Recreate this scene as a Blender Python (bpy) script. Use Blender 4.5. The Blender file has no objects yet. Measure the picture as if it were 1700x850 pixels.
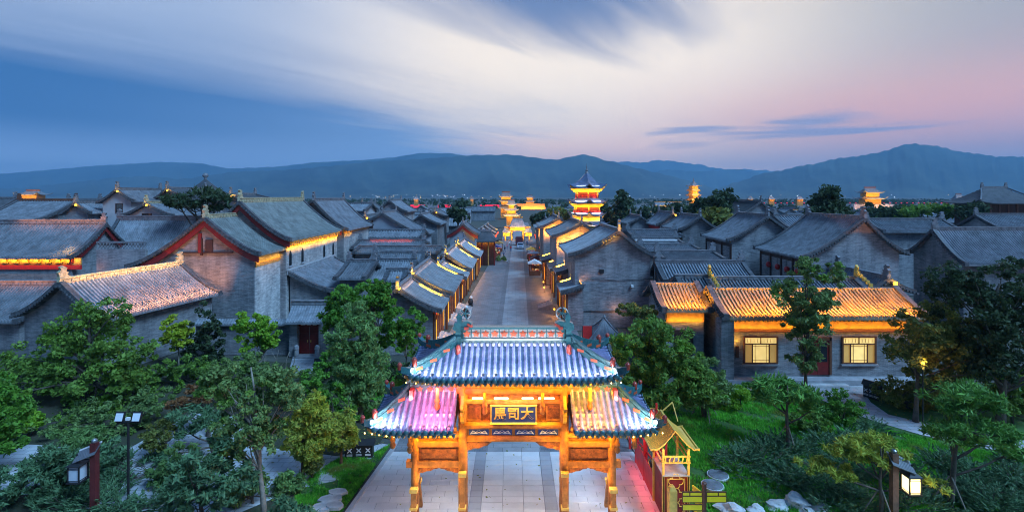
import bpy, math, random
import numpy as np
from mathutils import Vector, Matrix

# ------------------------------------------------------------------ camera, sky, light, exposure
scene = bpy.context.scene
COL = scene.collection
scene.render.engine = 'CYCLES'
R = math.radians
CAM_H = 15.0

cam_data = bpy.data.cameras.new('camera')
cam = bpy.data.objects.new('camera', cam_data)
COL.objects.link(cam)
cam.location = (0, 0, CAM_H)
cam.rotation_euler = (R(90), 0, 0)
cam_data.sensor_width = 36
cam_data.lens = 18
cam_data.shift_y = -100 / 1700
cam_data.clip_start = 0.1
cam_data.clip_end = 60000
scene.camera = cam


def PX(px, Y):
    return (px - 850) / 850 * Y


def PZ(py, Y):
    return CAM_H - (py - 325) / 850 * Y


def GP(px, py, z=0.0):
    """ground point seen at a place of the photograph"""
    Y = (CAM_H - z) * 850 / (py - 325)
    return (PX(px, Y), Y)


world = bpy.data.worlds.new('World')
scene.world = world
world.use_nodes = True


class NB:
    """small helper to write node maths"""
    def __init__(self, nt):
        self.nt = nt

    def n(self, t, **kw):
        nd = self.nt.nodes.new(t)
        for k, v in kw.items():
            setattr(nd, k, v)
        return nd

    def put(self, sock, v):
        if hasattr(v, 'is_linked'):
            self.nt.links.new(v, sock)
        elif v is not None:
            try:
                sock.default_value = v
            except TypeError:
                sock.default_value = (v[0], v[1], v[2], 1.0)

    def m(self, op, a, b=None, c=None, clamp=False):
        nd = self.n('ShaderNodeMath', operation=op, use_clamp=clamp)
        for i, v in enumerate((a, b, c)):
            if v is not None:
                self.put(nd.inputs[i], v)
        return nd.outputs[0]

    def add(self, a, b): return self.m('ADD', a, b)
    def sub(self, a, b): return self.m('SUBTRACT', a, b)
    def mul(self, a, b): return self.m('MULTIPLY', a, b)
    def div(self, a, b): return self.m('DIVIDE', a, b)

    def sstep(self, e0, e1, x):
        nd = self.n('ShaderNodeMapRange', interpolation_type='SMOOTHSTEP')
        self.put(nd.inputs[0], x)
        nd.inputs[1].default_value, nd.inputs[2].default_value = e0, e1
        nd.inputs[3].default_value, nd.inputs[4].default_value = 0, 1
        return nd.outputs[0]

    def mix(self, f, a, b, blend='MIX'):
        nd = self.n('ShaderNodeMix', data_type='RGBA', blend_type=blend)
        self.put(nd.inputs[0], f)
        for s, v in ((nd.inputs[6], a), (nd.inputs[7], b)):
            if hasattr(v, 'is_linked'):
                self.nt.links.new(v, s)
            else:
                s.default_value = (v[0], v[1], v[2], 1)
        return nd.outputs[2]

    def xyz(self, x, y, z):
        nd = self.n('ShaderNodeCombineXYZ')
        for i, v in enumerate((x, y, z)):
            self.put(nd.inputs[i], v)
        return nd.outputs[0]

    def noise(self, vec, scale, detail=3, rough=0.5, dist=0.0, out=0):
        nd = self.n('ShaderNodeTexNoise')
        if vec is not None:
            self.put(nd.inputs['Vector'], vec)
        nd.inputs['Scale'].default_value = scale
        nd.inputs['Detail'].default_value = detail
        nd.inputs['Roughness'].default_value = rough
        nd.inputs['Distortion'].default_value = dist
        return nd.outputs[out]


SUN_AZ, SUN_EL = R(38), R(3)        # the glow after sunset, ahead and to the right
wb = NB(world.node_tree)
bg = world.node_tree.nodes['Background']
tc = wb.n('ShaderNodeTexCoord')
sep = wb.n('ShaderNodeSeparateXYZ')
world.node_tree.links.new(tc.outputs['Generated'], sep.inputs[0])
sx, sy, sz = sep.outputs
zz = wb.m('MAXIMUM', sz, 0.03)
cx, cy = wb.div(sx, zz), wb.div(sy, zz)
ca = wb.add(wb.mul(cx, 0.55), wb.mul(cy, 0.835))          # along the drifting cloud streaks
cb = wb.sub(wb.mul(cx, 0.835), wb.mul(cy, 0.55))          # across them
n1 = wb.noise(wb.xyz(wb.mul(ca, 0.22), wb.mul(cb, 0.8), 3.1), 1.0, 4, 0.52, 0.6)
n2 = wb.noise(wb.xyz(wb.mul(ca, 0.55), wb.mul(cb, 2.6), 7.7), 1.0, 4, 0.55, 0.4)
edge = wb.add(wb.add(cb, 4.65), wb.add(wb.mul(wb.sub(n1, 0.5), 2.6), wb.mul(wb.sub(n2, 0.5), 1.0)))
edge = wb.add(edge, wb.mul(wb.m('MAXIMUM', wb.sub(cy, 6.0), 0.0), 0.5))
cover = wb.sstep(-0.9, 2.0, edge)
g1 = wb.mul(wb.sub(ca, 2.15), 0.55)
g2 = wb.add(cb, 1.25)
gd = wb.m('SQRT', wb.add(wb.mul(g1, g1), wb.mul(g2, g2)))
gap = wb.sub(1.0, wb.sstep(0.1, 1.05, wb.add(gd, wb.mul(wb.sub(n2, 0.5), 0.8))))
cover = wb.mul(cover, wb.sub(1.0, wb.mul(gap, 0.88)))
cover = wb.mul(cover, wb.mul(wb.sstep(-0.25, 0.35, sy), wb.sub(1.0, wb.sstep(0.45, 0.8, sz))))   # the cloud bank lies ahead, twilight blue overhead and behind
lowfade = wb.sstep(0.008, 0.075, sz)
skyt = wb.n('ShaderNodeTexSky', sky_type='NISHITA', sun_disc=False)
skyt.sun_elevation = SUN_EL
skyt.sun_rotation = SUN_AZ
clear = wb.mix(wb.sstep(0.025, 0.12, sz), (0.60, 0.92, 1.50), (0.026, 0.150, 0.44))
clear = wb.mix(0.10, clear, wb.mix(1.0, skyt.outputs[0], (0.12, 0.12, 0.12), 'MULTIPLY'))
lift_ = wb.mul(wb.mul(wb.sstep(-0.78, -0.05, sx), wb.sstep(0.0, 0.4, sy)), wb.sub(1.0, wb.sstep(0.09, 0.24, sz)))
clear = wb.mix(wb.mul(lift_, 0.62), clear, (0.48, 0.74, 1.15))
dotg = wb.n('ShaderNodeVectorMath', operation='DOT_PRODUCT')
world.node_tree.links.new(tc.outputs['Generated'], dotg.inputs[0])
gv = Vector((0.12, 1, 0.15)).normalized()
dotg.inputs[1].default_value = gv
glow = wb.m('POWER', wb.m('MAXIMUM', dotg.outputs['Value'], 0.0), 7.0)
gcol = wb.mix(wb.sstep(-0.2, 0.5, sx), (0.44, 0.56, 0.78), (0.50, 0.49, 0.48))
ccol = wb.mix(wb.sstep(0.10, 0.95, glow), gcol, (1.34, 1.17, 0.95))
pz = wb.div(wb.sub(sz, 0.125), 0.075)
pband = wb.m('EXPONENT', wb.mul(wb.mul(pz, pz), -1.0))
pink = wb.mul(pband, wb.sstep(0.05, 0.62, sx))
ccol = wb.mix(wb.mul(pink, 0.78), ccol, (1.28, 0.62, 0.46))
pz2 = wb.div(wb.sub(sz, 0.085), 0.035)
warm = wb.mul(wb.m('EXPONENT', wb.mul(wb.mul(pz2, pz2), -1.0)), wb.sstep(0.72, 0.98, glow))
ccol = wb.mix(wb.mul(warm, 0.6), ccol, (1.9, 1.15, 0.78))
col = wb.mix(cover, clear, ccol)
low = wb.mix(wb.sstep(-0.45, 0.2, sx), (0.75, 1.10, 1.70), (1.9, 1.3, 0.95))
low = wb.mix(wb.sstep(0.7, 1.0, glow), low, (3.3, 2.2, 1.15))
col = wb.mix(lowfade, low, col)
# thin grey-blue bars of cloud above the right-hand hills
n3 = wb.noise(wb.xyz(wb.mul(sx, 2.6), wb.mul(sy, 2.6), wb.mul(sz, 26.0)), 1.0, 3, 0.5, 0.3)
bars = wb.mul(wb.sstep(0.53, 0.66, n3), wb.mul(wb.sstep(0.06, 0.085, sz), wb.sub(1.0, wb.sstep(0.13, 0.2, sz))))
bars = wb.mul(bars, wb.sstep(0.1, 0.35, sx))
col = wb.mix(wb.mul(bars, 0.75), col, (0.30, 0.42, 0.68))
world.node_tree.links.new(col, bg.inputs['Color'])
bg.inputs['Strength'].default_value = 1.0

sun_data = bpy.data.lights.new('sun', 'SUN')
sun = bpy.data.objects.new('sun', sun_data)
COL.objects.link(sun)
sun_data.energy = 4.7
sun_data.angle = R(22)
sun_data.color = (0.33, 0.62, 1.0)
sun.rotation_euler = Vector((-0.54, 0.38, -0.75)).to_track_quat('-Z', 'Y').to_euler()

scene.view_settings.view_transform = 'Standard'
scene.view_settings.look = 'None'
scene.view_settings.gamma = 1
scene.view_settings.exposure = 0.0
scene.view_settings.use_curve_mapping = False
cy_ = scene.cycles
cy_.use_denoising = True
cy_.pixel_filter_type = 'BLACKMAN_HARRIS'
cy_.filter_width = 1.0
cy_.use_adaptive_sampling = True
cy_.adaptive_threshold = 0.02
cy_.max_bounces = 4
cy_.diffuse_bounces = 2
cy_.glossy_bounces = 2
cy_.transmission_bounces = 3
cy_.volume_bounces = 0
cy_.transparent_max_bounces = 4
cy_.caustics_reflective = False
cy_.caustics_refractive = False
cy_.sample_clamp_indirect = 3.0
cy_.sample_clamp_direct = 0.0

# ------------------------------------------------------------------ mesh helpers
random.seed(7)
rng = np.random.default_rng(11)


def link(o, parent=None):
    COL.objects.link(o)
    if parent is not None:
        o.parent = parent
    return o


def empty(name, loc=(0, 0, 0), rz=0.0):
    o = bpy.data.objects.new(name, None)
    COL.objects.link(o)
    o.location = loc
    o.rotation_euler = (0, 0, rz)
    o.empty_display_size = 0.2
    return o


def tag(o, label=None, cat=None, group=None, kind=None):
    for k, v in (('label', label), ('category', cat), ('group', group), ('kind', kind)):
        if v:
            o[k] = v
    return o


def thing(name, label, cat, loc=(0, 0, 0), rz=0.0, group=None):
    return tag(empty(name, loc, rz), label, cat, group)


class MB:
    def __init__(self):
        self.v, self.f = [], []

    def add(self, vs, fs):
        o = len(self.v)
        self.v.extend(tuple(p) for p in vs)
        self.f.extend(tuple(i + o for i in f) for f in fs)
        return self

    def hexa(self, p):
        return self.add(p, ((0, 3, 2, 1), (4, 5, 6, 7), (0, 1, 5, 4), (1, 2, 6, 5), (2, 3, 7, 6), (3, 0, 4, 7)))

    def box(self, c, s, rz=0.0, rx=0.0, ry=0.0):
        m = Matrix.Rotation(rz, 3, 'Z') @ Matrix.Rotation(rx, 3, 'X') @ Matrix.Rotation(ry, 3, 'Y')
        c = Vector(c)
        p = []
        for z in (-.5, .5):
            for x, y in ((-.5, -.5), (.5, -.5), (.5, .5), (-.5, .5)):
                p.append(c + m @ Vector((x * s[0], y * s[1], z * s[2])))
        return self.hexa(p)

    def bb(self, x0, x1, y0, y1, z0, z1):
        return self.box(((x0 + x1) / 2, (y0 + y1) / 2, (z0 + z1) / 2), (abs(x1 - x0), abs(y1 - y0), abs(z1 - z0)))

    def grid(self, P, flip=False):
        m, n = P.shape[0], P.shape[1]
        fs = []
        for i in range(m - 1):
            for j in range(n - 1):
                q = (i * n + j, i * n + j + 1, (i + 1) * n + j + 1, (i + 1) * n + j)
                fs.append(q[::-1] if flip else q)
        return self.add(P.reshape(-1, 3).tolist(), fs)

    def prism(self, poly, axis, a, b):
        n = len(poly)
        if axis == 'y':
            vs = [(u, a, w) for u, w in poly] + [(u, b, w) for u, w in poly]
        elif axis == 'x':
            vs = [(a, u, w) for u, w in poly] + [(b, u, w) for u, w in poly]
        else:
            vs = [(u, w, a) for u, w in poly] + [(u, w, b) for u, w in poly]
        fs = [tuple(range(n)), tuple(range(2 * n - 1, n - 1, -1))]
        fs += [(i, i + n, (i + 1) % n + n, (i + 1) % n) for i in range(n)]
        return self.add(vs, fs)

    def tube(self, pts, rad, n=6, cap=True):
        pts = [Vector(p) for p in pts]
        if not hasattr(rad, '__len__'):
            rad = [rad] * len(pts)
        vs, fs = [], []
        up = None
        for i, p in enumerate(pts):
            d = (pts[min(i + 1, len(pts) - 1)] - pts[max(i - 1, 0)])
            if d.length < 1e-9:
                d = Vector((0, 0, 1))
            d.normalize()
            if up is None:
                up = Vector((1, 0, 0)) if abs(d.x) < 0.8 else Vector((0, 1, 0))
            a = d.cross(up)
            a.normalize()
            b = d.cross(a)
            up = -b.cross(d) if False else up
            for k in range(n):
                t = 2 * math.pi * k / n
                vs.append(p + (a * math.cos(t) + b * math.sin(t)) * rad[i])
        for i in range(len(pts) - 1):
            for k in range(n):
                fs.append((i * n + k, i * n + (k + 1) % n, (i + 1) * n + (k + 1) % n, (i + 1) * n + k))
        if cap:
            fs.append(tuple(range(n - 1, -1, -1)))
            e = (len(pts) - 1) * n
            fs.append(tuple(range(e, e + n)))
        return self.add(vs, fs)

    def lathe(self, prof, c=(0, 0, 0), n=12, a0=0.0):
        vs, fs = [], []
        for r, z in prof:
            for k in range(n):
                t = a0 + 2 * math.pi * k / n
                vs.append((c[0] + r * math.cos(t), c[1] + r * math.sin(t), c[2] + z))
        for i in range(len(prof) - 1):
            for k in range(n):
                fs.append((i * n + k, i * n + (k + 1) % n, (i + 1) * n + (k + 1) % n, (i + 1) * n + k))
        fs.append(tuple(range(n - 1, -1, -1)))
        e = (len(prof) - 1) * n
        fs.append(tuple(range(e, e + n)))
        return self.add(vs, fs)

    def mesh(self, name, mat, smooth=False):
        me = bpy.data.meshes.new(name)
        me.from_pydata(self.v, [], self.f)
        if mat is not None:
            me.materials.append(mat)
        if smooth:
            me.polygons.foreach_set('use_smooth', [True] * len(me.polygons))
        me.update()
        return me

    def build(self, name, mat, parent=None, smooth=False):
        return link(bpy.data.objects.new(name, self.mesh(name, mat, smooth)), parent)


def np_mesh(name, V, nper, mat):
    """mesh of loose polygons with nper corners each"""
    n = len(V)
    m = n // nper
    me = bpy.data.meshes.new(name)
    me.vertices.add(n)
    me.vertices.foreach_set('co', np.asarray(V, dtype=np.float32).ravel())
    me.loops.add(n)
    me.loops.foreach_set('vertex_index', np.arange(n, dtype=np.int32))
    me.polygons.add(m)
    me.polygons.foreach_set('loop_start', np.arange(0, n, nper, dtype=np.int32))
    me.polygons.foreach_set('loop_total', np.full(m, nper, dtype=np.int32))
    me.update(calc_edges=True)
    if mat is not None:
        me.materials.append(mat)
    return me


def obj(name, me, parent=None, loc=None):
    o = link(bpy.data.objects.new(name, me), parent)
    if loc is not None:
        o.location = loc
    return o


# ------------------------------------------------------------------ materials
def mat_new(name):
    m = bpy.data.materials.new(name)
    m.use_nodes = True
    nb = NB(m.node_tree)
    return m, nb, m.node_tree.nodes['Principled BSDF']


def ocoord(nb):
    t = nb.n('ShaderNodeTexCoord')
    return t.outputs['Object']


def set_bump(nb, bsdf, h, strength=0.4, dist=0.02):
    b = nb.n('ShaderNodeBump')
    b.inputs['Strength'].default_value = strength
    b.inputs['Distance'].default_value = dist
    nb.put(b.inputs['Height'], h)
    nb.nt.links.new(b.outputs[0], bsdf.inputs['Normal'])


def plain(name, col, rough=0.6, var=0.25, scale=3.0, metal=0.0, coat=0.0, bump=0.0):
    """a paint, stone or wood with a little uneven wear"""
    m, nb, bs = mat_new(name)
    oc = ocoord(nb)
    n = nb.noise(oc, scale, 4, 0.6)
    c = nb.mix(nb.sstep(0.25, 0.75, n), tuple(x * (1 - var) for x in col), tuple(min(1, x * (1 + var)) for x in col))
    nb.put(bs.inputs['Base Color'], c)
    bs.inputs['Roughness'].default_value = rough
    bs.inputs['Metallic'].default_value = metal
    bs.inputs['Coat Weight'].default_value = coat
    bs.inputs['Coat Roughness'].default_value = 0.15
    if bump:
        set_bump(nb, bs, nb.noise(oc, scale * 6, 4, 0.6), bump, 0.03)
    return m


def obj_var(nb, c, lo=0.72, hi=1.22):
    oi = nb.n('ShaderNodeObjectInfo')
    v = nb.add(lo, nb.mul(oi.outputs['Random'], hi - lo))
    return nb.mix(1.0, c, nb.xyz(v, v, v), 'MULTIPLY')


def brick_mat(name, c1, c2, mortar, bw=0.34, bh=0.085, stain=0.5, base=1.0):
    m, nb, bs = mat_new(name)
    oc = ocoord(nb)
    s = nb.n('ShaderNodeSeparateXYZ')
    nb.put(s.inputs[0], oc)
    x, y, z = s.outputs
    vec = nb.xyz(nb.add(x, y), z, 0.0)
    br = nb.n('ShaderNodeTexBrick')
    nb.put(br.inputs['Vector'], vec)
    br.inputs['Color1'].default_value = (*c1, 1)
    br.inputs['Color2'].default_value = (*c2, 1)
    br.inputs['Mortar'].default_value = (*mortar, 1)
    br.inputs['Scale'].default_value = 1.0
    br.inputs['Mortar Size'].default_value = 0.012
    br.inputs['Brick Width'].default_value = bw
    br.inputs['Row Height'].default_value = bh
    br.inputs['Bias'].default_value = 0.0
    streak = nb.noise(nb.xyz(nb.mul(nb.add(x, y), 1.0), nb.mul(z, 4.5), 0.0), 1.0, 6, 0.75)
    big = nb.noise(oc, 0.35, 4, 0.6)
    stain_ = nb.noise(nb.xyz(nb.mul(nb.add(x, y), 0.9), nb.mul(z, 0.16), 4.0), 1.0, 5, 0.7)
    f = nb.add(nb.mul(nb.sstep(0.3, 0.72, streak), 0.52), nb.add(nb.mul(nb.sstep(0.3, 0.7, big), 0.26), nb.mul(nb.sstep(0.38, 0.6, stain_), 0.22)))
    dark = nb.mix(1.0, br.outputs['Color'], (0.32, 0.34, 0.37), 'MULTIPLY')
    lite = nb.mix(1.0, br.outputs['Color'], (1.75, 1.72, 1.68), 'MULTIPLY')
    c = nb.mix(f, dark, lite)
    c = obj_var(nb, c)
    nb.put(bs.inputs['Base Color'], c)
    bs.inputs['Roughness'].default_value = 0.85
    set_bump(nb, bs, nb.add(nb.mul(br.outputs['Fac'], -0.6), nb.mul(streak, 1.2)), 0.9, 0.05)
    return m


def tile_mat(name, col, scale=1.0, var=0.4, rough=0.72):
    """fired grey roof tile, rows of overlapping tiles read as fine cross lines"""
    m, nb, bs = mat_new(name)
    oc = ocoord(nb)
    s = nb.n('ShaderNodeSeparateXYZ')
    nb.put(s.inputs[0], oc)
    x, y, z = s.outputs
    row = nb.m('FRACT', nb.mul(x, 4.2))
    n = nb.noise(oc, 0.9, 5, 0.65)
    fine = nb.noise(nb.xyz(nb.m('FLOOR', nb.mul(x, 4.2)), nb.m('FLOOR', nb.mul(y, 3.3)), 0.0), 9.7, 0, 0.5)
    f = nb.add(nb.mul(nb.sstep(0.3, 0.7, n), 0.55), nb.mul(fine, 0.45))
    c = nb.mix(f, tuple(v * (1 - var) for v in col), tuple(v * (1 + var) for v in col))
    c = nb.mix(nb.mul(nb.sstep(0.82, 0.97, row), 0.45), c, tuple(v * 0.4 for v in col))
    c = obj_var(nb, c)
    nb.put(bs.inputs['Base Color'], c)
    bs.inputs['Roughness'].default_value = rough
    set_bump(nb, bs, nb.add(row, nb.mul(n, 0.5)), 0.7, 0.04)
    return m


def leaf_mat(name, dark, light, accent=None, acc_amt=0.0, trans=0.35):
    m = bpy.data.materials.new(name)
    m.use_nodes = True
    nt = m.node_tree
    nb = NB(nt)
    bs = nt.nodes['Principled BSDF']
    geo = nb.n('ShaderNodeNewGeometry')
    oc = ocoord(nb)
    n = nb.noise(oc, 0.9, 3, 0.6)
    nf = nb.noise(oc, 2.6, 2, 0.5)
    f = nb.add(nb.mul(geo.outputs['Random Per Island'], 0.40), nb.add(nb.mul(nb.sstep(0.3, 0.7, n), 0.30), nb.mul(nb.sstep(0.35, 0.65, nf), 0.30)))
    c = nb.mix(f, tuple(v * .7 for v in dark), tuple(v * 1.3 for v in light))
    if accent:
        n2 = nb.noise(oc, 0.55, 2, 0.5)
        c = nb.mix(nb.mul(nb.sstep(0.62 - acc_amt * 0.3, 0.72, n2), 0.85), c, accent)
    nb.put(bs.inputs['Base Color'], c)
    bs.inputs['Roughness'].default_value = 0.55
    bs.inputs['Specular IOR Level'].default_value = 0.25
    tr = nb.n('ShaderNodeBsdfTranslucent')
    nb.put(tr.inputs['Color'], c)
    mx = nb.n('ShaderNodeMixShader')
    mx.inputs[0].default_value = trans
    nt.links.new(bs.outputs[0], mx.inputs[1])
    nt.links.new(tr.outputs[0], mx.inputs[2])
    nt.links.new(mx.outputs[0], nt.nodes['Material Output'].inputs[0])
    return m


def emit_mat(name, col, strength, var=0.0):
    m = bpy.data.materials.new(name)
    m.use_nodes = True
    nt = m.node_tree
    nb = NB(nt)
    bs = nt.nodes['Principled BSDF']
    bs.inputs['Base Color'].default_value = (*[min(1, c) for c in col], 1)
    if var:
        n = nb.noise(ocoord(nb), 2.2, 3, 0.5)
        nb.put(bs.inputs['Emission Color'], nb.mix(n, tuple(c * (1 - var) for c in col), tuple(c * (1 + var) for c in col)))
    else:
        bs.inputs['Emission Color'].default_value = (*col, 1)
    bs.inputs['Emission Strength'].default_value = strength
    return m


class M:
    pass


M.brick = brick_mat('grey_brick', (0.27, 0.28, 0.30), (0.21, 0.22, 0.24), (0.35, 0.35, 0.35))
M.brickw = brick_mat('light_baked_brick', (0.60, 0.60, 0.59), (0.50, 0.50, 0.50), (0.6, 0.6, 0.59))  # grey brick whitened: the light on the side walls is in the colour
M.plaster = plain('pale_plaster', (0.40, 0.42, 0.44), 0.9, 0.15, 0.6, bump=0.2)
M.tile = tile_mat('grey_roof_tile', (0.19, 0.205, 0.225), var=0.55)
M.tile_green = tile_mat('moss_grey_tile', (0.225, 0.25, 0.235), var=0.5)
M.tilepale = tile_mat('sky_lightened_roof_tile', (0.36, 0.375, 0.39), var=0.45)  # grey tile lightened for the bright sky falling on the street slopes
M.tilewarm = tile_mat('lamp_tinted_roof_tile', (0.27, 0.215, 0.13), var=0.5)  # grey tile tinted brown so the roof lamps' glow turns orange
M.tiledark = tile_mat('deep_toned_roof_tile', (0.075, 0.08, 0.088), var=0.5)  # much darker version of the grey tile
M.ridge = plain('ridge_tile', (0.17, 0.18, 0.195), 0.6, 0.35, 2.5, bump=0.4)
M.ridge_pale = plain('pale_ridge_tile', (0.40, 0.37, 0.24), 0.6, 0.4, 3.0, bump=0.4)
M.verge = plain('verge_tile', (0.075, 0.08, 0.088), 0.6, 0.5, 3.0, bump=0.4)
M.red = plain('red_paint', (0.19, 0.014, 0.013), 0.5, 0.25, 2.0)
M.redbright = plain('bright_red_paint', (0.62, 0.03, 0.03), 0.45, 0.15, 2.0)
M.darkwood = plain('dark_wood', (0.055, 0.022, 0.016), 0.5, 0.3, 2.0)
M.brownwood = plain('brown_wood', (0.16, 0.06, 0.03), 0.5, 0.3, 2.0)
M.ochre = plain('ochre_painted_wood', (0.48, 0.27, 0.07), 0.55, 0.3, 2.5)
M.gatewood = plain('gate_timber', (0.46, 0.165, 0.028), 0.6, 0.42, 3.5, bump=0.35)
M.gatewood2 = plain('carved_gate_timber', (0.30, 0.085, 0.018), 0.6, 0.6, 7.0, bump=0.9)
M.gold = plain('gold_paint', (0.72, 0.44, 0.08), 0.4, 0.2, 4.0)
M.goldroof = plain('gilded_sheet', (0.78, 0.42, 0.05), 0.4, 0.15, 2.0)
M.black = plain('black_paint', (0.02, 0.02, 0.022), 0.45, 0.2, 3.0)
M.blueboard = plain('blue_lacquer', (0.035, 0.07, 0.24), 0.5, 0.2, 3.0)
M.stone = plain('grey_stone', (0.34, 0.35, 0.37), 0.8, 0.25, 1.5, bump=0.4)
M.palestone = plain('pale_rock', (0.55, 0.55, 0.54), 0.85, 0.3, 1.4, bump=0.8)
M.white = plain('white_paint', (0.78, 0.78, 0.78), 0.6, 0.1, 2.0)
M.plastergrey = plain('grey_render', (0.30, 0.33, 0.37), 0.9, 0.1, 0.5)
M.glass = plain('dark_glass', (0.02, 0.025, 0.03), 0.12, 0.2, 1.0)
M.metal = plain('grey_metal', (0.30, 0.31, 0.33), 0.35, 0.15, 3.0, metal=0.7)
M.bark = plain('bark', (0.10, 0.08, 0.062), 0.9, 0.4, 4.0, bump=0.7)
M.barkpale = plain('pale_bark', (0.24, 0.21, 0.17), 0.9, 0.3, 4.0, bump=0.6)
M.barkred = plain('red_bark', (0.20, 0.10, 0.06), 0.9, 0.3, 4.0, bump=0.6)
M.yellow = plain('yellow_enamel', (0.85, 0.62, 0.02), 0.4, 0.08, 3.0)
M.signbrown = plain('brown_enamel', (0.10, 0.035, 0.02), 0.4, 0.15, 3.0)
M.win = emit_mat('lit_window_blind', (1.0, 0.70, 0.23), 0.8, 0.45)
M.win_side = emit_mat('lit_window_curtain', (0.75, 0.42, 0.11), 0.35, 0.3)
M.lantern = emit_mat('lantern_glass', (1.0, 0.84, 0.42), 2.2, 0.15)
M.lantern_off = plain('frosted_glass', (0.55, 0.60, 0.66), 0.3, 0.1, 2.0)
M.leddim = emit_mat('dim_led', (1.0, 0.50, 0.03), 1.3)
M.postred = plain('dark_red_post', (0.13, 0.022, 0.022), 0.5, 0.25, 2.0)
M.led = emit_mat('warm_led', (1.0, 0.52, 0.04), 4.0)
M.tube = emit_mat('fluorescent_tube', (1.0, 0.90, 0.70), 6.0)
M.bulb = emit_mat('small_bulb', (1.0, 0.66, 0.16), 14.0)
M.redglow = emit_mat('red_led', (1.0, 0.02, 0.06), 0.9)
M.redlantern = emit_mat('lit_red_lantern', (1.0, 0.10, 0.03), 1.4)
M.farlamp = emit_mat('far_lamp', (0.85, 0.93, 1.0), 3.0)
M.farlampw = emit_mat('far_warm_lamp', (1.0, 0.6, 0.12), 3.0)
M.floodface = plain('floodlight_glass', (0.75, 0.78, 0.82), 0.2, 0.05, 2.0)


def glazed(name, col, rough=0.22):
    m, nb, bs = mat_new(name)
    oc = ocoord(nb)
    n = nb.noise(oc, 5.0, 4, 0.6)
    oi = nb.n('ShaderNodeObjectInfo')
    f = nb.add(nb.mul(nb.sstep(0.25, 0.75, n), 0.65), nb.mul(oi.outputs['Random'], 0.35))
    nb.put(bs.inputs['Base Color'], nb.mix(f, tuple(v * 0.55 for v in col), tuple(v * 1.4 for v in col)))
    bs.inputs['Roughness'].default_value = rough
    bs.inputs['Coat Weight'].default_value = 0.4
    bs.inputs['Coat Roughness'].default_value = 0.12
    return m


M.teal = glazed('teal_glazed_tile', (0.035, 0.125, 0.135))
M.tealpan = glazed('blue_pan_tile', (0.075, 0.13, 0.22), 0.35)
M.orange = glazed('orange_glazed_flower', (0.62, 0.10, 0.03), 0.35)
M.ridgepanel = plain('pale_glazed_panel', (0.42, 0.44, 0.42), 0.4, 0.5, 9.0, bump=0.5)
M.redgl = glazed('red_glazed_figure', (0.40, 0.05, 0.03), 0.35)

LEAF = dict(
    dark=leaf_mat('dark_leaves', (0.055, 0.140, 0.031), (0.223, 0.358, 0.056), (0.17, 0.34, 0.03), 0.25),
    deep=leaf_mat('deep_blue_green_leaves', (0.055, 0.128, 0.051), (0.257, 0.358, 0.102), (0.17, 0.34, 0.03), 0.25),
    mid=leaf_mat('mid_leaves', (0.056, 0.162, 0.023), (0.160, 0.361, 0.041)),
    bright=leaf_mat('bright_leaves', (0.093, 0.323, 0.022), (0.323, 0.500, 0.045)),
    lime=leaf_mat('lime_leaves', (0.221, 0.456, 0.018), (0.500, 0.500, 0.045)),
    willow=leaf_mat('feathery_leaves', (0.084, 0.171, 0.056), (0.243, 0.399, 0.112)),
    yellow=leaf_mat('turning_leaves', (0.170, 0.266, 0.045), (0.500, 0.500, 0.075), (0.500, 0.500, 0.030), 0.6),
    olive=leaf_mat('olive_leaves', (0.085, 0.123, 0.030), (0.255, 0.266, 0.060), (0.374, 0.247, 0.030), 0.3),
    red=leaf_mat('rusty_leaves', (0.153, 0.067, 0.030), (0.340, 0.162, 0.060)),
    pine=leaf_mat('pine_needles', (0.048, 0.142, 0.030), (0.170, 0.361, 0.060), trans=0.2),
    pineyellow=leaf_mat('yellowing_pine_needles', (0.136, 0.209, 0.030), (0.476, 0.494, 0.060), trans=0.2),
    juniper=leaf_mat('juniper_sprays', (0.041, 0.104, 0.050), (0.141, 0.257, 0.114), trans=0.2),
    black=leaf_mat('far_dark_leaves', (0.026, 0.049, 0.024), (0.075, 0.114, 0.048)),
    grass=leaf_mat('grass_blades', (0.059, 0.243, 0.024), (0.196, 0.627, 0.058), (0.272, 0.266, 0.060), 0.25),
)
WARM = (1.0, 0.46, 0.045)
WARMW = (1.0, 0.62, 0.22)
PINK = (1.0, 0.50, 0.28)
COOL = (0.80, 0.87, 1.0)


def strip(parent, p0, p1, width, direction, watts, color=WARM, name='eave_light'):
    """a linear lamp from p0 to p1 shining along direction"""
    p0, p1 = Vector(p0), Vector(p1)
    ld = bpy.data.lights.new(name, 'AREA')
    ld.shape = 'RECTANGLE'
    ld.size = (p1 - p0).length
    ld.size_y = width
    ld.energy = watts
    ld.color = color
    o = bpy.data.objects.new(name, ld)
    link(o, parent)
    zax = -Vector(direction).normalized()
    xax = (p1 - p0).normalized()
    yax = zax.cross(xax).normalized()
    zax = xax.cross(yax).normalized()
    o.matrix_local = Matrix.Translation((p0 + p1) / 2) @ Matrix((xax, yax, zax)).transposed().to_4x4()
    return o


def bulb(parent, p, watts, color=WARM, r=0.06, name='lamp_light'):
    ld = bpy.data.lights.new(name, 'POINT')
    ld.energy = watts
    ld.color = color
    ld.shadow_soft_size = r
    o = bpy.data.objects.new(name, ld)
    link(o, parent)
    o.location = p
    return o

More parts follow.
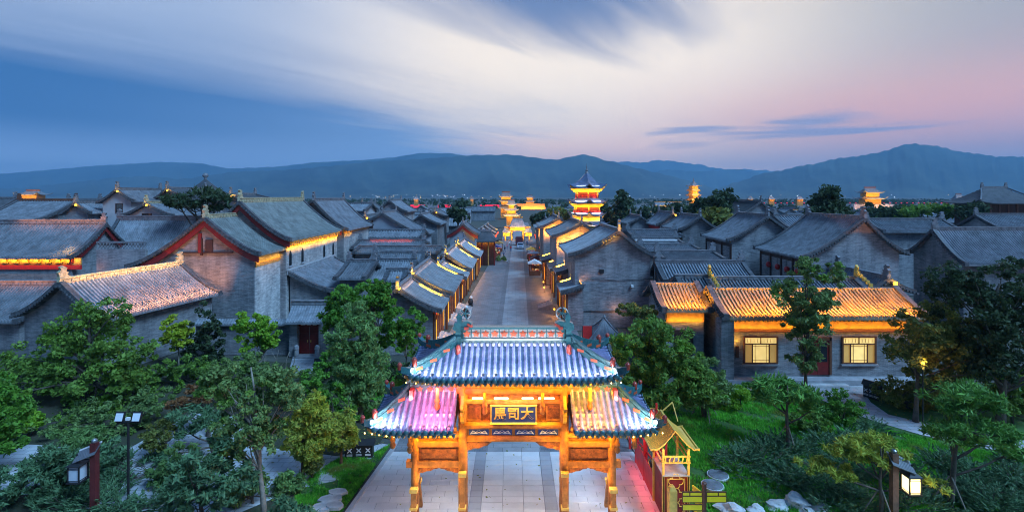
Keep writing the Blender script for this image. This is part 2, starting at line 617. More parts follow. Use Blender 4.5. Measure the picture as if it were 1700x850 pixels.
# ------------------------------------------------------------------ the setting: ground, road, paths, hills
def noise_ground(name, c1, c2, c3, s=0.35):
    m, nb, bs = mat_new(name)
    oc = ocoord(nb)
    a = nb.noise(oc, s, 5, 0.65)
    b = nb.noise(oc, s * 9, 4, 0.6)
    c = nb.mix(nb.sstep(0.35, 0.65, a), c1, c2)
    c = nb.mix(nb.mul(nb.sstep(0.5, 0.75, b), 0.6), c, c3)
    nb.put(bs.inputs['Base Color'], c)
    bs.inputs['Roughness'].default_value = 0.95
    set_bump(nb, bs, b, 0.8, 0.08)
    return m


M.ground = noise_ground('town_ground', (0.06, 0.065, 0.05), (0.10, 0.10, 0.085), (0.05, 0.06, 0.035))
M.lawn = noise_ground('lawn_turf', (0.035, 0.10, 0.02), (0.06, 0.16, 0.028), (0.12, 0.11, 0.06), 0.5)
M.soil = noise_ground('planting_soil', (0.05, 0.045, 0.03), (0.04, 0.055, 0.022), (0.075, 0.06, 0.04), 0.6)


def paving_mat(name, c1, c2, bw, bh, mortar=0.012, rot=False, worn=0.4):
    m, nb, bs = mat_new(name)
    oc = ocoord(nb)
    br = nb.n('ShaderNodeTexBrick')
    nb.put(br.inputs['Vector'], oc)
    br.inputs['Color1'].default_value = (*c1, 1)
    br.inputs['Color2'].default_value = (*c2, 1)
    br.inputs['Mortar'].default_value = (0.09, 0.095, 0.10, 1)
    br.inputs['Scale'].default_value = 1.0
    br.inputs['Mortar Size'].default_value = mortar
    br.inputs['Brick Width'].default_value = bw
    br.inputs['Row Height'].default_value = bh
    n = nb.noise(oc, 0.45, 5, 0.65)
    n2 = nb.noise(nb.xyz(0, 0, 0), 1, 0) if False else nb.noise(oc, 3.5, 4, 0.6)
    f = nb.add(nb.mul(nb.sstep(0.3, 0.7, n), 0.6), nb.mul(n2, 0.4))
    c = nb.mix(f, nb.mix(1.0, br.outputs[0], (1 - worn,) * 3, 'MULTIPLY'), nb.mix(1.0, br.outputs[0], (1 + worn * 0.6,) * 3, 'MULTIPLY'))
    nb.put(bs.inputs['Base Color'], c)
    nb.put(bs.inputs['Roughness'], nb.add(0.42, nb.mul(n2, 0.3)))
    set_bump(nb, bs, nb.add(nb.mul(br.outputs['Fac'], -1.0), nb.mul(n2, 0.4)), 0.4, 0.012)
    return m


M.road = paving_mat('street_paving', (0.23, 0.235, 0.245), (0.17, 0.175, 0.19), 0.55, 0.28)
M.roadmid = paving_mat('street_slab_paving', (0.34, 0.345, 0.35), (0.27, 0.275, 0.285), 1.1, 0.5)
M.roaddark = paving_mat('street_gutter_paving', (0.19, 0.195, 0.21), (0.14, 0.145, 0.16), 0.35, 0.25)
M.path = paving_mat('garden_path_paving', (0.54, 0.55, 0.56), (0.44, 0.45, 0.47), 0.8, 0.45)


def slab_mat(name, col):
    m, nb, bs = mat_new(name)
    oi = nb.n('ShaderNodeObjectInfo')
    tc_ = nb.n('ShaderNodeTexCoord')
    geo = nb.n('ShaderNodeNewGeometry')
    n = nb.noise(geo.outputs['Position'], 0.8, 5, 0.65)
    n2 = nb.noise(geo.outputs['Position'], 5.0, 4, 0.6)
    f = nb.add(nb.mul(oi.outputs['Random'], 0.4), nb.add(nb.mul(nb.sstep(0.3, 0.7, n), 0.35), nb.mul(n2, 0.25)))
    nb.put(bs.inputs['Base Color'], nb.mix(f, tuple(v * 0.80 for v in col), tuple(v * 1.18 for v in col)))
    nb.put(bs.inputs['Roughness'], nb.add(0.28, nb.mul(n2, 0.35)))
    set_bump(nb, bs, n2, 0.25, 0.01)
    return m


M.slab = slab_mat('sheen_lightened_slab', (0.62, 0.61, 0.60))  # base colour raised to hold sky sheen and the arch's lamplight
M.slabdark = slab_mat('dark_paving_slab', (0.36, 0.365, 0.385))
M.kerb = slab_mat('kerb_stone', (0.42, 0.43, 0.44))


def sheet(name, pts, z, mat, sub=1):
    """flat polygon on the ground"""
    mb = MB()
    mb.add([(x, y, z) for x, y in pts], [tuple(range(len(pts)))])
    return tag(mb.build(name, mat), kind='structure')


ground = MB()
ground.add([(-24000, -300, -0.06), (24000, -300, -0.06), (24000, 24000, -0.06), (-24000, 24000, -0.06)], [(0, 1, 2, 3)])
tag(ground.build('ground', M.ground), kind='structure')

# street axis turns a little to the right on its way into the town
def axis(Y):
    return 0.07 + max(0.0, Y - 40) * 0.0125


def ribbon(name, l, r, ys, z, mat, dl=0.0, dr=0.0):
    pts = [(axis(y) + l + dl * (y - 30), y) for y in ys] + [(axis(y) + r + dr * (y - 30), y) for y in reversed(ys)]
    return sheet(name, pts, z, mat)


YS = [30.02, 40, 60, 80, 100, 130, 170, 230, 290]
sheet('road', [(-8.9, 14), (9.2, 14), (7.1, 30.3), (7.3, 45), (7.2, 60), (7.3, 90), (7.6, 130), (8, 170), (9, 290),
               (-3, 290), (-3.5, 170), (-4.6, 130), (-5.6, 95), (-6.8, 60), (-7.1, 40), (-7.0, 30.3)], 0.0, M.road)
ribbon('pavement_gutter', -2.15, 2.25, YS, 0.008, M.roaddark)
ribbon('pavement_middle', -1.5, 1.6, YS, 0.014, M.roadmid)

# near paving: slab by slab
slabs = tag(empty('plaza_pavement', (0, 0, 0)), kind='structure')
row_h, nmade = 0.5, 0
slab_meshes = {}


def slab_mesh(w, d, mat):
    k = (round(w, 2), round(d, 2), mat.name)
    if k not in slab_meshes:
        mb = MB()
        b = 0.012
        mb.bb(-w / 2, w / 2, -d / 2, d / 2, 0.0, 0.028)
        mb.v[4:] = [(x * (1 - b / w * 2), y * (1 - b / d * 2), z) for x, y, z in mb.v[4:]]
        slab_meshes[k] = mb.mesh('slab', mat)
    return slab_meshes[k]


rest = MB()
rowi = 0
yrow = 30.0 - 0.25
while yrow > 14:
    half_l = 7.0 + (30 - yrow) * 0.119
    half_r = 7.1 + (30 - yrow) * 0.131
    off = (rowi % 2) * 0.5
    x = -half_l
    while x < half_r - 0.05:
        step = 1.0
        # joints follow the middle band
        if x < -1.5 and x + 1.0 > -2.1:
            nx = -2.1 if x < -2.11 else -1.5
        elif x < 1.6 and x >= -1.51 and x + 1.03 > 1.6:
            nx = 1.6
        elif 1.59 <= x < 2.2:
            nx = 2.2
        else:
            nx = x + (0.5 if (off and (abs(x + half_l) < 0.01 or abs(x - 2.2) < 0.01)) else 1.03)
        nx = min(nx, half_r)
        w = nx - x - 0.012
        if w > 0.05:
            mid = (x + nx) / 2
            mt = M.slabdark if (-2.1 < mid < -1.5 or 1.6 < mid < 2.2) else M.slab
            if yrow > 22.2 and nmade < 300:
                o = obj('paving_slab', slab_mesh(w, row_h - 0.012, mt), slabs, (mid, yrow, 0.002 + random.uniform(0, 0.006)))
                nmade += 1
            else:
                rest.bb(mid - w / 2, mid + w / 2, yrow - 0.244, yrow + 0.244, 0.002, 0.03)
        x = nx
    rowi += 1
    yrow -= row_h
tag(rest.build('paving_slabs', M.slab, slabs), kind='stuff')

# kerbs of the forecourt
def kerb(label_name, pts, w=0.22, h=0.12):
    root = tag(empty(label_name), kind='structure')
    for a, b in zip(pts[:-1], pts[1:]):
        a, b = Vector((*a, 0)), Vector((*b, 0))
        n = max(1, int((b - a).length / 0.9))
        for i in range(n):
            p, q = a.lerp(b, i / n), a.lerp(b, (i + 1) / n)
            d = q - p
            mb = MB()
            mb.box((0, 0, h / 2), (d.length - 0.015, w, h + random.uniform(-.01, .01)))
            o = mb.build('kerb_stone', M.kerb, root)
            o.location = (p + q) / 2
            o.rotation_euler = (0, 0, math.atan2(d.y, d.x))
    return root


kerb('kerb_left', [(-8.75, 16), (-7.05, 30.2), (-7.15, 42)])
kerb('kerb_right', [(9.0, 16), (7.25, 30.2), (7.4, 42)])

# gardens
def gpoly(*pp):
    return [GP(*p) for p in pp]


sheet('lawn_right', [(7.6, 41), (9.3, 14), (30, 14), (52, 24), (50, 41.0)], -0.012, M.lawn)
sheet('lawn_left', [(-7.3, 43), (-9.1, 14), (-34, 14), (-50, 28), (-50, 47), (-24, 47)], -0.012, M.soil)
sheet('lawn_strip', gpoly((470, 850), (566, 850), (652, 735), (622, 752), (560, 760), (515, 790)), 0.004, M.lawn)
sheet('lawn_bank', gpoly((610, 720), (648, 728), (690, 600), (560, 610), (600, 660)), 0.003, M.lawn)
sheet('garden_path_left', gpoly((-120, 735), (60, 738), (200, 752), (320, 685), (395, 690), (440, 742), (560, 757), (634, 736), (646, 738),
                               (570, 795), (490, 812), (400, 850), (180, 852), (0, 812), (-120, 820)), 0.010, M.path)
sheet('door_path', gpoly((486, 592), (522, 592), (520, 622), (478, 622)), 0.012, M.path)
sheet('house_apron', [(14, 39.2), (33, 39.2), (33, 41.2), (14, 41.2)], 0.010, M.path)
sheet('garden_path_right', gpoly((1352, 648), (1432, 648), (1446, 668), (1475, 688), (1540, 703), (1620, 716), (1760, 742), (1760, 770),
                                (1620, 741), (1530, 722), (1455, 700), (1400, 680), (1360, 662)), 0.016, M.path)
flag = tag(empty('flagstone_path'), kind='structure')
for px, py, r in ((548, 832, .62), (535, 846, .6), (560, 822, .5), (520, 860, .6), (556, 845, .45)):
    X, Y = GP(px, py)
    mb = MB()
    k = 7
    poly = [(r * random.uniform(.75, 1.1) * math.cos(2 * math.pi * i / k), r * .7 * random.uniform(.75, 1.1) * math.sin(2 * math.pi * i / k)) for i in range(k)]
    mb.prism(poly, 'z', 0.0, 0.15)
    o = mb.build('flagstone', M.palestone, flag)
    o.location = (X, Y, 0.005 + .017 * len(flag.children))

# hills: crest lines read off the photograph, each a ridge with its own depth and spurs
M.hill = noise_ground('wooded_hillside', (0.012, 0.022, 0.016), (0.06, 0.075, 0.05), (0.10, 0.11, 0.085), 0.0018)


def hill_range(name, Y, crest, depth_f, depth_b, seed, spur=0.35):
    r = np.random.default_rng(seed)
    xs = np.array([c[0] for c in crest], float)
    ys = np.array([c[1] for c in crest], float)
    n = 420
    px = np.linspace(xs[0], xs[-1], n)
    py = np.interp(px, xs, ys)
    k = np.array([1, 2, 3, 2, 1.]); k /= k.sum()
    py = np.convolve(np.pad(py, 2, mode='edge'), k, mode='valid')
    X = (px - 850) / 850 * Y
    Z = CAM_H + (325 - py) / 850 * Y
    Z = Z + sum(r.normal(0, Y * 0.0004) * np.sin(X / Y * f + r.uniform(0, 6)) for f in (90, 140, 210, 300, 420))
    Z = np.maximum(Z, 2)
    rows = []
    ms = [-1, -.9, -.8, -.7, -.6, -.52, -.44, -.37, -.3, -.24, -.18, -.12, -.07, -.03, 0, .06, .2, .5, 1]
    ph = [(r.uniform(0, 6), f) for f in (17, 29, 47, 71)]
    spurs = sum(np.sin(X / Y * f + p) for p, f in ph) / 4
    ph2 = [(r.uniform(0, 6), f, r.uniform(2, 9)) for f in (37, 61, 97, 150, 220)]
    for m in ms:
        d = depth_f if m < 0 else depth_b
        a = abs(m)
        prof = (1 - a) ** 1.15
        wob = spurs * spur * a * (1 - a) * 2.2
        gully = sum(np.abs(np.sin(X / Y * f + p + q * m)) * (40 / f) ** .6 for p, f, q in ph2) / 3
        h = np.clip(prof + wob * 0.55 - (gully - .35) * .28 * a * (1 - a) * 2.2, 0, None)
        if a == 1:
            h = h * 0 - 0.002
        YY = Y + m * d + spurs * d * 0.12 * (1 if a < 1 else 0) * a
        rows.append(np.stack([X * (YY / Y), YY, Z * h * np.where(m <= 0, YY / Y, 1)], axis=1))
    P = np.array(rows)
    mb = MB()
    mb.grid(P)
    return tag(mb.build(name, M.hill, smooth=True), kind='structure')


hill_range('hills_far_left', 9000, [(-500, 300), (-200, 296), (0, 289), (60, 284), (150, 276), (220, 272), (265, 269), (330, 271), (380, 280), (460, 277), (520, 270),
                                    (600, 266), (650, 262), (700, 254), (750, 255), (790, 262), (840, 258), (900, 264), (1000, 290), (1100, 312), (1200, 325)], 2600, 2500, 1, .8)
hill_range('hills_left', 6200, [(-500, 322), (-100, 318), (40, 312), (130, 302), (200, 294), (250, 293), (300, 298), (385, 286), (480, 282), (560, 275), (620, 268), (700, 264), (780, 258), (850, 257),
                                (920, 266), (955, 259), (972, 256), (1000, 265), (1060, 280), (1120, 294), (1180, 311), (1230, 323)], 2200, 1500, 2, .8)
hill_range('hills_right', 5600, [(1150, 325), (1190, 314), (1260, 290), (1350, 272), (1400, 262), (1450, 256), (1480, 247), (1505, 240), (1520, 239), (1545, 241), (1580, 249),
                                 (1620, 256), (1660, 260), (1700, 261), (1800, 268), (2000, 285), (2300, 300)], 1900, 1500, 3, .8)
hill_range('hills_distant', 11800, [(850, 285), (960, 272), (1020, 268), (1060, 270), (1100, 266), (1150, 272), (1200, 281), (1260, 282), (1330, 290), (1450, 300)], 2000, 2500, 4)
hill_range('hills_valley', 9200, [(980, 310), (1060, 292), (1110, 281), (1150, 285), (1200, 283), (1232, 281), (1270, 290), (1310, 300), (1380, 315)], 2000, 2000, 5)

# the evening haze
hz = MB()
hz.bb(-15000, 15000, -260, 14600, -1.2, 900)
haze = hz.build('haze', None)
tag(haze, 'thin blue evening haze over the plain', 'haze', kind='stuff')
hm = bpy.data.materials.new('evening_haze')
hm.use_nodes = True
hnt = hm.node_tree
hnt.nodes.remove(hnt.nodes['Principled BSDF'])
pv = hnt.nodes.new('ShaderNodeVolumePrincipled')
pv.inputs['Color'].default_value = (0.30, 0.66, 1.0, 1)
pv.inputs['Density'].default_value = 1.22e-4
pv.inputs['Anisotropy'].default_value = 0.1
hnt.links.new(pv.outputs[0], hnt.nodes['Material Output'].inputs['Volume'])
haze.data.materials.append(hm)

# ------------------------------------------------------------------ houses
FIN = [(0, -.1), (.72, -.1), (.70, .28), (.52, .36), (.66, .52), (.46, .60), (.54, .84), (.28, 1.0), (.06, .92), (.18, .72), (-.02, .56), (.06, .3)]


def prof_pts(w, zr, ze, n=7, power=1.4):
    t = np.linspace(0, 1, n + 1)
    return w * t, zr - (zr - ze) * (1 - (1 - t) ** power)


def roof_mesh(mb, side, w, zr, ze, y0, y1, pitch, h, n=6):
    xs, zs = prof_pts(w, zr, ze, n)
    xs = xs * side
    k = max(2, int(round((y1 - y0) / pitch)))
    p = (y1 - y0) / k
    yy, dz = [], []
    for i in range(k):
        for fr, d in ((0.0, 0), (.36, 0), (.5, h), (.86, h)):
            yy.append(y0 + (i + fr) * p)
            dz.append(d)
    yy.append(y1)
    dz.append(0)
    yy, dz = np.array(yy), np.array(dz)
    P = np.zeros((len(xs), len(yy), 3))
    P[:, :, 0] = xs[:, None]
    P[:, :, 1] = yy[None, :]
    P[:, :, 2] = zs[:, None] + dz[None, :]
    mb.grid(P)
    E = np.stack([P[-1], P[-1] - np.array([0, 0, 0.0])])
    E[1, :, 2] = zs[-1] - 0.16
    mb.grid(E)
    U = np.zeros((len(xs), 2, 3))
    U[:, :, 0] = xs[:, None]
    U[:, 0, 1], U[:, 1, 1] = y0, y1
    U[:, :, 2] = (zs - 0.16)[:, None]
    mb.grid(U)


def verge_mesh(mb, wl, wr, zr, zl, ze, y, out, hh=0.32, ww=0.34, dent=True):
    for side, w, z in ((-1, wl, zl), (1, wr, ze)):
        if w < 0.3:
            continue
        xs, zs = prof_pts(w + 0.05, zr, z, 9)
        ya, yb = (y - ww * .35, y + ww) if out < 0 else (y - ww, y + ww * .35)
        pts = np.zeros((len(xs), 5, 3))
        pts[:, :, 0] = (xs * side)[:, None]
        pts[:, 0, 1] = pts[:, 3, 1] = pts[:, 4, 1] = ya
        pts[:, 1, 1] = pts[:, 2, 1] = yb
        pts[:, 0, 2] = pts[:, 1, 2] = pts[:, 4, 2] = zs - 0.17
        pts[:, 2, 2] = pts[:, 3, 2] = zs + hh
        mb.grid(pts)
        for e in (0, -1):
            q = pts[e][:4]
            mb.add(q.tolist(), [(0, 1, 2, 3)])
        if dent:
            ln = np.concatenate([[0], np.cumsum(np.hypot(np.diff(xs), np.diff(zs)))])
            for s in np.arange(0.25, ln[-1], 0.34):
                x, zz_ = np.interp(s, ln, xs), np.interp(s, ln, zs)
                yo = ya - 0.07 if out < 0 else yb + 0.07
                mb.box((x * side, yo, zz_ - 0.05), (0.19, 0.16, 0.19))


def house(label, x, y, rz, L, wl, wr, zr, zl, ze, name='courtyard_house', cat='house', ov=0.75, og=0.4, pitch=0.38, rib=0.15, ridge_h=0.45,
          wall=None, roof=None, ridge=None, barge=None, finial=True, dent=True, group=None, verge=True, zb=0.0, open_l=False, open_r=False, backverge=True):
    root = thing(name, label, cat, (x, y, zb), rz, group)
    wall, roof, ridge = wall or M.brick, roof or M.tile, ridge or M.ridge
    zr, zl, ze = zr - zb, zl - zb, ze - zb
    mb = MB()
    if wl > 0.3:
        roof_mesh(mb, -1, wl, zr, zl, 0, L, pitch, rib)
    if wr > 0.3:
        roof_mesh(mb, 1, wr, zr, ze, 0, L, pitch, rib)
    mb.build('roof', roof, root)
    # walls up to the underside of the roof
    def under(w, z, side, inset):
        xs, zs = prof_pts(w, zr, z, 7)
        lim = max(0.02, w - inset)
        xs2 = np.append(xs[xs < lim - 0.02], lim)
        zs2 = np.interp(xs2, xs, zs) - 0.17
        return [(side * a, b) for a, b in zip(xs2, zs2)]
    left, right = under(wl, zl, -1, ov + (1.2 if open_l else 0)), under(wr, ze, 1, ov + (1.2 if open_r else 0))
    poly = [(left[-1][0], 0.0)] + left[::-1] + right[1:] + [(right[-1][0], 0.0)]
    wb_ = MB()
    wb_.prism(poly, 'y', og, L - og)
    wb_.build('wall', wall, root)
    rb = MB()
    hw = 0.16
    rb.bb(-hw, hw, -0.1, L + 0.1, zr - 0.12, zr + ridge_h * .8)
    rb.bb(-hw - .06, hw + .06, -0.12, L + 0.12, zr + ridge_h * .8 + .002, zr + ridge_h)
    if dent and ridge_h > .3:
        for s in np.arange(.4, L - .3, .62):
            for sd in (-1, 1):
                rb.box((sd * (hw + .02), s, zr + ridge_h * .42), (.07, .42, ridge_h * .42))
    rb.build('ridge', ridge, root)
    if verge:
        for yv, out in ((0, -1), (L, 1)) if backverge else ((0, -1),):
            vb = MB()
            verge_mesh(vb, wl, wr, zr, zl, ze, yv, out, dent=dent)
            vb.build('verge', M.verge, root)
    if finial:
        for yv, s in ((-0.15, 1), (L + 0.15, -1)):
            fb = MB()
            k = 1.25
            fb.prism([(yv + s * u * k, zr + ridge_h * .5 + w * k) for u, w in FIN], 'x', -.13, .13)
            fb.build('finial', ridge, root)
    if barge is not None:
        for yv, out in ((0, -1), (L, 1)):
            bb_ = MB()
            for side, w, z in ((-1, wl, zl), (1, wr, ze)):
                xs, zs = prof_pts(w - .1, zr, z, 9)
                ya, yb = (yv + .02, yv + .14) if out < 0 else (yv - .14, yv - .02)
                pts = np.zeros((len(xs), 5, 3))
                pts[:, :, 0] = (xs * side)[:, None]
                pts[:, [0, 3, 4], 1] = ya
                pts[:, [1, 2], 1] = yb
                pts[:, [0, 1, 4], 2] = (zs - 0.85)[:, None]
                pts[:, [2, 3], 2] = (zs - 0.18)[:, None]
                bb_.grid(pts)
                bb_.add(pts[-1][:4].tolist(), [(0, 1, 2, 3)])
            bb_.build('bargeboard', barge, root)
    return root


def gable(label, Y, apex, tl, tr, Yb, **kw):
    """gable end towards the camera, ridge running away; apex, left and right eave tips as seen at the gable plane"""
    ax, az = PX(apex[0], Y), PZ(apex[1], Y)
    rh = kw.get('ridge_h', 0.45)
    az -= rh
    return house(label, ax, Y, 0, Yb - Y, ax - PX(tl[0], Y), PX(tr[0], Y) - ax, az, PZ(tl[1], Y), PZ(tr[1], Y), **kw)


def across(label, x0, x1, Yr, ry, Ye, ey, back=4.0, **kw):
    """ridge parallel to the picture, slope towards the camera"""
    X0, X1 = PX(x0, Yr), PX(x1, Yr)
    rh = kw.get('ridge_h', 0.45)
    z = PZ(ry, Yr) - rh
    ze = PZ(ey, Ye)
    return house(label, X0, Yr, -math.pi / 2, X1 - X0, back, Yr - Ye, z, ze, ze, **kw)


def facade(root, side, xw, y0, y1, z0, z1, cols=4, wood=None, panel=None, lit=0.0, color=WARM, fascia=None, strip_z=None, doors=True):
    """posts, beam and door leaves on one long side of a house (side -1 left, +1 right)"""
    wood, panel = wood or M.brownwood, panel or M.darkwood
    fb = MB()
    fb.bb(xw - .07, xw + .07, y0, y1, z1 - .45, z1)
    fb.build('lintel', fascia or wood, root)
    n = max(1, cols - 1)
    for i in range(cols):
        yy = y0 + (y1 - y0) * i / n
        cb_ = MB()
        cb_.tube([(xw + side * .08, yy, z0), (xw + side * .08, yy, z1)], .16, 8)
        cb_.build('column', wood, root)
        if lit and i % 3 == 0:
            vb_ = MB(); vb_.bb(xw + side * .26 - .02, xw + side * .26 + .02, yy - .025, yy + .025, z0 + .8, z1 - .6); vb_.build('column_light', M.leddim, root)
    if doors:
        for i in range(n):
            ya, yb = y0 + (y1 - y0) * i / n, y0 + (y1 - y0) * (i + 1) / n
            db = MB()
            m_ = max(2, int((yb - ya) / .9))
            for j in range(m_):
                a, b = ya + (yb - ya) * j / m_ + .03, ya + (yb - ya) * (j + 1) / m_ - .03
                db.bb(xw - side * .16 - .03, xw - side * .16 + .03, a, b, z0, z1 - .5)
                db.bb(xw - side * .12 - .03, xw - side * .12 + .03, a + .1, b - .1, z0 + .15, z0 + 1.0)
            db.build('door_leaf', panel, root)
    if lit:
        zz_ = strip_z if strip_z is not None else z1 - .05
        sb = MB()
        sb.bb(xw + side * .42 - .03, xw + side * .42 + .03, y0, y1, zz_ + .02, zz_ + .07)
        sb.build('light_strip', M.led, root)
        strip(root, (xw + side * .42, y0, zz_), (xw + side * .42, y1, zz_), .06, (-side * .6, 0, -1), lit * abs(y1 - y0), color)


def roof_lamps(root, side, w, zr, ze, y0, y1, watts, color=WARM, t=1.04, up=0.6, n=1, aim=0.02):
    """lamps lying between the tiles near the eave, shining up the slope"""
    xs, zs = prof_pts(w, zr, ze, 20)
    x, z = t * w, np.interp(t * w, xs, zs)
    x2, z2 = 0.4 * w, np.interp(0.4 * w, xs, zs)
    d = Vector(((x2 - x) * side, 0, z2 - z - aim * abs(x2 - x)))
    fb = MB()
    for yy in np.arange(y0, y1, max(.6, (y1 - y0) / 24)):
        fb.box((side * x, yy, z + up), (.08, .1, .08))
        fb.box((side * x, yy, z + up * .5), (.02, .02, up))
    tag(fb.build('tile_lamp', M.metal, root), kind='stuff')
    strip(root, (side * (x - .06), y0, z + up), (side * (x - .06), y1, z + up), .05, d, watts, color, 'tile_light')


def place_window(root, axis_, pos, c, w, h, pane, frame, arch=False, mull=1):
    """framed window standing proud of a wall; axis_ 'x': wall normal along x"""
    def B(mb, u0, u1, z0, z1, d0, d1):
        if axis_ == 'x':
            mb.bb(min(pos + d0, pos + d1), max(pos + d0, pos + d1), u0, u1, z0, z1)
        else:
            mb.bb(u0, u1, min(pos + d0, pos + d1), max(pos + d0, pos + d1), z0, z1)
    s = 1 if axis_ == 'x' else -1
    wd = MB()
    t = .09
    B(wd, c[0] - w / 2 - t, c[0] + w / 2 + t, c[1] - h / 2 - t, c[1] - h / 2, 0, .10 * s)
    B(wd, c[0] - w / 2 - t, c[0] + w / 2 + t, c[1] + h / 2, c[1] + h / 2 + t, 0, .10 * s)
    B(wd, c[0] - w / 2 - t, c[0] - w / 2, c[1] - h / 2, c[1] + h / 2, 0, .10 * s)
    B(wd, c[0] + w / 2, c[0] + w / 2 + t, c[1] - h / 2, c[1] + h / 2, 0, .10 * s)
    for i in range(1, mull):
        u = c[0] - w / 2 + w * i / mull
        B(wd, u - .03, u + .03, c[1] - h / 2, c[1] + h / 2, .002 * s, .08 * s)
    o = wd.build('window', frame, root)
    pb = MB()
    B(pb, c[0] - w / 2, c[0] + w / 2, c[1] - h / 2, c[1] + h / 2, .004 * s, .03 * s)
    pb.build('pane', pane, o)
    return o

# ------------------------------------------------------------------ houses west of the street (left)
# A: the low hall whose roof is washed by pink-white lamps
th = math.atan2(2.8, 11.6)
A = house('low grey brick hall with pink floodlit tile roof behind the dark garden trees', -38, 43, -th, 11.9, 5.3, 5.0, 7.6, 4.6, 4.8,
          name='garden_hall', ridge=M.ridge_pale, pitch=.32, ridge_h=.5)
roof_lamps(A, 1, 5.0, 7.6, 4.8, 1.0, 11.6, 1050, (1, .36, .12), t=1.08, up=.95, aim=.10)
strip(A, (.9, .5, 8.5), (.9, 11.3, 8.5), .05, (-1, 0, -.7), 160, (1, .5, .22), 'ridge_light')
# a drain pipe at the far corner
mb = MB(); mb.tube([(4.4, 11.3, 4.5), (4.2, 11.3, 3.9), (4.2, 11.3, 0)], .07, 6); mb.build('drain_pipe', M.metal, A)

C = gable('grey brick house with red bargeboards, its gable above the pink lit roof', 54.6, (339, 356), (208, 444), (431, 423), 62,
          name='gabled_house', barge=M.red, roof=M.tile_green, ridge=M.ridge_pale, pitch=.32)
C_x = PX(339, 54.6)
wx = PX(431, 54.6) - C_x - .75
# attic boarding and beam ends in the gable
mb = MB()
mb.bb(-.55, -.35, .16, .38, 8.6, 10.4); mb.bb(.0, .75, .2, .38, 9.0, 10.3)
mb.bb(-2.9, 2.9, .18, .38, 8.86, 8.98)
mb.build('gable_beam', M.darkwood, C)
mb = MB(); mb.bb(-.75, -.45, .12, .39, 8.9, 11.0); mb.build('gable_post', M.red, C)
strip(C, (wx + .35, .6, PZ(431, 54.6) - .2), (wx + .35, 7, PZ(431, 54.6) - .2), .06, (-1, 0, -.4), 60)
mb = MB(); mb.bb(wx, wx + .12, .5, 7.0, 7.3, 7.85); mb.build('eave_beam', M.ochre, C)
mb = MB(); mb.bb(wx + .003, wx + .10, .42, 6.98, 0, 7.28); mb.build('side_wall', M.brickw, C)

B = gable('tall brick hall with mossy roof, glowing eaves and four arched windows', 60.5, (397, 328), (330, 392), (482, 399), 79,
          name='tall_hall', barge=M.red, roof=M.tile_green, ridge=M.ridge_pale, pitch=.32, ridge_h=.6)
bx = PX(482, 60.5) - PX(397, 60.5) - .75
bz = PZ(399, 60.5)
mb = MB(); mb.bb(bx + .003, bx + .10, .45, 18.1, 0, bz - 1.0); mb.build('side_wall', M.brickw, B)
brk = MB()
for yy in np.arange(.7, 18, .62):
    brk.box((bx + .22, yy, bz - .75), (.35, .3, .22)); brk.box((bx + .34, yy, bz - .5), (.6, .36, .18)); brk.box((bx + .40, yy, bz - .28), (.75, .2, .16))
brk.build('eave_bracket', M.ochre, B)
mb = MB(); mb.bb(bx, bx + .16, .45, 18.1, bz - 1.0, bz - .1); mb.build('eave_beam', M.ochre, B)
strip(B, (bx + .75, .4, bz - 1.25), (bx + .75, 18, bz - 1.25), .08, (-.8, 0, .75), 520)
strip(B, (0.55 * 6, .55, bz + .2), (bx, .55, bz - 1.0), .08, (0, 1, .4), 40, WARM)
for px, py in ((482, 429), (502, 424), (538, 417), (553, 413.5)):
    Xw = PX(397, 60.5) + bx + .1
    Yw = 850 * Xw / (px - 850)
    zc = PZ(py, Yw)
    w = MB()
    pts = [(-.34, -.85), (.34, -.85), (.34, .45), (.22, .75), (0, .95), (-.22, .75), (-.34, .45)]
    w.prism([(Yw - 60.5 + u, zc + v) for u, v in pts], 'x', bx + .105, bx + .13)
    o = w.build('arched_window', M.glass, B)
    s_ = MB(); s_.bb(bx + .10, bx + .26, Yw - 60.5 - .45, Yw - 60.5 + .45, zc - 1.0, zc - .86); s_.build('sill', M.stone, o)

B2 = gable('lower grey house joined to the back of the tall hall', 79.4, (520, 329), (480, 352), (577, 382), 94, name='back_house', pitch=.4)
b2x = PX(577, 79.4) - PX(520, 79.4) - .75
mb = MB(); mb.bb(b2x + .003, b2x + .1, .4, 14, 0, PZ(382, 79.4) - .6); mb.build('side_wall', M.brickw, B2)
mb = MB(); mb.bb(b2x + .001, b2x + .12, .4, 14, PZ(382, 79.4) - .6, PZ(382, 79.4) - .1); mb.build('eave_beam', M.ochre, B2)
strip(B2, (b2x + .5, .4, PZ(382, 79.4) - .9), (b2x + .5, 4, PZ(382, 79.4) - .9), .06, (-.8, 0, .6), 26)

# D: lean-to roof in front of the tall hall's wall
D = house('low grey lean-to house against the pale side wall of the tall hall', -26.6, 61, 0, 15.5, .25, 5.2, 5.7, 5.6, 3.6, name='lean_to_house', pitch=.32, finial=False, ridge=M.stone)

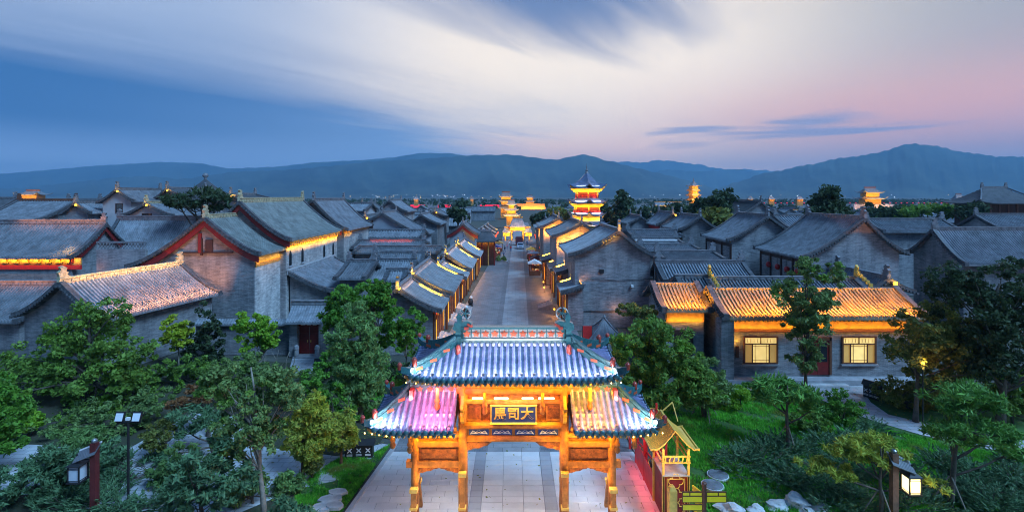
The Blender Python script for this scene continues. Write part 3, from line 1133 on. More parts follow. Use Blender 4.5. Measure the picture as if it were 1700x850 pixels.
# E: gatehouse with the red door
ge = thing('door_house', 'small gatehouse with red double door and tiled roof at the end of a stone path', 'gatehouse', (-19.0, 47.75, 0))
mb = MB(); roof_mesh(mb, -1, 1.7, 4.75, 3.45, -1.75, 1.75, .25, .07); roof_mesh(mb, 1, 1.5, 4.75, 3.45, -1.75, 1.75, .25, .07)
o = mb.build('roof', M.tile, ge); o.rotation_euler = (0, 0, math.pi / 2); o.location = (0, .6, 0)
mb = MB(); mb.bb(-1.8, 1.8, .45, .75, 4.7, 5.05); mb.bb(-1.86, 1.86, .4, .8, 5.052, 5.14); mb.build('ridge', M.ridge, ge)
for s in (-1, 1):
    mb = MB(); mb.bb(s * 1.0 if s > 0 else -1.75, 1.75 if s > 0 else -1.0, -.1, 1.4, 0, 3.25); mb.build('pier', M.brick, ge)
    mb = MB(); mb.bb(min(s * .02, s * .93), max(s * .02, s * .93), .25, .33, .25, 2.75)
    for zz_ in (.6, 1.4, 2.1):
        mb.bb(min(s * .1, s * .85), max(s * .1, s * .85), .22, .25, zz_, zz_ + .05)
    d_ = mb.build('door', M.red, ge)
    mb = MB(); mb.box((s * .16, .2, 1.4), (.05, .05, .2)); mb.build('handle', M.gold, d_)
    mb = MB(); mb.lathe([(.2, 0), (.22, .15), (.2, .6), (.24, .7), (.2, .95), (.08, 1.05)], (s * .95, -.35, .15), 10); mb.build('drum_stone', M.stone, ge)
mb = MB(); mb.bb(-.98, .98, .2, .4, 2.78, 3.3); mb.build('lintel', M.red, ge)
mb = MB()
for i in (-1, 0, 1):
    mb.bb(i * .55 - .2, i * .55 + .2, .14, .2, 2.9, 3.0)
mb.build('lintel_peg', M.white, ge)
mb = MB(); mb.bb(-1.2, 1.2, -.6, .4, 0, .15); mb.build('step', M.stone, ge)

gw = thing('garden_wall', 'low brick garden wall with tile coping left of the red door', 'wall', (-20.75, 48.2, 0))
mb = MB(); mb.bb(-9, 0, 0, .4, 0, 2.9); mb.build('wall_body', M.brick, gw)
mb = MB(); roof_mesh(mb, -1, .55, 3.35, 3.0, 0, 9, .26, .06); roof_mesh(mb, 1, .55, 3.35, 3.0, 0, 9, .26, .06)
o = mb.build('coping', M.tile, gw); o.rotation_euler = (0, 0, math.pi / 2); o.location = (0, .2, 0)
gw2 = thing('garden_wall', 'brick garden wall right of the red door, behind the feathery tree', 'wall', (-17.2, 48.2, 0))
mb = MB(); mb.bb(0, 7.0, 0, .4, 0, 2.9); mb.build('wall_body', M.brick, gw2)
mb = MB(); roof_mesh(mb, -1, .55, 3.35, 3.0, -7.0, 0, .26, .06); roof_mesh(mb, 1, .55, 3.35, 3.0, -7.0, 0, .26, .06)
o = mb.build('coping', M.tile, gw2); o.rotation_euler = (0, 0, math.pi / 2); o.location = (0, .2, 0)

# F: houses at the far left
F1 = across('long hall at the left edge with red and gold lit eaves', -220, 176, 67, 364, 61.5, 428, back=5, name='long_hall', pitch=.4, barge=M.red, ridge_h=.7, ridge=M.ridge)
fz = PZ(428, 61.5)
mb = MB(); mb.bb(4.75 - .1, 4.75 + .12, .5, 32, fz - .95, fz - .1); mb.build('eave_beam', M.ochre, F1)
mb = MB(); mb.bb(4.75 - .08, 4.75 + .16, .5, 32, fz - 1.5, fz - .96); mb.build('frieze_board', M.redbright, F1)
brk = MB()
for yy in np.arange(.8, 31, 1.3):
    brk.box((4.75 + .2, yy, fz - .62), (.22, .9, .12)); brk.box((4.75 + .2, yy, fz - .4), (.26, .4, .3))
brk.build('eave_bracket', M.gold, F1)
strip(F1, (5.25, .5, fz - .35), (5.25, 32, fz - .35), .06, (-1, 0, -.35), 420)
strip(F1, (.9, 20, PZ(364, 67) + .1), (.9, 31.5, PZ(364, 67) + .1), .06, (-1, 0, -.5), 95, (1, .33, .12), 'ridge_light')
bulb(F1, (4.3, 30, PZ(420, 62) + .6), 60, WARM)
F2 = across('grey roofed hall between the long hall and the red gabled house', 196, 345, 73, 358, 67.8, 430, back=5, name='middle_hall', pitch=.3, ridge_h=.6)
bulb(F2, (.6, .2, PZ(372, 73)), 30, (1, .4, .1))
F4 = across('low roof with orange lit ridge left of the garden hall', -220, 98, 54, 465, 49.3, 535, back=3.5, name='low_house', pitch=.32, ridge_h=.6, finial=False)
strip(F4, (.8, 4, PZ(468, 54) + .15), (.8, 19.5, PZ(468, 54) + .15), .06, (-1, 0, -.4), 110, (1, .33, .12), 'ridge_light')
F3 = thing('brick_parapet', 'brick wall with pierced lattice top between two halls', 'wall', (PX(160, 60.8), 60.8, 0))
mb = MB(); mb.bb(0, 5.8, 0, .5, 0, PZ(414, 60.8)); mb.build('wall_body', M.brick, F3)
mb = MB()
zt = PZ(402, 60.8); z0 = PZ(414, 60.8)
for i in range(15):
    x0 = .1 + i * .375
    for k in (0, 1):
        mb.box((x0 + .17, .22 + k * .05, (zt + z0) / 2 - .05), (.07, .05, .85), ry=R(38 if k else -38))
mb.bb(-.05, 5.85, .02, .48, zt - .12, zt + .05)
mb.build('lattice', M.ridge, F3)
bulb(F3, (.4, -.7, z0 - 2.2), 14, (1, .38, .16))

across('dark roofed hall at the far left edge', -120, 28, 96, 327, 88, 366, back=8, name='dark_hall', pitch=.5, roof=M.tiledark, group='houses behind the long hall')
across('grey hall with orange lit ridge behind the long hall', 30, 128, 94, 330, 86, 366, back=7, name='grey_hall', pitch=.5, ridge=M.brownwood)
gable('small grey gable behind the long hall ridge', 84, (124, 333), (98, 356), (150, 354), 93, name='small_gable_house', pitch=.5)
across('narrow roof left of the white gabled house', 112, 168, 100, 330, 94, 352, back=6, name='narrow_house', pitch=.5)
G2 = gable('pale gabled house with one dark window and amber lit gable tip', 86, (193, 311), (160, 337), (222, 334), 97, name='pale_gabled_house', pitch=.4, wall=M.plaster)
w = place_window(G2, 'y', .4, (0.2, PZ(346, 86)), 1.0, 1.5, M.glass, M.darkwood)
G3 = gable('pale low gable with a slit window and amber lit tip', 78, (241, 334), (203, 358), (288, 359), 87, name='low_gabled_house', pitch=.4, wall=M.plaster, ridge=M.ridge_pale)
place_window(G3, 'y', .4, (0.0, PZ(358, 78)), 1.3, .5, M.glass, M.darkwood)
G4 = gable('dark gable with amber lit tip behind the pine', 92, (276, 310), (252, 332), (318, 331), 104, name='dark_gabled_house', pitch=.5, roof=M.tiledark)
G5 = gable('dark gable with amber lit tip right of the round pavilion', 90, (382, 320), (362, 334), (420, 332), 99, name='dark_gabled_house', pitch=.5, roof=M.tiledark)
for h_, px, py, Y in ((G2, 193, 317, 86), (G3, 241, 340, 78), (G4, 276, 316, 92), (G5, 382, 326, 90)):
    mb = MB(); mb.box((.35, -.25, PZ(py, Y) - .1), (.2, .2, .2)); mb.build('gable_lamp', M.led, h_)
    bulb(h_, (.5, -.5, PZ(py, Y) + .2), 45, (1, .5, .06))
cp = thing('round_pavilion', 'dark conical pavilion roof with ball finial behind the pine', 'pavilion', (PX(341, 112), 112, 0))
r = 6.0
za, ze_ = PZ(298, 112), PZ(327, 112)
mb = MB(); mb.lathe([(r, ze_ - .2), (r, ze_), (r * .72, ze_ + (za - ze_) * .2), (r * .42, ze_ + (za - ze_) * .48), (r * .16, ze_ + (za - ze_) * .82), (.25, za)], n=24); mb.build('roof', M.tiledark, cp, True)
mb = MB(); mb.lathe([(.3, 0), (.35, .2), (.2, .4), (.55, .7), (.6, 1.0), (.35, 1.4), (.05, 1.5)], (0, 0, za - .1), 12); mb.build('ball_finial', M.ridge, cp, True)
mb = MB(); mb.lathe([(r * .7, 0), (r * .7, ze_ - .1)], n=24); mb.build('wall', M.brick, cp)

# roofs between the tall hall and the street shops
across('blue grey roof behind the little porch', 620, 706, 76, 416, 71.5, 446, back=3.5, name='yard_house', pitch=.32)
across('blue grey hall with a porch roof, behind the street shops', 624, 691, 69.5, 428, 64.5, 467, back=3.4, name='yard_house', pitch=.32)
across('low porch roof in front of the blue grey hall', 643, 676, 63.6, 444, 61.6, 467, back=.9, name='porch', cat='porch', pitch=.32, finial=False, ov=.3)
across('small grey yard house right of the pale lit wall', 577, 624, 66, 430, 61, 463, back=3.4, name='yard_house', pitch=.32)
mr = across('long grey roof faintly reddened by a lamp', 596, 706, 86, 397, 82, 412, back=4, name='red_tinged_house', pitch=.4)
strip(mr, (.6, 2, PZ(399, 86)), (.6, 9, PZ(399, 86)), .06, (-1, 0, -.6), 40, (1, .12, .08), 'ridge_light')
mr2 = across('long low roof in front of the red tinged roof', 596, 732, 80.5, 407, 77.5, 420, back=2, name='long_low_house', pitch=.3, finial=False)
bulb(mr2, (2.2, 1.0, PZ(414, 78) + .7), 16, WARM); bulb(mr2, (2.2, 11.5, PZ(414, 78) + .7), 16, WARM)
across('grey flat looking roof behind the red tinged roof', 590, 706, 97, 380, 93, 394, back=4, name='long_low_house', pitch=.5)
gable('big smooth grey gable with a long sweeping right roof', 98, (634, 351), (612, 366), (707, 391), 110, name='sweeping_gable_house', pitch=.4, wall=M.plastergrey, dent=False)
gable('grey brick gable left of the big smooth gable', 101, (606, 356), (580, 376), (640, 376), 112, name='brick_gable_house', pitch=.4)
mw = across('pale house with dark square windows behind the yard roofs', 545, 618, 118, 336, 112, 350, back=5, name='pale_long_house', pitch=.5, wall=M.plaster)
for k in (3.2, 4.6):
    mb = MB(); mb.bb(5.3, 5.4, k - .45, k + .45, PZ(366, 112), PZ(356, 112)); mb.build('window', M.glass, mw)
gable('grey gable with pale plastered top, behind the tall hall', 128, (646, 331), (620, 352), (676, 352), 142, name='tall_gable_house', pitch=.5)
gable('narrow grey gable left of the tall grey gable', 122, (601, 336), (585, 345), (626, 352), 134, name='narrow_gable_house', pitch=.5)
gable('grey gable with pale right slope near the pale gatepost', 112, (698, 354), (678, 372), (731, 373), 124, name='pale_slope_house', pitch=.4)
gable('small grey gable left of the dark tree', 150, (722, 349), (706, 358), (742, 360), 162, name='small_gable_house', pitch=.5)
rg = gable('grey house with red triangular gable above a plain wall', 104, (768, 369), (741, 389), (794, 390), 113, name='red_gable_house', barge=M.red, pitch=.4, wall=M.plastergrey, dent=False)

# ------------------------------------------------------------------ shops along the west side of the street
def shop(label, Y0, Y1, xe, ze, xr, zr, lit=14, cols=4, wl=3.5):
    root = house(label, xr, Y0, 0, Y1 - Y0, wl, xe - xr, zr - .4, ze, ze, name='street_shop', cat='shop', ov=.9, pitch=.32, group='tiled shops along the west side of the street', ridge_h=.4, roof=M.tilepale)
    w = xe - xr
    xw = w - .82
    facade(root, 1, xw, .5, Y1 - Y0 - .5, 0, ze - .25, cols, M.brownwood, M.darkwood, lit=lit * .8, fascia=M.redbright)
    # lamps on the roof along the far verge, washing the next gable
    xs, zs = prof_pts(w, zr - .4, ze, 20)
    a, b = .25 * w, .8 * w
    strip(root, (a, Y1 - Y0 - .55, np.interp(a, xs, zs) + .22), (b, Y1 - Y0 - .55, np.interp(b, xs, zs) + .22), .08, (0, 1, .15), lit * 9, (1, .5, .035), 'verge_light')
    mb = MB(); mb.bb(.15, .3, -.2, .25, zr - .35, zr - .2); mb.build('ridge_lamp', M.led, root)
    bulb(root, (.25, -.45, zr + .1), lit * 5, (1, .5, .035))
    strip(root, (.5, .4, zr - .5), (.5, Y1 - Y0 - .4, zr - .5), .04, (-1, 0, .1), lit * 1.4, PINK, 'ridge_light')
    # floor glow from the open doors
    for k in range(cols - 1):
        yy = .5 + (Y1 - Y0 - 1) * (k + .5) / (cols - 1)
        bulb(root, (xw + .75, yy, 1.1), lit * 1.3, (1.0, .38, .08), .1, 'door_light')
    return root


shop('nearest west shop, its roof end rising over the garden trees', 50, 56.6, -6.9, 3.65, -11.2, 6.2, cols=4)
shop('second west shop with the widest roof and red eave board', 57.2, 70, -6.6, 3.95, -11.25, 6.6, cols=6, lit=15)
shop('short low west shop squeezed between two taller roofs', 70.6, 76.5, -6.3, 3.5, -10.2, 5.6, cols=3, lit=10)
shop('fourth west shop with yellow lit verge', 77, 90, -6.1, 3.8, -10.0, 6.6, cols=5)
shop('fifth west shop, last one before the dark hipped hall', 91, 102, -5.7, 3.9, -9.6, 6.7, cols=4, lit=16)


def steps(label, x, y, w, n=5, side=1, lit=True):
    root = thing('stone_steps', label, 'steps', (x, y, 0), group='stone steps at the shop doors')
    for i in range(n):
        mb = MB()
        d = .38
        mb.bb(0, side * (n - i) * d, -w / 2, w / 2, i * .13 + .002, (i + 1) * .13)
        mb.build('step', M.stone, root)
    for s in (-1, 1):
        mb = MB()
        mb.prism([(0, 0), (side * (n * .38 + .1), 0), (side * (n * .38 + .1), .12), (0, n * .13 + .12)], 'y', s * w / 2 - .13 * (s < 0) + (.002 if s > 0 else -.002), s * w / 2 + .13 * (s > 0) + (.002 if s > 0 else -.002))
        mb.build('cheek_stone', M.stone, root)
    return root


steps('stone steps at the door of the second west shop, near end', -7.4, 61.2, 3.4)
steps('stone steps in front of the second west shop, far end', -7.2, 67.0, 3.0)
steps('stone steps at the nearest west shop, behind the arch finial', -7.6, 53.0, 2.4)
for lab, x, y in (('dark drum shaped guardian stone beside the near shop steps', -5.7, 63.2), ('dark drum shaped guardian stone beside the far shop steps', -5.6, 69.2)):
    t_ = thing('guardian_stone', lab, 'stone figure', (x, y, 0), group='dark guardian stones by the shop steps')
    mb = MB(); mb.bb(-.3, .3, -.35, .35, 0, .35); mb.build('plinth', M.black, t_)
    mb = MB(); mb.lathe([(.22, 0), (.34, .2), (.36, .45), (.26, .7), (.12, .85)], (0, 0, .35), 10); mb.build('figure_body', M.black, t_, True)
    mb = MB(); mb.lathe([(.1, 0), (.2, .1), (.2, .25), (.08, .36)], (.05, 0, 1.1), 10); mb.build('figure_top', M.white, t_, True)

# dark hipped hall, planters and stall beyond the shops
def hip_mesh(mb, a, b, r, zr, ze, lift=.5, n=9, m=25):
    """hipped roof surface, ridge half length r along x"""
    xs = np.linspace(-a, a, m)
    ys = np.linspace(-b, b, 2 * n + 1)
    X, Y = np.meshgrid(xs, ys, indexing='ij')
    tf = np.abs(Y) / b
    ts = np.clip((np.abs(X) - r) / (a - r), 0, 1)
    t = np.maximum(tf, ts)
    Z = zr - (zr - ze) * (1 - (1 - t) ** 1.5) + lift * (tf * ts) ** 3
    P = np.stack([X, Y, Z], axis=2)
    mb.grid(P)
    Q = P.copy()
    Q[:, :, 2] = ze - .22 + lift * (tf * ts) ** 3
    mb.grid(Q)
    for e in (P[0], P[-1], P[:, 0], P[:, -1]):
        E = np.stack([e, e], axis=0).copy()
        tfe = np.abs(E[1, :, 1]) / b
        tse = np.clip((np.abs(E[1, :, 0]) - r) / (a - r), 0, 1)
        E[1, :, 2] = ze - .22 + lift * (tfe * tse) ** 3
        mb.grid(E)


def ridge_curve(mb, pts, w=.22, h=.22):
    for p, q in zip(pts[:-1], pts[1:]):
        p, q = Vector(p), Vector(q)
        d = q - p
        side = Vector((-d.y, d.x, 0))
        if side.length < 1e-6:
            side = Vector((1, 0, 0))
        side = side.normalized() * w / 2
        u = Vector((0, 0, h))
        mb.hexa([p - side, p + side, q + side, q - side, p - side + u, p + side + u, q + side + u, q - side + u])


hh = thing('hipped_hall', 'dark hipped roof hall with lit columns beyond the west shops', 'hall', (PX(806, 112), 112, 0))
za, ze_ = PZ(384, 112), PZ(399, 112)
mb = MB(); hip_mesh(mb, 2.9, 2.6, 1.2, za, ze_, .6); mb.build('roof', M.tiledark, hh)
mb = MB(); ridge_curve(mb, [(-1.3, 0, za), (1.3, 0, za)], .3, .4); mb.build('ridge', M.ridge, hh)
for x in (-2, -.7, .7, 2):
    mb = MB(); mb.tube([(x, -1.9, 0), (x, -1.9, ze_ - .15)], .14, 8); mb.build('column', M.ochre if x in (-2, .7) else M.red, hh)
mb = MB(); mb.bb(-2.1, 2.1, -1.2, 1.9, 0, ze_ - .2); mb.build('wall', M.darkwood, hh)
strip(hh, (-2, -1.7, ze_ - .4), (2, -1.7, ze_ - .4), .06, (0, .5, -1), 60)
for i, (px, py, w_, lab) in enumerate(((823, 439, 5.2, 'stone planter box of dark plants beside the west shops'),)):
    X, Y = GP(px, py)
    t_ = thing('planter', lab, 'planter', (X, Y, 0))
    mb = MB(); mb.bb(-w_ / 2, w_ / 2, 0, 2.0, 0, .55); mb.bb(-w_ / 2 - .06, w_ / 2 + .06, -.06, 2.06, .552, .64); mb.build('box', M.stone, t_)
    planter_xy = (X, Y, w_)
st = thing('market_stall', 'orange lit market stall with yellow awning on the left of the street', 'stall', (-4.9, 117, 0))
mb = MB()
for x in (-1.2, 1.2):
    for y in (-1, 1):
        mb.bb(x - .05, x + .05, y - .05, y + .05, 0, 2.7)
mb.build('frame', M.red, st)
mb = MB(); mb.prism([(-1.5, 2.55), (1.5, 2.55), (0, 3.2)], 'y', -1.3, 1.3); mb.build('awning', M.gold, st)
mb = MB(); mb.bb(-1.2, 1.2, -1, 1, 0, .95); mb.build('counter', M.ochre, st)
bulb(st, (0, -.9, 2.3), 90)

# ------------------------------------------------------------------ east side of the street
R1 = gable('tall grey brick house whose blank gable faces the arch, first on the east side', 58, (1028, 379), (944, 425), (1092, 427), 70, name='tall_street_house', pitch=.32, og=.35, roof=M.tilepale)
R1w = PX(963, 58) - PX(1028, 58)
facade(R1, -1, R1w, .6, 11.4, .0, 7.6, 5, M.brownwood, M.darkwood, lit=9, fascia=M.ochre)
mb = MB(); mb.bb(R1w - .09, R1w + .03, .36, .52, 0, 7.5); mb.build('corner_light', M.led, R1)
strip(R1, (-.35, -.25, PZ(384, 58) - .5), (-1.9, -.25, PZ(398, 58) - .4), .06, (-.3, .8, .5), 40, WARM, 'gable_light')
bulb(R1, (.2, -.5, PZ(378, 58)), 35)
mb = MB(); mb.bb(R1w, 4.0, .22, .34, PZ(516, 58) - .06, PZ(516, 58) + .06); mb.build('string_course', M.ridge, R1)

mb = MB(); mb.tube([(4.1, .25, 7.6), (4.1, .25, .0)], .06, 6); mb.build('drain_pipe', M.metal, R1)
mb = MB(); mb.tube([(-3.6, .28, 5.6), (0, .28, 5.35), (3.9, .28, 5.55)], .025, 5); mb.build('cable', M.black, R1)
mb = MB(); mb.bb(-2.2, -1.7, .2, .36, 6.2, 6.6); mb.build('vent', M.black, R1)
mb = MB(); mb.bb(1.4, 1.65, .05, .36, 4.6, 4.85); mb.build('camera_box', M.white, R1)
bulb(R1, (-.3, -.35, 2.0), 30, (1, .4, .12), .08, 'wall_lamp')
R2 = gable('second east house, its brick gable glowing orange', 76, (966, 367), (916, 394), (1010, 394), 90, name='street_house', cat='house', pitch=.35, group='tall houses along the east side of the street', roof=M.tilepale)
R3 = gable('third east house, a small orange gable under the pagoda', 98, (928, 359), (896, 378), (958, 378), 112, name='street_house', cat='house', pitch=.4, group='tall houses along the east side of the street', roof=M.tilepale)
R4 = gable('fourth east house near the far street gate', 120, (912, 364), (889, 380), (935, 381), 134, name='street_house', cat='house', pitch=.5, group='tall houses along the east side of the street', roof=M.tilepale)
for h_, Y, apex, eave, P_ in ((R2, 76, (966, 370), (916, 394), 150), (R3, 98, (928, 362), (896, 378), 150), (R4, 120, (912, 366), (889, 380), 120)):
    X0 = PX(apex[0], Y)
    x1 = PX(eave[0], Y) - X0
    strip(h_, (.2, -.55, PZ(eave[1], Y) - .4), (x1 + .8, -.55, PZ(eave[1], Y) - 1.4), .1, (0, 1, .5), P_ * 3.5, (1, .33, .035), 'gable_light')
    bulb(h_, (x1 * .25, -.5, PZ(apex[1], Y) + .1), 40)
    bulb(h_, (x1 * .2, .8, PZ(apex[1], Y) + .5), 30)


def pent(label, Y0, Y1, xe, ze, xr, zr, lit=16, zwall=7.0):
    root = house(label, xr, Y0, 0, Y1 - Y0, xe and (xr - xe), .25, zr - .25, ze, zr - .3, name='pent_shop', cat='shop', ov=.7, pitch=.24, ridge_h=.3, finial=False,
                 group='small pent roofed shops along the east side of the street', roof=M.tilepale)
    w = xr - xe
    facade(root, -1, -(w - .72), .4, Y1 - Y0 - .4, 0, ze - .2, 3, M.brownwood, M.darkwood, lit=lit * .6, fascia=M.brownwood)
    xs, zs = prof_pts(w, zr - .25, ze, 20)
    a, b = .1 * w, .8 * w
    strip(root, (-a, Y1 - Y0 - .4, np.interp(a, xs, zs) + .2), (-b, Y1 - Y0 - .4, np.interp(b, xs, zs) + .2), .08, (0, 1, .4), lit * 8, (1, .5, .035), 'verge_light')
    strip(root, (-.3, .3, zr + .05), (-.3, Y1 - Y0 - .3, zr + .05), .06, (1, 0, .35), lit * 5, (1, .36, .04), 'wall_light')
    bulb(root, (-(w + .35), (Y1 - Y0) * .5, 2.4), lit * 2.0, (1, .40, .12), .15, 'door_light')
    return root


pent('nearest east pent roof, leaning on the tall brick house', 56.6, 63, 5.45, 4.2, 7.95, 5.2)
pent('second east pent roof with bright yellow wall behind', 65.5, 71, 5.7, 4.9, 7.9, 5.9, lit=18)
pent('third east pent roof above a pink lit pavement', 75, 83, 5.6, 4.0, 8.0, 5.2, lit=20)
pent('fourth east pent roof by the white parasol', 86, 93, 5.0, 3.8, 7.6, 4.9, lit=16)
def ground_lamp(label, x, y, z, watts, color, pole=False):
    t = thing('ground_lamp', label, 'lamp', (x, y, 0))
    mb = MB(); mb.lathe([(.09, 0), (.09, .04), (.035, .06), (.035, z - .12)], n=8); mb.build('stem', M.black, t)
    mb = MB(); mb.lathe([(.03, 0), (.10, .05), (.10, .15), (.03, .2)], (0, 0, z - .12), 8); mb.build('globe', M.led, t)
    bulb(t, (0, -.25, z + .15), watts, color, .15, 'pavement_light')
    return t


ground_lamp('small bollard lamp lighting the pavement by the third pent roof, near one', 5.0, 79.5, .8, 130, (1, .36, .14))
ground_lamp('small bollard lamp lighting the pavement by the third pent roof, far one', 5.2, 84.5, .8, 110, (1, .36, .14))
ground_lamp('small bollard lamp by the second east pent roof', 5.3, 64.2, .8, 60, (1, .36, .10))
ground_lamp('small bollard lamp in front of the nearest east pent roof', 6.2, 54.5, .8, 60, (1, .36, .10))
steps('dark stone steps below the second east pent roof', 5.4, 69.0, 2.6, side=-1)
ORD = ('first', 'second', 'third', 'fourth', 'fifth', 'sixth', 'seventh')
for i, (y, x) in enumerate(((100, 6.4), (108, 6.4), (117, 6.5), (127, 6.6), (140, 6.8), (152, 7.0))):
    h_ = house('low lit shop with yellow eaves, %s from the near end of the far east row' % ORD[i], x + 3.2, y, 0, 7.2, 3.2, 3.2, 5.6, 3.6, 3.6, name='far_shop', cat='shop', pitch=.5, dent=False, finial=False, group='far shops on the east side')
    strip(h_, (-3.1, .3, 4.0), (-3.1, 7, 4.0), .1, (.9, 0, .25), 170, (1, .5, .03))
    for q in range(4):
        mb = MB(); mb.lathe([(.08, -.28), (.2, -.2), (.25, 0), (.2, .2), (.08, .28)], (-3.05, .9 + q * 1.7, 2.9), 8); mb.build('lantern', M.redlantern, h_, True)
    strip(h_, (-2.6, .3, 3.2), (-2.6, 7, 3.2), .1, (-.2, 0, -1), 50)
for i, (y, x) in enumerate(((118, -5.6), (128, -5.2), (138, -4.9), (149, -4.6), (160, -4.4))):
    h_ = house('low lit shop with yellow eaves, %s from the near end of the far west row' % ORD[i], x - 3.4, y, 0, 8.0, 3.4, 3.4, 6.0, 3.8, 3.8, name='far_shop', cat='shop', pitch=.5, dent=False, finial=False, group='far shops on the west side')
    strip(h_, (3.3, .3, 4.3), (3.3, 7.6, 4.3), .1, (-.9, 0, .25), 190, (1, .5, .03))
    for q in range(4):
        mb = MB(); mb.lathe([(.08, -.28), (.2, -.2), (.25, 0), (.2, .2), (.08, .28)], (3.2, .9 + q * 1.9, 3.1), 8); mb.build('lantern', M.redlantern, h_, True)
    strip(h_, (2.8, .3, 3.3), (2.8, 7.6, 3.3), .1, (.2, 0, -1), 60)

# courtyard houses east of the street
Rg1 = gable('grey courtyard house with dark timber front, second from the right edge row', 72, (1276, 355), (1207, 400), (1345, 400), 82, name='courtyard_house', pitch=.3, wall=M.brick)
facade(Rg1, -1, -(PX(1276, 72) - PX(1207, 72)) + .8, .5, 9.5, 4.2, 8.2, 4, M.darkwood, M.darkwood)
Rg2 = gable('largest grey courtyard house with red lanterns under its left eave', 58, (1436, 358), (1331, 429), (1508, 422), 69.5, name='courtyard_house', pitch=.3)
xw = -(PX(1436, 58) - PX(1331, 58)) + .8
facade(Rg2, -1, xw, .5, 11, 3.6, 7.6, 5, M.darkwood, M.darkwood)
for k, yy in enumerate((1.8, 4.0, 6.2, 8.4)):
    t_ = thing('red_lantern', 'red paper lantern under the dark eave of the largest courtyard house', 'lantern', (PX(1436, 58) + xw - .35, 58 + yy, 6.1), group='red lanterns under the dark eave')
    mb = MB(); mb.lathe([(.1, -.35), (.26, -.25), (.32, 0), (.26, .25), (.1, .35)], n=10); mb.build('paper_shade', M.redbright, t_, True)
    mb = MB(); mb.tube([(0, 0, .35), (0, 0, 1.1)], .015, 4); mb.build('cord', M.black, t_)
X0 = PX(1548, 62.5)
house('wide grey house with ribbed roof at the right edge', X0, 62.5, -math.pi / 2, 26, 4.2, 4.6, PZ(377, 62.5) - .4, 7.6, 7.2, name='courtyard_house', pitch=.3)
across('long grey ridge behind the right edge houses', 1436, 1566, 80, 362, 76, 385, back=4, name='long_grey_house', pitch=.4)
across('grey roof at the right edge below the dark temple', 1618, 1800, 88, 354, 82, 385, back=5, name='long_grey_house', pitch=.45)
across('grey roof between the two gabled courtyard houses', 1285, 1345, 90, 356, 85, 380, back=5, name='long_grey_house', pitch=.45)
Rs2 = gable('grey gabled house with shaded front, left of the round dark bush', 86, (1163, 356), (1127, 382), (1192, 380), 96, name='gabled_yard_house', pitch=.35)
Rs1 = gable('small grey gabled house with red boarding', 102, (1117, 351), (1090, 374), (1142, 372), 112, name='gabled_yard_house', pitch=.4)
mb = MB(); mb.bb(-2.6, -2.5, .5, 9, PZ(382, 102), PZ(376, 102)); mb.build('boarding', M.redbright, Rs1)
gable('small dark gabled house beside the conifer', 110, (1064, 357), (1043, 372), (1090, 374), 120, name='gabled_yard_house', pitch=.5)
gable('dark gabled temple roof with tall finials behind the courtyard houses', 118, (1264, 332), (1226, 358), (1292, 358), 132, name='temple_hall', cat='temple', pitch=.45, roof=M.tiledark, dent=False)
# long roofs stepping back behind the blank gable
for lab, x0, x1, Yr, ry, Ye, ey in (
        ('long ribbed roof directly behind the lit garden house', 1088, 1234, 58, 431, 53.5, 476),
        ('grey roof one step behind the ribbed roof', 1088, 1186, 66, 415, 62.5, 432),
        ('low grey roof with a white coping strip', 1060, 1150, 73, 404, 70, 416),
        ('grey roof beside the tall street house', 1050, 1124, 80, 393, 76.5, 406),
        ('farthest of the stepped grey roofs', 1040, 1122, 88, 380, 84, 393)):
    across(lab, x0, x1, Yr, ry, Ye, ey, back=3.2, name='stepped_house', pitch=.32, group='grey roofs stepping back on the east side')
wl = thing('coping_wall', 'pale coped yard wall among the stepped grey roofs', 'wall', (PX(1056, 76), 76, 0))
mb = MB(); mb.bb(0, 6, 0, .35, 0, PZ(400, 76)); mb.build('wall_body', M.brick, wl)
mb = MB(); mb.bb(-.1, 6.1, -.1, .45, PZ(400, 76) + .002, PZ(399, 76) + .12); mb.build('coping', M.white, wl)

# ------------------------------------------------------------------ the garden house with lit windows
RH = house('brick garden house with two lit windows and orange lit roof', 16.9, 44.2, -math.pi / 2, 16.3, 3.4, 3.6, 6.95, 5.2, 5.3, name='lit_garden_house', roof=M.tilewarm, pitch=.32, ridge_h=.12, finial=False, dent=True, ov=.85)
roof_lamps(RH, 1, 3.6, 6.95, 5.3, .6, 15.7, 2700, (1, .30, .004), t=1.07, up=.85, aim=.05)
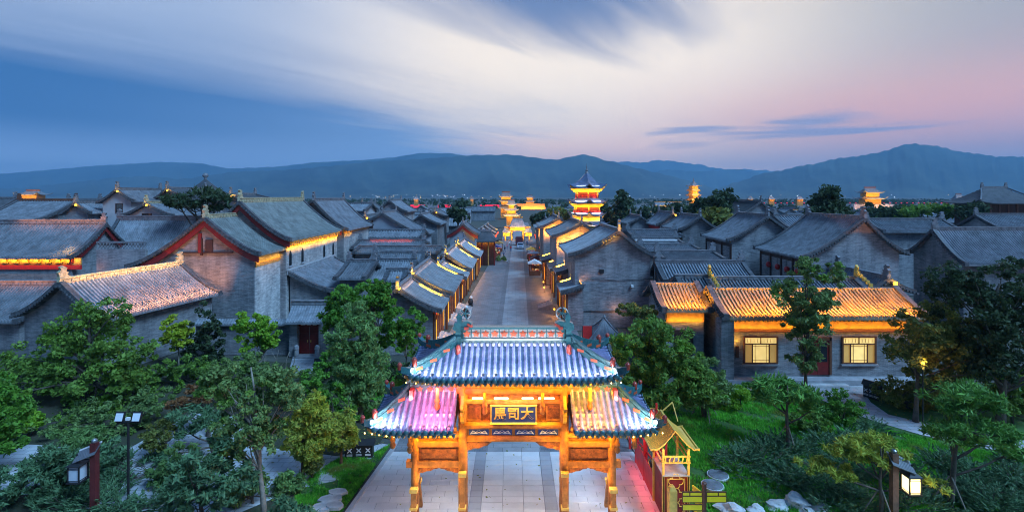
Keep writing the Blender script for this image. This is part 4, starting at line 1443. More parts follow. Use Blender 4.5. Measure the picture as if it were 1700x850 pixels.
# local frame: local x = towards the camera (3.6 - .85 = wall), local y = along the front
xf = 3.6 - .85
mb = MB(); mb.bb(xf - .02, xf + .12, .5, 15.8, 4.25, 5.0); mb.build('eave_beam', M.ochre, RH)
mb = MB(); mb.bb(xf - .02, xf + .16, .5, 15.8, 4.02, 4.24); mb.build('lintel_board', M.brownwood, RH)
sb = MB()
for yy in np.arange(.5, 15.8, .36):
    sb.bb(xf + .1, xf + .78, yy, yy + .12, 5.0, 5.1)
tag(sb.build('rafter', M.ochre, RH), kind='stuff')
strip(RH, (xf + .62, .6, 4.28), (xf + .62, 15.7, 4.28), .07, (-1, 0, .45), 150, (1, .42, .03))
for c in ((PX(1263, 41.4) - 16.9), (PX(1426, 41.4) - 16.9)):
    zc = PZ(581, 41.4)
    w_, h_ = 2.55, 2.0
    t_ = .11
    fm = MB()
    fm.bb(xf, xf + .12, c - w_ / 2 - t_, c + w_ / 2 + t_, zc - h_ / 2 - t_, zc - h_ / 2)
    fm.bb(xf, xf + .12, c - w_ / 2 - t_, c + w_ / 2 + t_, zc + h_ / 2, zc + h_ / 2 + t_)
    fm.bb(xf, xf + .12, c - w_ / 2 - t_, c - w_ / 2, zc - h_ / 2, zc + h_ / 2)
    fm.bb(xf, xf + .12, c + w_ / 2, c + w_ / 2 + t_, zc - h_ / 2, zc + h_ / 2)
    wo = fm.build('window', M.brownwood, RH)
    mm = MB()
    zt = zc + h_ / 2 - .5
    mm.bb(xf + .01, xf + .09, c - w_ / 2, c + w_ / 2, zt - .04, zt + .04)
    for u in (-.68, .68):
        mm.bb(xf + .012, xf + .088, c + u - .035, c + u + .035, zc - h_ / 2, zt - .04)
    mm.bb(xf + .012, xf + .088, c - .03, c + .03, zt + .04, zc + h_ / 2)
    for u in (-.45, .45):
        mm.bb(xf + .03, xf + .06, c + u - .012, c + u + .012, zc - h_ / 2, zt)
    for z_ in (zc - h_ / 2 + .18, zt - .18):
        mm.bb(xf + .03, xf + .06, c - .64, c + .64, z_ - .012, z_ + .012)
    for u in np.linspace(-w_ / 2 + .2, w_ / 2 - .2, 9):
        mm.bb(xf + .03, xf + .055, c + u - .01, c + u + .01, zt + .1, zc + h_ / 2 - .1)
    mm.build('mullion', M.brownwood, wo)
    for u0, u1, z0, z1, mt in ((-.64, .64, -h_ / 2, h_ / 2 - .54, M.win), (-w_ / 2, -.72, -h_ / 2, h_ / 2 - .54, M.win_side), (.72, w_ / 2, -h_ / 2, h_ / 2 - .54, M.win_side),
                               (-w_ / 2, -.03, h_ / 2 - .46, h_ / 2, M.win), (.03, w_ / 2, h_ / 2 - .46, h_ / 2, M.win)):
        pb = MB(); pb.bb(xf + .004, xf + .02, c + u0, c + u1, zc + z0, zc + z1); pb.build('pane', mt, wo)
    mb = MB(); mb.bb(xf + .001, xf + .2, c - w_ / 2 - .2, c + w_ / 2 + .2, zc - h_ / 2 - .24, zc - h_ / 2 - .12); mb.build('sill', M.stone, wo)
cd = PX(1356, 41.4) - 16.9
for s in (-1, 1):
    mb = MB(); mb.bb(xf + .0, xf + .1, cd + min(0.02 * s, .95 * s), cd + max(.02 * s, .95 * s), .55, 3.3)
    d_ = mb.build('door', M.red, RH)
    mb = MB(); mb.bb(xf + .1, xf + .12, cd + min(.15 * s, .8 * s), cd + max(.15 * s, .8 * s), 1.6, 3.1); mb.build('door_pane', M.glass, d_)
mb = MB(); mb.bb(xf + .0, xf + .16, cd - 1.15, cd - .97, .55, 3.6); mb.bb(xf, xf + .16, cd + .97, cd + 1.15, .55, 3.6); mb.bb(xf, xf + .16, cd - 1.15, cd + 1.15, 3.32, 3.6); mb.build('door_frame', M.brownwood, RH)
mb = MB(); mb.bb(xf - 7, xf + 1.0, -.2, 16.6, .0, .4); mb.build('plinth', M.stone, RH)
mb = MB(); mb.bb(xf + .9, xf + 1.6, cd - 1.7, cd + 1.7, .0, .2); mb.build('step', M.palestone, RH)
# pier at the left end with a wall lamp
mb = MB(); mb.bb(xf - .4, xf + .75, -.25, .75, 0, 5.1); mb.build('pier', M.brick, RH)
mb = MB(); mb.bb(xf + .1, xf + .3, 1.15, 1.35, 2.0, 2.9); mb.build('wall_lamp', M.darkwood, RH)
bulb(RH, (xf + .35, 1.25, 3.3), 26)
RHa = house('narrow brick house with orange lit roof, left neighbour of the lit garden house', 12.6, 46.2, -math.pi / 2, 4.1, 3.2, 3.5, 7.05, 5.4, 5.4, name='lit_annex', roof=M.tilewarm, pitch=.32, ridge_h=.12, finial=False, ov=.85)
roof_lamps(RHa, 1, 3.5, 7.05, 5.4, .5, 3.7, 680, (1, .30, .004), t=1.07, up=.85, aim=.05)
mb = MB(); mb.bb(3.5 - .9, 3.5 - .72, .5, 3.7, 4.3, 5.1); mb.build('eave_beam', M.ochre, RHa)
strip(RHa, (3.2, .5, 4.35), (3.2, 3.7, 4.35), .07, (-1, 0, .45), 40, (1, .42, .03))
mb = MB(); mb.bb(2.6, 2.72, 1.2, 2.8, 0, 3.6); mb.build('door', M.darkwood, RHa)
RHb = across('long ribbed roof with yellow lit verge tips behind the lit garden house', 1174, 1420, 50.5, 458, 47.9, 490, back=4, name='ribbed_back_house', pitch=.32, finial=False)
across('short ribbed roof left of the yellow verge tip', 1122, 1172, 50.5, 455, 47.6, 490, back=4, name='ribbed_back_house', pitch=.32, finial=False)
for k in (0.1, PX(1420, 50.5) - PX(1174, 50.5) - .1):
    mb = MB()
    z0 = PZ(458, 50.5)
    for q in range(5):
        mb.box((.5 + q * .45, k, z0 + .35 - q * .22), (.3, .26, .35))
    mb.prism([(.0, z0), (.5, z0), (.45, z0 + .5), (.6, z0 + .9), (.3, z0 + 1.15), (.1, z0 + .7)], 'y', k - .1, k + .1)
    mb.build('verge_beast', M.gold, RHb)  # yellow pieces stepping down the verge ends
    bulb(RHb, (1.6, k - .6 if k > 1 else k + .6, z0 + .6), 26)
gable('small grey gable right of the lit garden house roof', 50, (1475, 457), (1440, 488), (1520, 486), 58, name='small_gable_house', pitch=.32)

# little amber lamps at gable tips, scattered over the town
for h_ in [o for o in list(COL.objects) if o.parent is None and o.name.split('.')[0] in ('tall_gable_house', 'narrow_gable_house', 'brick_gable_house', 'pale_slope_house', 'small_gable_house', 'gabled_yard_house', 'sweeping_gable_house')][::2]:
    rf = next(c for c in h_.children if c.name.startswith('ridge'))
    zt_ = max(v.co.z for v in rf.data.vertices)
    mb = MB(); mb.box((.45, -.3, zt_ - .75), (.22, .22, .3)); mb.build('gable_lamp', M.led, h_)
    bulb(h_, (.5, -.55, zt_ - .5), 40, (1, .45, .05))

# ------------------------------------------------------------------ the rest of the old town
def town_houses():
    r = random.Random(5)
    protos = []
    n = 0
    for row, Y in enumerate((122, 136, 150, 166, 184, 204, 226, 250, 278, 310)):
        X = -Y * 1.12
        while X < Y * 1.12:
            w = r.uniform(11, 19)
            xc = X + w / 2
            street = axis(Y)
            skip = abs(xc - street) < 17 + (4 if Y > 170 else 0)
            # keep clear of the named houses, the pagoda and the parks
            if Y < 150 and (-62 < xc < -12 or 22 < xc < 58 or (8 < xc < 26)):
                skip = True
            if 118 < Y < 180 and 14 < xc < 46:
                skip = True
            if Y < 145 and xc > 100:
                skip = True
            if not skip:
                across_ = r.random() < .62
                zr = r.uniform(5.8, 8.6)
                d = r.uniform(3.2, 4.6)
                lab, g = 'far grey tiled courtyard house in the old town', 'far courtyard houses of the old town'
                if across_:
                    house(lab, X, Y + r.uniform(-2, 2), -math.pi / 2, w - 1.0, d, d, zr, zr - 2.3, zr - 2.3, name='town_house', pitch=.8, rib=.1, dent=False, finial=False, group=g, ridge_h=.4, backverge=False)
                else:
                    house(lab, xc, Y - 5 + r.uniform(-2, 2), 0, r.uniform(8, 12), w * .36, w * .36, zr + .8, zr - 2.0, zr - 2.0, name='town_house', pitch=.8, rib=.1, dent=False, finial=False, group=g, ridge_h=.4, backverge=False)
                n += 1
            X += w + r.uniform(.5, 4)
    return n


town_houses()


# ------------------------------------------------------------------ lit towers
def hexroof(mb, n, r0, r1, z0, z1, a0, lift, ov_seg=6):
    """flared roof skirt with n corners: from radius r0 at z0 (eave) to r1 at z1"""
    k = n * 8
    rows = []
    for t in np.linspace(0, 1, 6):
        row = []
        for i in range(k + 1):
            a = a0 + 2 * math.pi * i / k
            ph = (i % 8) / 8
            u = abs(ph - .5) * 2          # 1 at corners
            # polygon radius with corners pushed out a bit
            seg = math.pi / n
            aa = (ph - .5) * 2 * seg
            pr = math.cos(seg) / math.cos(aa)
            rr = r0 + (r1 - r0) * t
            z = z0 + (z1 - z0) * (t ** 1.5) + lift * (u ** 3) * (1 - t) ** 2
            rad = rr * pr * (1 + .10 * u ** 3 * (1 - t))
            row.append((rad * math.cos(a), rad * math.sin(a), z))
        rows.append(row)
    P = np.array(rows)
    mb.grid(P)
    Q = P.copy(); Q[:, :, 2] -= .18
    mb.grid(Q[:2])
    mb.grid(np.stack([P[0], Q[0]]))


M.pagroof = plain('blue_glazed_roof', (0.10, 0.13, 0.20), 0.3, 0.3, 1.5, coat=0.4)
Yp = 152
pg = thing('pagoda', 'lit three storey pagoda with white eaves and a tall spire', 'pagoda', (PX(974, Yp), Yp, 0))
zs_ = lambda py: PZ(py, Yp)
a0 = -math.pi / 2
s = Yp / 850
tiers = [(312, 288, 32, 3.0, 22), (337, 328, 34, 19, 21), (357, 352, 32, 24, 24), (373, 366, 36.5, 27, 28)]
for i, (pe, pt, rpx, rin, body) in enumerate(tiers):
    mb = MB()
    hexroof(mb, 6, rpx * s, rin * s, zs_(pe), zs_(pt), a0, 1.1)
    o = mb.build('roof', M.pagroof, pg)
    mb = MB()
    mb.lathe([(rpx * s * .94, zs_(pe) - .22), (body * s * 1.05, zs_(pe) - 1.3)], n=6, a0=a0)
    mb.build('eave_bracket', M.gold, pg)
    if i < 3:
        strip_z = zs_(pe) - 1.6
        for k in range(6):
            a, b = a0 + k * math.pi / 3, a0 + (k + 1) * math.pi / 3
            if math.sin((a + b) / 2) < .3:
                rr = rpx * s * .9
                strip(pg, (rr * math.cos(a), rr * math.sin(a), strip_z), (rr * math.cos(b), rr * math.sin(b), strip_z), .12, (-math.cos((a + b) / 2) * .9, -math.sin((a + b) / 2) * .9, .55), 170, (1, .5, .03))
    # white lamps washing the roof
    if i in (0, 1, 2, 3):
        for k in range(6):
            a, b = a0 + k * math.pi / 3, a0 + (k + 1) * math.pi / 3
            if math.sin((a + b) / 2) < .3:
                rr = rpx * s * .98
                strip(pg, (rr * math.cos(a) * .86, rr * math.sin(a) * .86, zs_(pe) + .55), (rr * math.cos(b) * .86, rr * math.sin(b) * .86, zs_(pe) + .55), .1, (-math.cos((a + b) / 2), -math.sin((a + b) / 2), -.25), 240 if i else 90, (.95, .90, 1.0), 'roof_light')
for top, bot, rad, mt in ((321, 330, 18, M.red), (344, 355, 21, M.red), (359, 366, 23.5, M.ochre), (376, 411, 25, M.brick)):
    mb = MB(); mb.lathe([(rad * s, zs_(bot)), (rad * s, zs_(top) + .4)], n=6, a0=a0); mb.build('storey', mt, pg)
    for k in range(6):
        a = a0 + k * math.pi / 3
        mb = MB(); mb.tube([(rad * s * 1.04 * math.cos(a), rad * s * 1.04 * math.sin(a), zs_(bot)), (rad * s * 1.04 * math.cos(a), rad * s * 1.04 * math.sin(a), zs_(top) + .5)], .2, 6); mb.build('column', M.gold, pg)
for pe, rad in ((329, 20.5), (355, 24.5)):
    mb = MB()
    for k in range(6):
        a, b = a0 + k * math.pi / 3, a0 + (k + 1) * math.pi / 3
        p, q = (rad * s * math.cos(a), rad * s * math.sin(a)), (rad * s * math.cos(b), rad * s * math.sin(b))
        for z in (.15, .55, 1.0):
            mb.tube([(*p, zs_(pe) + z), (*q, zs_(pe) + z)], .07, 4)
        for t in np.linspace(0, 1, 9):
            x, y = p[0] + (q[0] - p[0]) * t, p[1] + (q[1] - p[1]) * t
            mb.bb(x - .05, x + .05, y - .05, y + .05, zs_(pe), zs_(pe) + 1.05)
    mb.build('railing', M.redbright, pg)
mb = MB(); mb.lathe([(.7, 0), (.5, .5), (.3, .9), (.42, 1.2), (.2, 1.7), (.1, 2.6), (.02, 3.3)], (0, 0, zs_(290)), 8); mb.build('spire', M.ridge, pg)


def lit_tower(name, label, cat, px, Y, tiers, wall=None, base_top=None, base_w=None, base_mat=None, watts=1.0, group=None, basew2=None):
    """tiered timber gate tower; tiers = (eave_py, top_py, half width px, body half width px)"""
    t = thing(name, label, cat, (PX(px, Y), Y, 0), group=group)
    s = Y / 850
    for i, (pe, pt, hw, bw, pb) in enumerate(tiers):
        a = hw * s
        b = a * .75
        mb = MB()
        last = i == 0
        hip_mesh(mb, a, b, a * .5, PZ(pt, Y), PZ(pe, Y), a * .22, 5, 17)
        mb.build('roof', M.tile, t)
        mb = MB(); mb.bb(-bw * s, bw * s, -b * .55, b * .55, PZ(pb, Y), PZ(pe, Y) + .2); mb.build('storey', M.ochre, t)
        if last:
            mb = MB(); ridge_curve(mb, [(-a * .58, 0, PZ(pt, Y) - .05), (a * .58, 0, PZ(pt, Y) - .05)], a * .06, a * .1); mb.build('ridge', M.brownwood, t)
        if watts:
            strip(t, (-a, -b * 1.25, PZ(pe, Y) - .3), (a, -b * 1.25, PZ(pe, Y) - .3), .2, (0, 1, -.25), watts * a * a * 9, WARM)
            strip(t, (-a, -b * 1.5, PZ(pe, Y) + .8), (a, -b * 1.5, PZ(pe, Y) + .8), .2, (0, 1, .05), watts * a * a * 7, WARM, 'roof_light')
    if base_top:
        mb = MB(); w0 = base_w * s
        mb.prism([(-w0 * 1.06, 0), (w0 * 1.06, 0), (w0, PZ(base_top, Y)), (-w0, PZ(base_top, Y))], 'y', -4, 4)
        mb.build('base', base_mat or M.brick, t)
        if watts:
            strip(t, (-w0, -6.5, .8), (w0, -6.5, .8), .3, (0, 1, .8), watts * w0 * 260, (1, .33, .05), 'base_light')
    return t


# second archway at the far end of the street, then the lit towers beyond it
Yg = 172
g2 = thing('far_street_gate', 'small golden lit archway at the far end of the street', 'archway', (PX(859, Yg), Yg, 0))
s = Yg / 850
for x0, x1, pe, pt in ((-14, 14, 376, 362), (-25, -11, 385, 378), (11, 25, 385, 378)):
    a = (x1 - x0) / 2 * s; c = (x0 + x1) / 2 * s
    mb = MB(); hip_mesh(mb, a, 1.6, a * .6, PZ(pt, Yg), PZ(pe, Yg), .25, 5, 13)
    o = mb.build('roof', M.tile, g2); o.location = (c, 0, 0)
    mb = MB(); ridge_curve(mb, [(c - a * .62, 0, PZ(pt, Yg)), (c + a * .62, 0, PZ(pt, Yg))], .25, .45); mb.build('ridge', M.ochre, g2)
    mb = MB(); mb.bb(c - a * .85, c + a * .85, -.5, .5, PZ(pe, Yg) - 1.4, PZ(pe, Yg) - .1); mb.build('bracket_beam', M.ochre, g2)
    strip(g2, (c - a, -2.2, PZ(pe, Yg) - 1.2), (c + a, -2.2, PZ(pe, Yg) - 1.2), .1, (0, 1, .4), 190 * a)
    strip(g2, (c - a, -2.4, PZ(pe, Yg) + .6), (c + a, -2.4, PZ(pe, Yg) + .6), .1, (0, 1, 0), 40 * a, PINK, 'roof_light')
for x in (-20, -9.5, 9.5, 20):
    mb = MB(); mb.tube([(x * s, 0, 0), (x * s, 0, PZ(380, Yg))], .28, 8); mb.build('column', M.ochre, g2)
for x0, x1 in ((-20, -9.5), (-9.5, 9.5), (9.5, 20)):
    mb = MB(); mb.bb(x0 * s + .3, x1 * s - .3, -.2, .2, 3.4, 4.6); mb.build('beam', M.gatewood, g2)
strip(g2, (-4.4, -2.5, .6), (4.4, -2.5, .6), .1, (0, 1, .6), 240)

lit_tower('drum_tower', 'yellow lit three tiered tower above the far street gate', 'tower', 849, 235, [(340, 332, 9, 4.5, 346), (349, 343, 12.5, 6.5, 354), (358, 352, 15, 8, 374)], watts=2.4)
lit_tower('bell_tower', 'taller orange lit tower behind the yellow tower', 'tower', 840, 330, [(327, 319, 12, 7.5, 331), (334.5, 331, 12.5, 7.5, 340), (346, 341, 14, 8.5, 362)], watts=1.5)
lit_tower('wall_tower', 'amber lit two tiered tower on the city wall right of the street', 'tower', 880, 560, [(328.5, 324.5, 7.2, 5, 332), (335, 332, 8.5, 6.5, 339)], watts=1.5, base_top=338, base_w=24, base_mat=M.ochre)
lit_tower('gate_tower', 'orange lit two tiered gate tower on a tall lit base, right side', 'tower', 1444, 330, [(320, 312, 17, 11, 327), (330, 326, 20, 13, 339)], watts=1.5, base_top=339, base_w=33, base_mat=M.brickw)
lit_tower('left_gate_tower', 'small amber lit tower roof on the skyline at the far left', 'tower', 55, 420, [(323.5, 317, 20, 13, 335)], watts=1.6)
for px, Y, w, wh in ((691, 620, 4.6, 'above the widest red light band'), (783, 600, 4.2, 'just left of the far street towers'), (1245, 520, 5, 'leftmost of the three beyond the dark temple roof'), (1280, 500, 6, 'middle of the three beyond the dark temple roof'),
                     (1327, 480, 6.5, 'left of the loose crowned dark tree'), (1591, 460, 9, 'touching the left eave of the dark temple'), (1704, 450, 9, 'cut by the right edge')):
    lit_tower('wall_turret', 'amber lit city wall turret, ' + wh, 'turret', px, Y, [(331 if px > 1000 else 331.5, 326.5 if w < 8 else 322, w, w * .72, 342)], watts=1.3, group='amber turrets on the distant city wall')
# slim distant pagoda
Yq = 330
p2 = thing('distant_pagoda', 'slim amber lit pagoda with dark spire beyond the trees', 'pagoda', (PX(1151.5, Yq), Yq, 0))
s = Yq / 850
for pe, pt, r_, ri in ((309, 303, 12, 3), (317, 313, 11.5, 8), (325, 321, 12.5, 8.5), (333, 329, 13, 9)):
    mb = MB(); hexroof(mb, 6, r_ * s, ri * s, PZ(pe, Yq), PZ(pt, Yq), 0, .5); mb.build('roof', M.ochre if pe > 310 else M.tile, p2)
    mb = MB(); mb.lathe([(8 * s, PZ(pe + 8, Yq)), (8 * s, PZ(pe, Yq))], n=6); mb.build('storey', M.ochre, p2)
    strip(p2, (-r_ * s, -r_ * s * 1.5, PZ(pe, Yq) - 1), (r_ * s, -r_ * s * 1.5, PZ(pe, Yq) - 1), .3, (0, 1, .1), 700)
mb = MB(); mb.lathe([(1.2, 0), (.6, .8), (.3, 1.8), (.1, 3.2)], (0, 0, PZ(304, Yq)), 8); mb.build('spire', M.ridge, p2)
# dark temple at the right edge
Yt = 135
tp = thing('dark_temple', 'large dark temple with sweeping hipped gable roof at the right edge', 'temple', (PX(1650, Yt), Yt, 0))
s = Yt / 850
mb = MB(); hip_mesh(mb, 62 * s, 6.5, 20 * s, PZ(312, Yt), PZ(337, Yt), .9, 10, 41); mb.build('roof', M.tiledark, tp)
mb = MB(); ridge_curve(mb, [(-22 * s, 0, PZ(313, Yt)), (22 * s, 0, PZ(313, Yt))], .4, .6); mb.build('ridge', M.ridge, tp)
for sg in (-1, 1):
    mb = MB(); mb.prism([(sg * (21 + u * 5) * s if False else sg * (22 * s - u * 1.2), PZ(311, Yt) + w * 1.3) for u, w in FIN], 'y', -.15, .15); mb.build('finial', M.ridge, tp)
    mb = MB(); ridge_curve(mb, [(sg * 21 * s, 0, PZ(313, Yt)), (sg * 32 * s, -2.0, PZ(322, Yt)), (sg * 46 * s, -4.3, PZ(331, Yt)), (sg * 61 * s, -6.4, PZ(336, Yt) + .8)], .3, .35); mb.build('hip_ridge', M.ridge, tp)
mb = MB(); mb.bb(-46 * s, 46 * s, -3.6, 3.6, 0, PZ(337, Yt)); mb.build('wall', M.darkwood, tp)
for x in np.linspace(-50, 50, 8):
    mb = MB(); mb.tube([(x * s, -5, 0), (x * s, -5, PZ(338, Yt))], .25, 8); mb.build('column', M.brownwood, tp)

# city wall with red light bands
cw = thing('city_wall', 'distant battlemented city wall with red light bands', 'city wall', (0, 640, 0))
mb = MB(); mb.bb(-700, 900, 0, 8, 0, PZ(341, 640)); mb.build('wall_body', M.brick, cw)
mb = MB()
for x in np.arange(-300, 700, 3.2):
    mb.bb(x, x + 1.7, -.2, .6, PZ(341, 640), PZ(341, 640) + 1.2)
tag(mb.build('merlon', M.brick, cw), kind='stuff')
for a, b in ((680, 707), (668, 674), (727, 748), (797, 829), (897, 905)):
    mb = MB(); mb.bb(PX(a, 637), PX(b, 637), -3.2, -2.6, PZ(346.5, 637), PZ(340.2, 637)); mb.build('red_light_band', M.redglow, cw)
mb = MB()
for px in np.arange(1240, 1700, 9.5):
    mb.box((PX(px, 637), -3, PZ(337.2, 637)), (1.3, .6, 1.1))
tag(mb.build('red_light_dots', M.redglow, cw), kind='stuff')
# low lit roofs in the middle distance
for px0, px1, py, Y, wh in ((903, 928, 358, 190, 'right of the far street gate'), (1042, 1088, 353, 260, 'right of the conical tree'), (1283, 1325, 350, 300, 'below the three turrets'), (1330, 1345, 352, 280, 'left of the loose crowned dark tree'),
                         (936, 948, 357, 200, 'just left of the pagoda'), (1086, 1132, 337, 420, 'left of the slim pagoda')):
    t_ = house('low roof glowing amber, ' + wh, PX(px0, Y), Y, -math.pi / 2, PX(px1, Y) - PX(px0, Y), 3, 3.4, PZ(py - 1, Y), PZ(py + 4, Y), PZ(py + 4, Y), name='lit_roof_house', pitch=1.2, dent=False, finial=False, ridge=M.ochre, group='low amber lit roofs in the distance')
    strip(t_, (3.8, 0, PZ(py + 4, Y) - .2), (3.8, PX(px1, Y) - PX(px0, Y), PZ(py + 4, Y) - .2), .2, (-1, 0, .25), 160 * (PX(px1, Y) - PX(px0, Y)) / 6)

# far lights of the plain
fl = MB()
flw = MB()
rr = random.Random(3)
for k in range(95):
    px = rr.choice([rr.uniform(560, 830), rr.uniform(1030, 1130), rr.uniform(560, 1700), rr.uniform(620, 760)])
    Y = rr.uniform(1800, 3600)
    sz_ = rr.uniform(.4, 1.2)
    (flw if rr.random() < .22 else fl).box((PX(px, Y), Y, rr.uniform(3, 22)), (sz_ * 2.4, 1, sz_ * 2))
tag(fl.build('town_lights', M.farlamp), 'scattered white lights of the town on the plain', 'lights', kind='stuff')
tag(flw.build('amber_town_lights', M.farlampw), 'scattered amber lights of the town on the plain', 'lights', kind='stuff')
wood = np.zeros((0, 3))

# ------------------------------------------------------------------ the archway in front
GX, GY = 0.07, 23.0
gate = thing('ceremonial_archway', 'ornate timber archway with teal glazed roofs and a blue name board', 'archway', (GX, GY, 0))
XI, XO = 2.27, 4.42                    # inner and outer posts


def gp_(name, mb, mat, parent=None, smooth=False):
    return mb.build(name, mat, parent or gate, smooth)


for x in (-XO, -XI, XI, XO):
    inner = abs(x) < 3
    top = 7.2 if inner else 5.0
    r = .21 if inner else .18
    mb = MB(); mb.tube([(x, 0, .5), (x, 0, top)], r, 14)
    c_ = gp_('post', mb, M.gatewood, smooth=True)
    mb = MB(); mb.lathe([(.42, 0), (.42, .3), (.36, .42), (.30, .5)], (x, 0, .03), 14); gp_('base_stone', mb, M.stone, c_)
    # slanting brace behind each post and a clamped half post before it
    mb = MB()
    y0, z0, y1, z1 = 1.35, .25, .2, 4.0 if inner else 3.0
    w = .10
    mb.hexa([(x - w, y0 - w, z0), (x + w, y0 - w, z0), (x + w, y0 + w, z0), (x - w, y0 + w, z0), (x - w, y1 - w, z1), (x + w, y1 - w, z1), (x + w, y1 + w, z1), (x - w, y1 + w, z1)])
    b_ = gp_('brace', mb, M.gatewood)
    mb = MB(); mb.box((x, .86, 1.75), (.28, .34, .14)); gp_('brace_clamp', mb, M.gold, b_)
    hp = 2.6 if inner else 1.9
    mb = MB(); mb.bb(x - .11, x + .11, -.42, -.22, .1, hp); h_ = gp_('half_post', mb, M.gatewood)
    mb = MB(); mb.bb(x - .17, x + .17, -.46, -.18, hp, hp + .16); gp_('half_post_cap', mb, M.gold, h_)
    mb = MB(); mb.box((x, -.3, 1.2), (.34, .3, .1)); gp_('half_post_clamp', mb, M.gold, h_)

# middle bay
def carved_row(x0, x1, n, z0, z1, y, mat=M.blueboard):
    for i in range(n):
        a, b = x0 + (x1 - x0) * i / n + .07, x0 + (x1 - x0) * (i + 1) / n - .07
        mb = MB(); mb.bb(a, b, y + .02, y + .05, z0, z1); p = gp_('carved_panel', mb, mat)
        mb = MB()
        m_ = (a + b) / 2
        w = (b - a)
        pts = [(m_ - w * .42, z0 + .06), (m_ - w * .3, z0 + .2), (m_ - w * .15, z0 + .13), (m_, z0 + .25), (m_ + w * .15, z0 + .13), (m_ + w * .3, z0 + .2), (m_ + w * .42, z0 + .06)]
        mb.tube([(u, y, v) for u, v in pts], .022, 5)
        mb.tube([(u, y, z0 + .05 + .3 * (v - z0)) for u, v in pts], .018, 5)
        gp_('relief', mb, M.white, p)


mb = MB(); mb.tube([(-XI, 0, 4.13), (XI, 0, 4.13)], .155, 12); gp_('lower_beam', mb, M.gatewood, smooth=True)
mb = MB(); mb.bb(-XI, XI, -.16, .16, 4.60, 4.93); gp_('middle_beam', mb, M.gatewood)
mb = MB(); mb.tube([(-XI, -.1, 4.77), (XI, -.1, 4.77)], .14, 12); gp_('middle_beam_roll', mb, M.gatewood, smooth=True)
carved_row(-XI + .2, XI - .2, 4, 4.30, 4.58, -.1)
mb = MB(); mb.bb(-XI, XI, -.05, .08, 4.28, 4.60); gp_('panel_back', mb, M.gatewood)
mb = MB(); mb.bb(-XI, XI, -.02, .12, 4.93, 6.3); gp_('board_wall', mb, M.gatewood2)
mb = MB(); mb.bb(-XI, XI, -.16, .16, 5.72, 5.92); gp_('upper_rail', mb, M.gatewood)
mb = MB(); mb.tube([(-XI - .3, 0, 6.28), (XI + .3, 0, 6.28)], .19, 12); gp_('upper_beam', mb, M.gatewood, smooth=True)
mb = MB(); mb.bb(-XI - .5, XI + .5, -.22, .22, 6.48, 6.62); gp_('bracket_plate', mb, M.gatewood)
for s in (-1, 1):
    mb = MB(); mb.bb(s * 1.82 - .32, s * 1.82 + .32, -.06, -.02, 5.02, 5.62); o = gp_('side_panel', mb, M.gatewood2)
    mb = MB()
    for a, b, c, d in ((1.46, 1.52, 4.98, 5.68), (2.12, 2.16, 4.98, 5.68)):
        mb.bb(min(s * a, s * b), max(s * a, s * b), -.09, -.02, c, d)
    mb.bb(s * 1.82 - .36, s * 1.82 + .36, -.09, -.02, 4.96, 5.02); mb.bb(s * 1.82 - .36, s * 1.82 + .36, -.09, -.02, 5.62, 5.68)
    gp_('panel_frame', mb, M.gatewood, o)
    # scalloped bracket below the beam
    mb = MB()
    pts = [(XI - .1, 3.98), (XI - .1, 3.62), (XI - .35, 3.62), (XI - .5, 3.70), (XI - .75, 3.70), (XI - .9, 3.79), (XI - 1.1, 3.82), (XI - 1.2, 3.92), (XI - 1.3, 3.98)]
    mb.prism([(s * u, v) for u, v in pts], 'y', -.06, .06); gp_('spandrel', mb, M.gatewood2)
    # hanging lotus posts
    for x, z, y in ((1.27, 5.75, -.55), (3.3, 6.1, -.9), (5.25, 4.35, -.75), (4.55, 4.05, -.55)):
        mb = MB(); mb.lathe([(.03, -.34), (.10, -.28), (.13, -.16), (.08, -.05), (.12, .02), (.12, .1), (.075, .16), (.075, .62)], (s * x, y, z), 10)
        gp_('lotus_drop', mb, M.gatewood, smooth=True)
    # dragon bracket and cloud board at the head of each inner post
    mb = MB()
    mb.prism([(-.25, 4.9), (-.5, 5.1), (-.42, 5.28), (-.7, 5.4), (-.52, 5.52), (-.75, 5.72), (-.45, 5.8), (-.2, 6.1), (-.1, 5.4)], 'x', s * XI - .07, s * XI + .07); gp_('dragon_bracket', mb, M.gold)
    # side bay
    x0, x1 = s * XI, s * XO
    a, b = min(x0, x1), max(x0, x1)
    e = s * (XO + .38)
    mb = MB(); mb.bb(min(x0, e), max(x0, e), -.13, .13, 2.86, 3.14); gp_('side_beam', mb, M.gatewood)
    mb = MB(); mb.bb(a, b, -.03, .06, 3.14, 4.35); gp_('side_board', mb, M.gatewood2)
    mb = MB(); mb.bb(a + .3, b - .3, -.07, -.032, 3.25, 3.68); o = gp_('side_panel', mb, M.gatewood2)
    mb = MB(); mb.bb(a, b, -.13, .13, 3.78, 4.02); gp_('side_rail', mb, M.gatewood)
    mb = MB(); mb.tube([(a - .1, 0, 4.28), (b + .1, 0, 4.28)], .16, 10); gp_('side_upper_beam', mb, M.gatewood, smooth=True)
    mb = MB()
    m_ = (a + b) / 2
    for q in (-1, 1):
        w = (b - a) / 2 - .15
        pts = [(w, 2.86), (w, 2.60), (w - .2, 2.60), (w - .35, 2.66), (w - .55, 2.68), (w - .68, 2.76), (w - .85, 2.78), (w - .92, 2.86)]
        mb.prism([(m_ + q * u, v) for u, v in pts], 'y', -.05, .05)
    gp_('spandrel', mb, M.gatewood2)

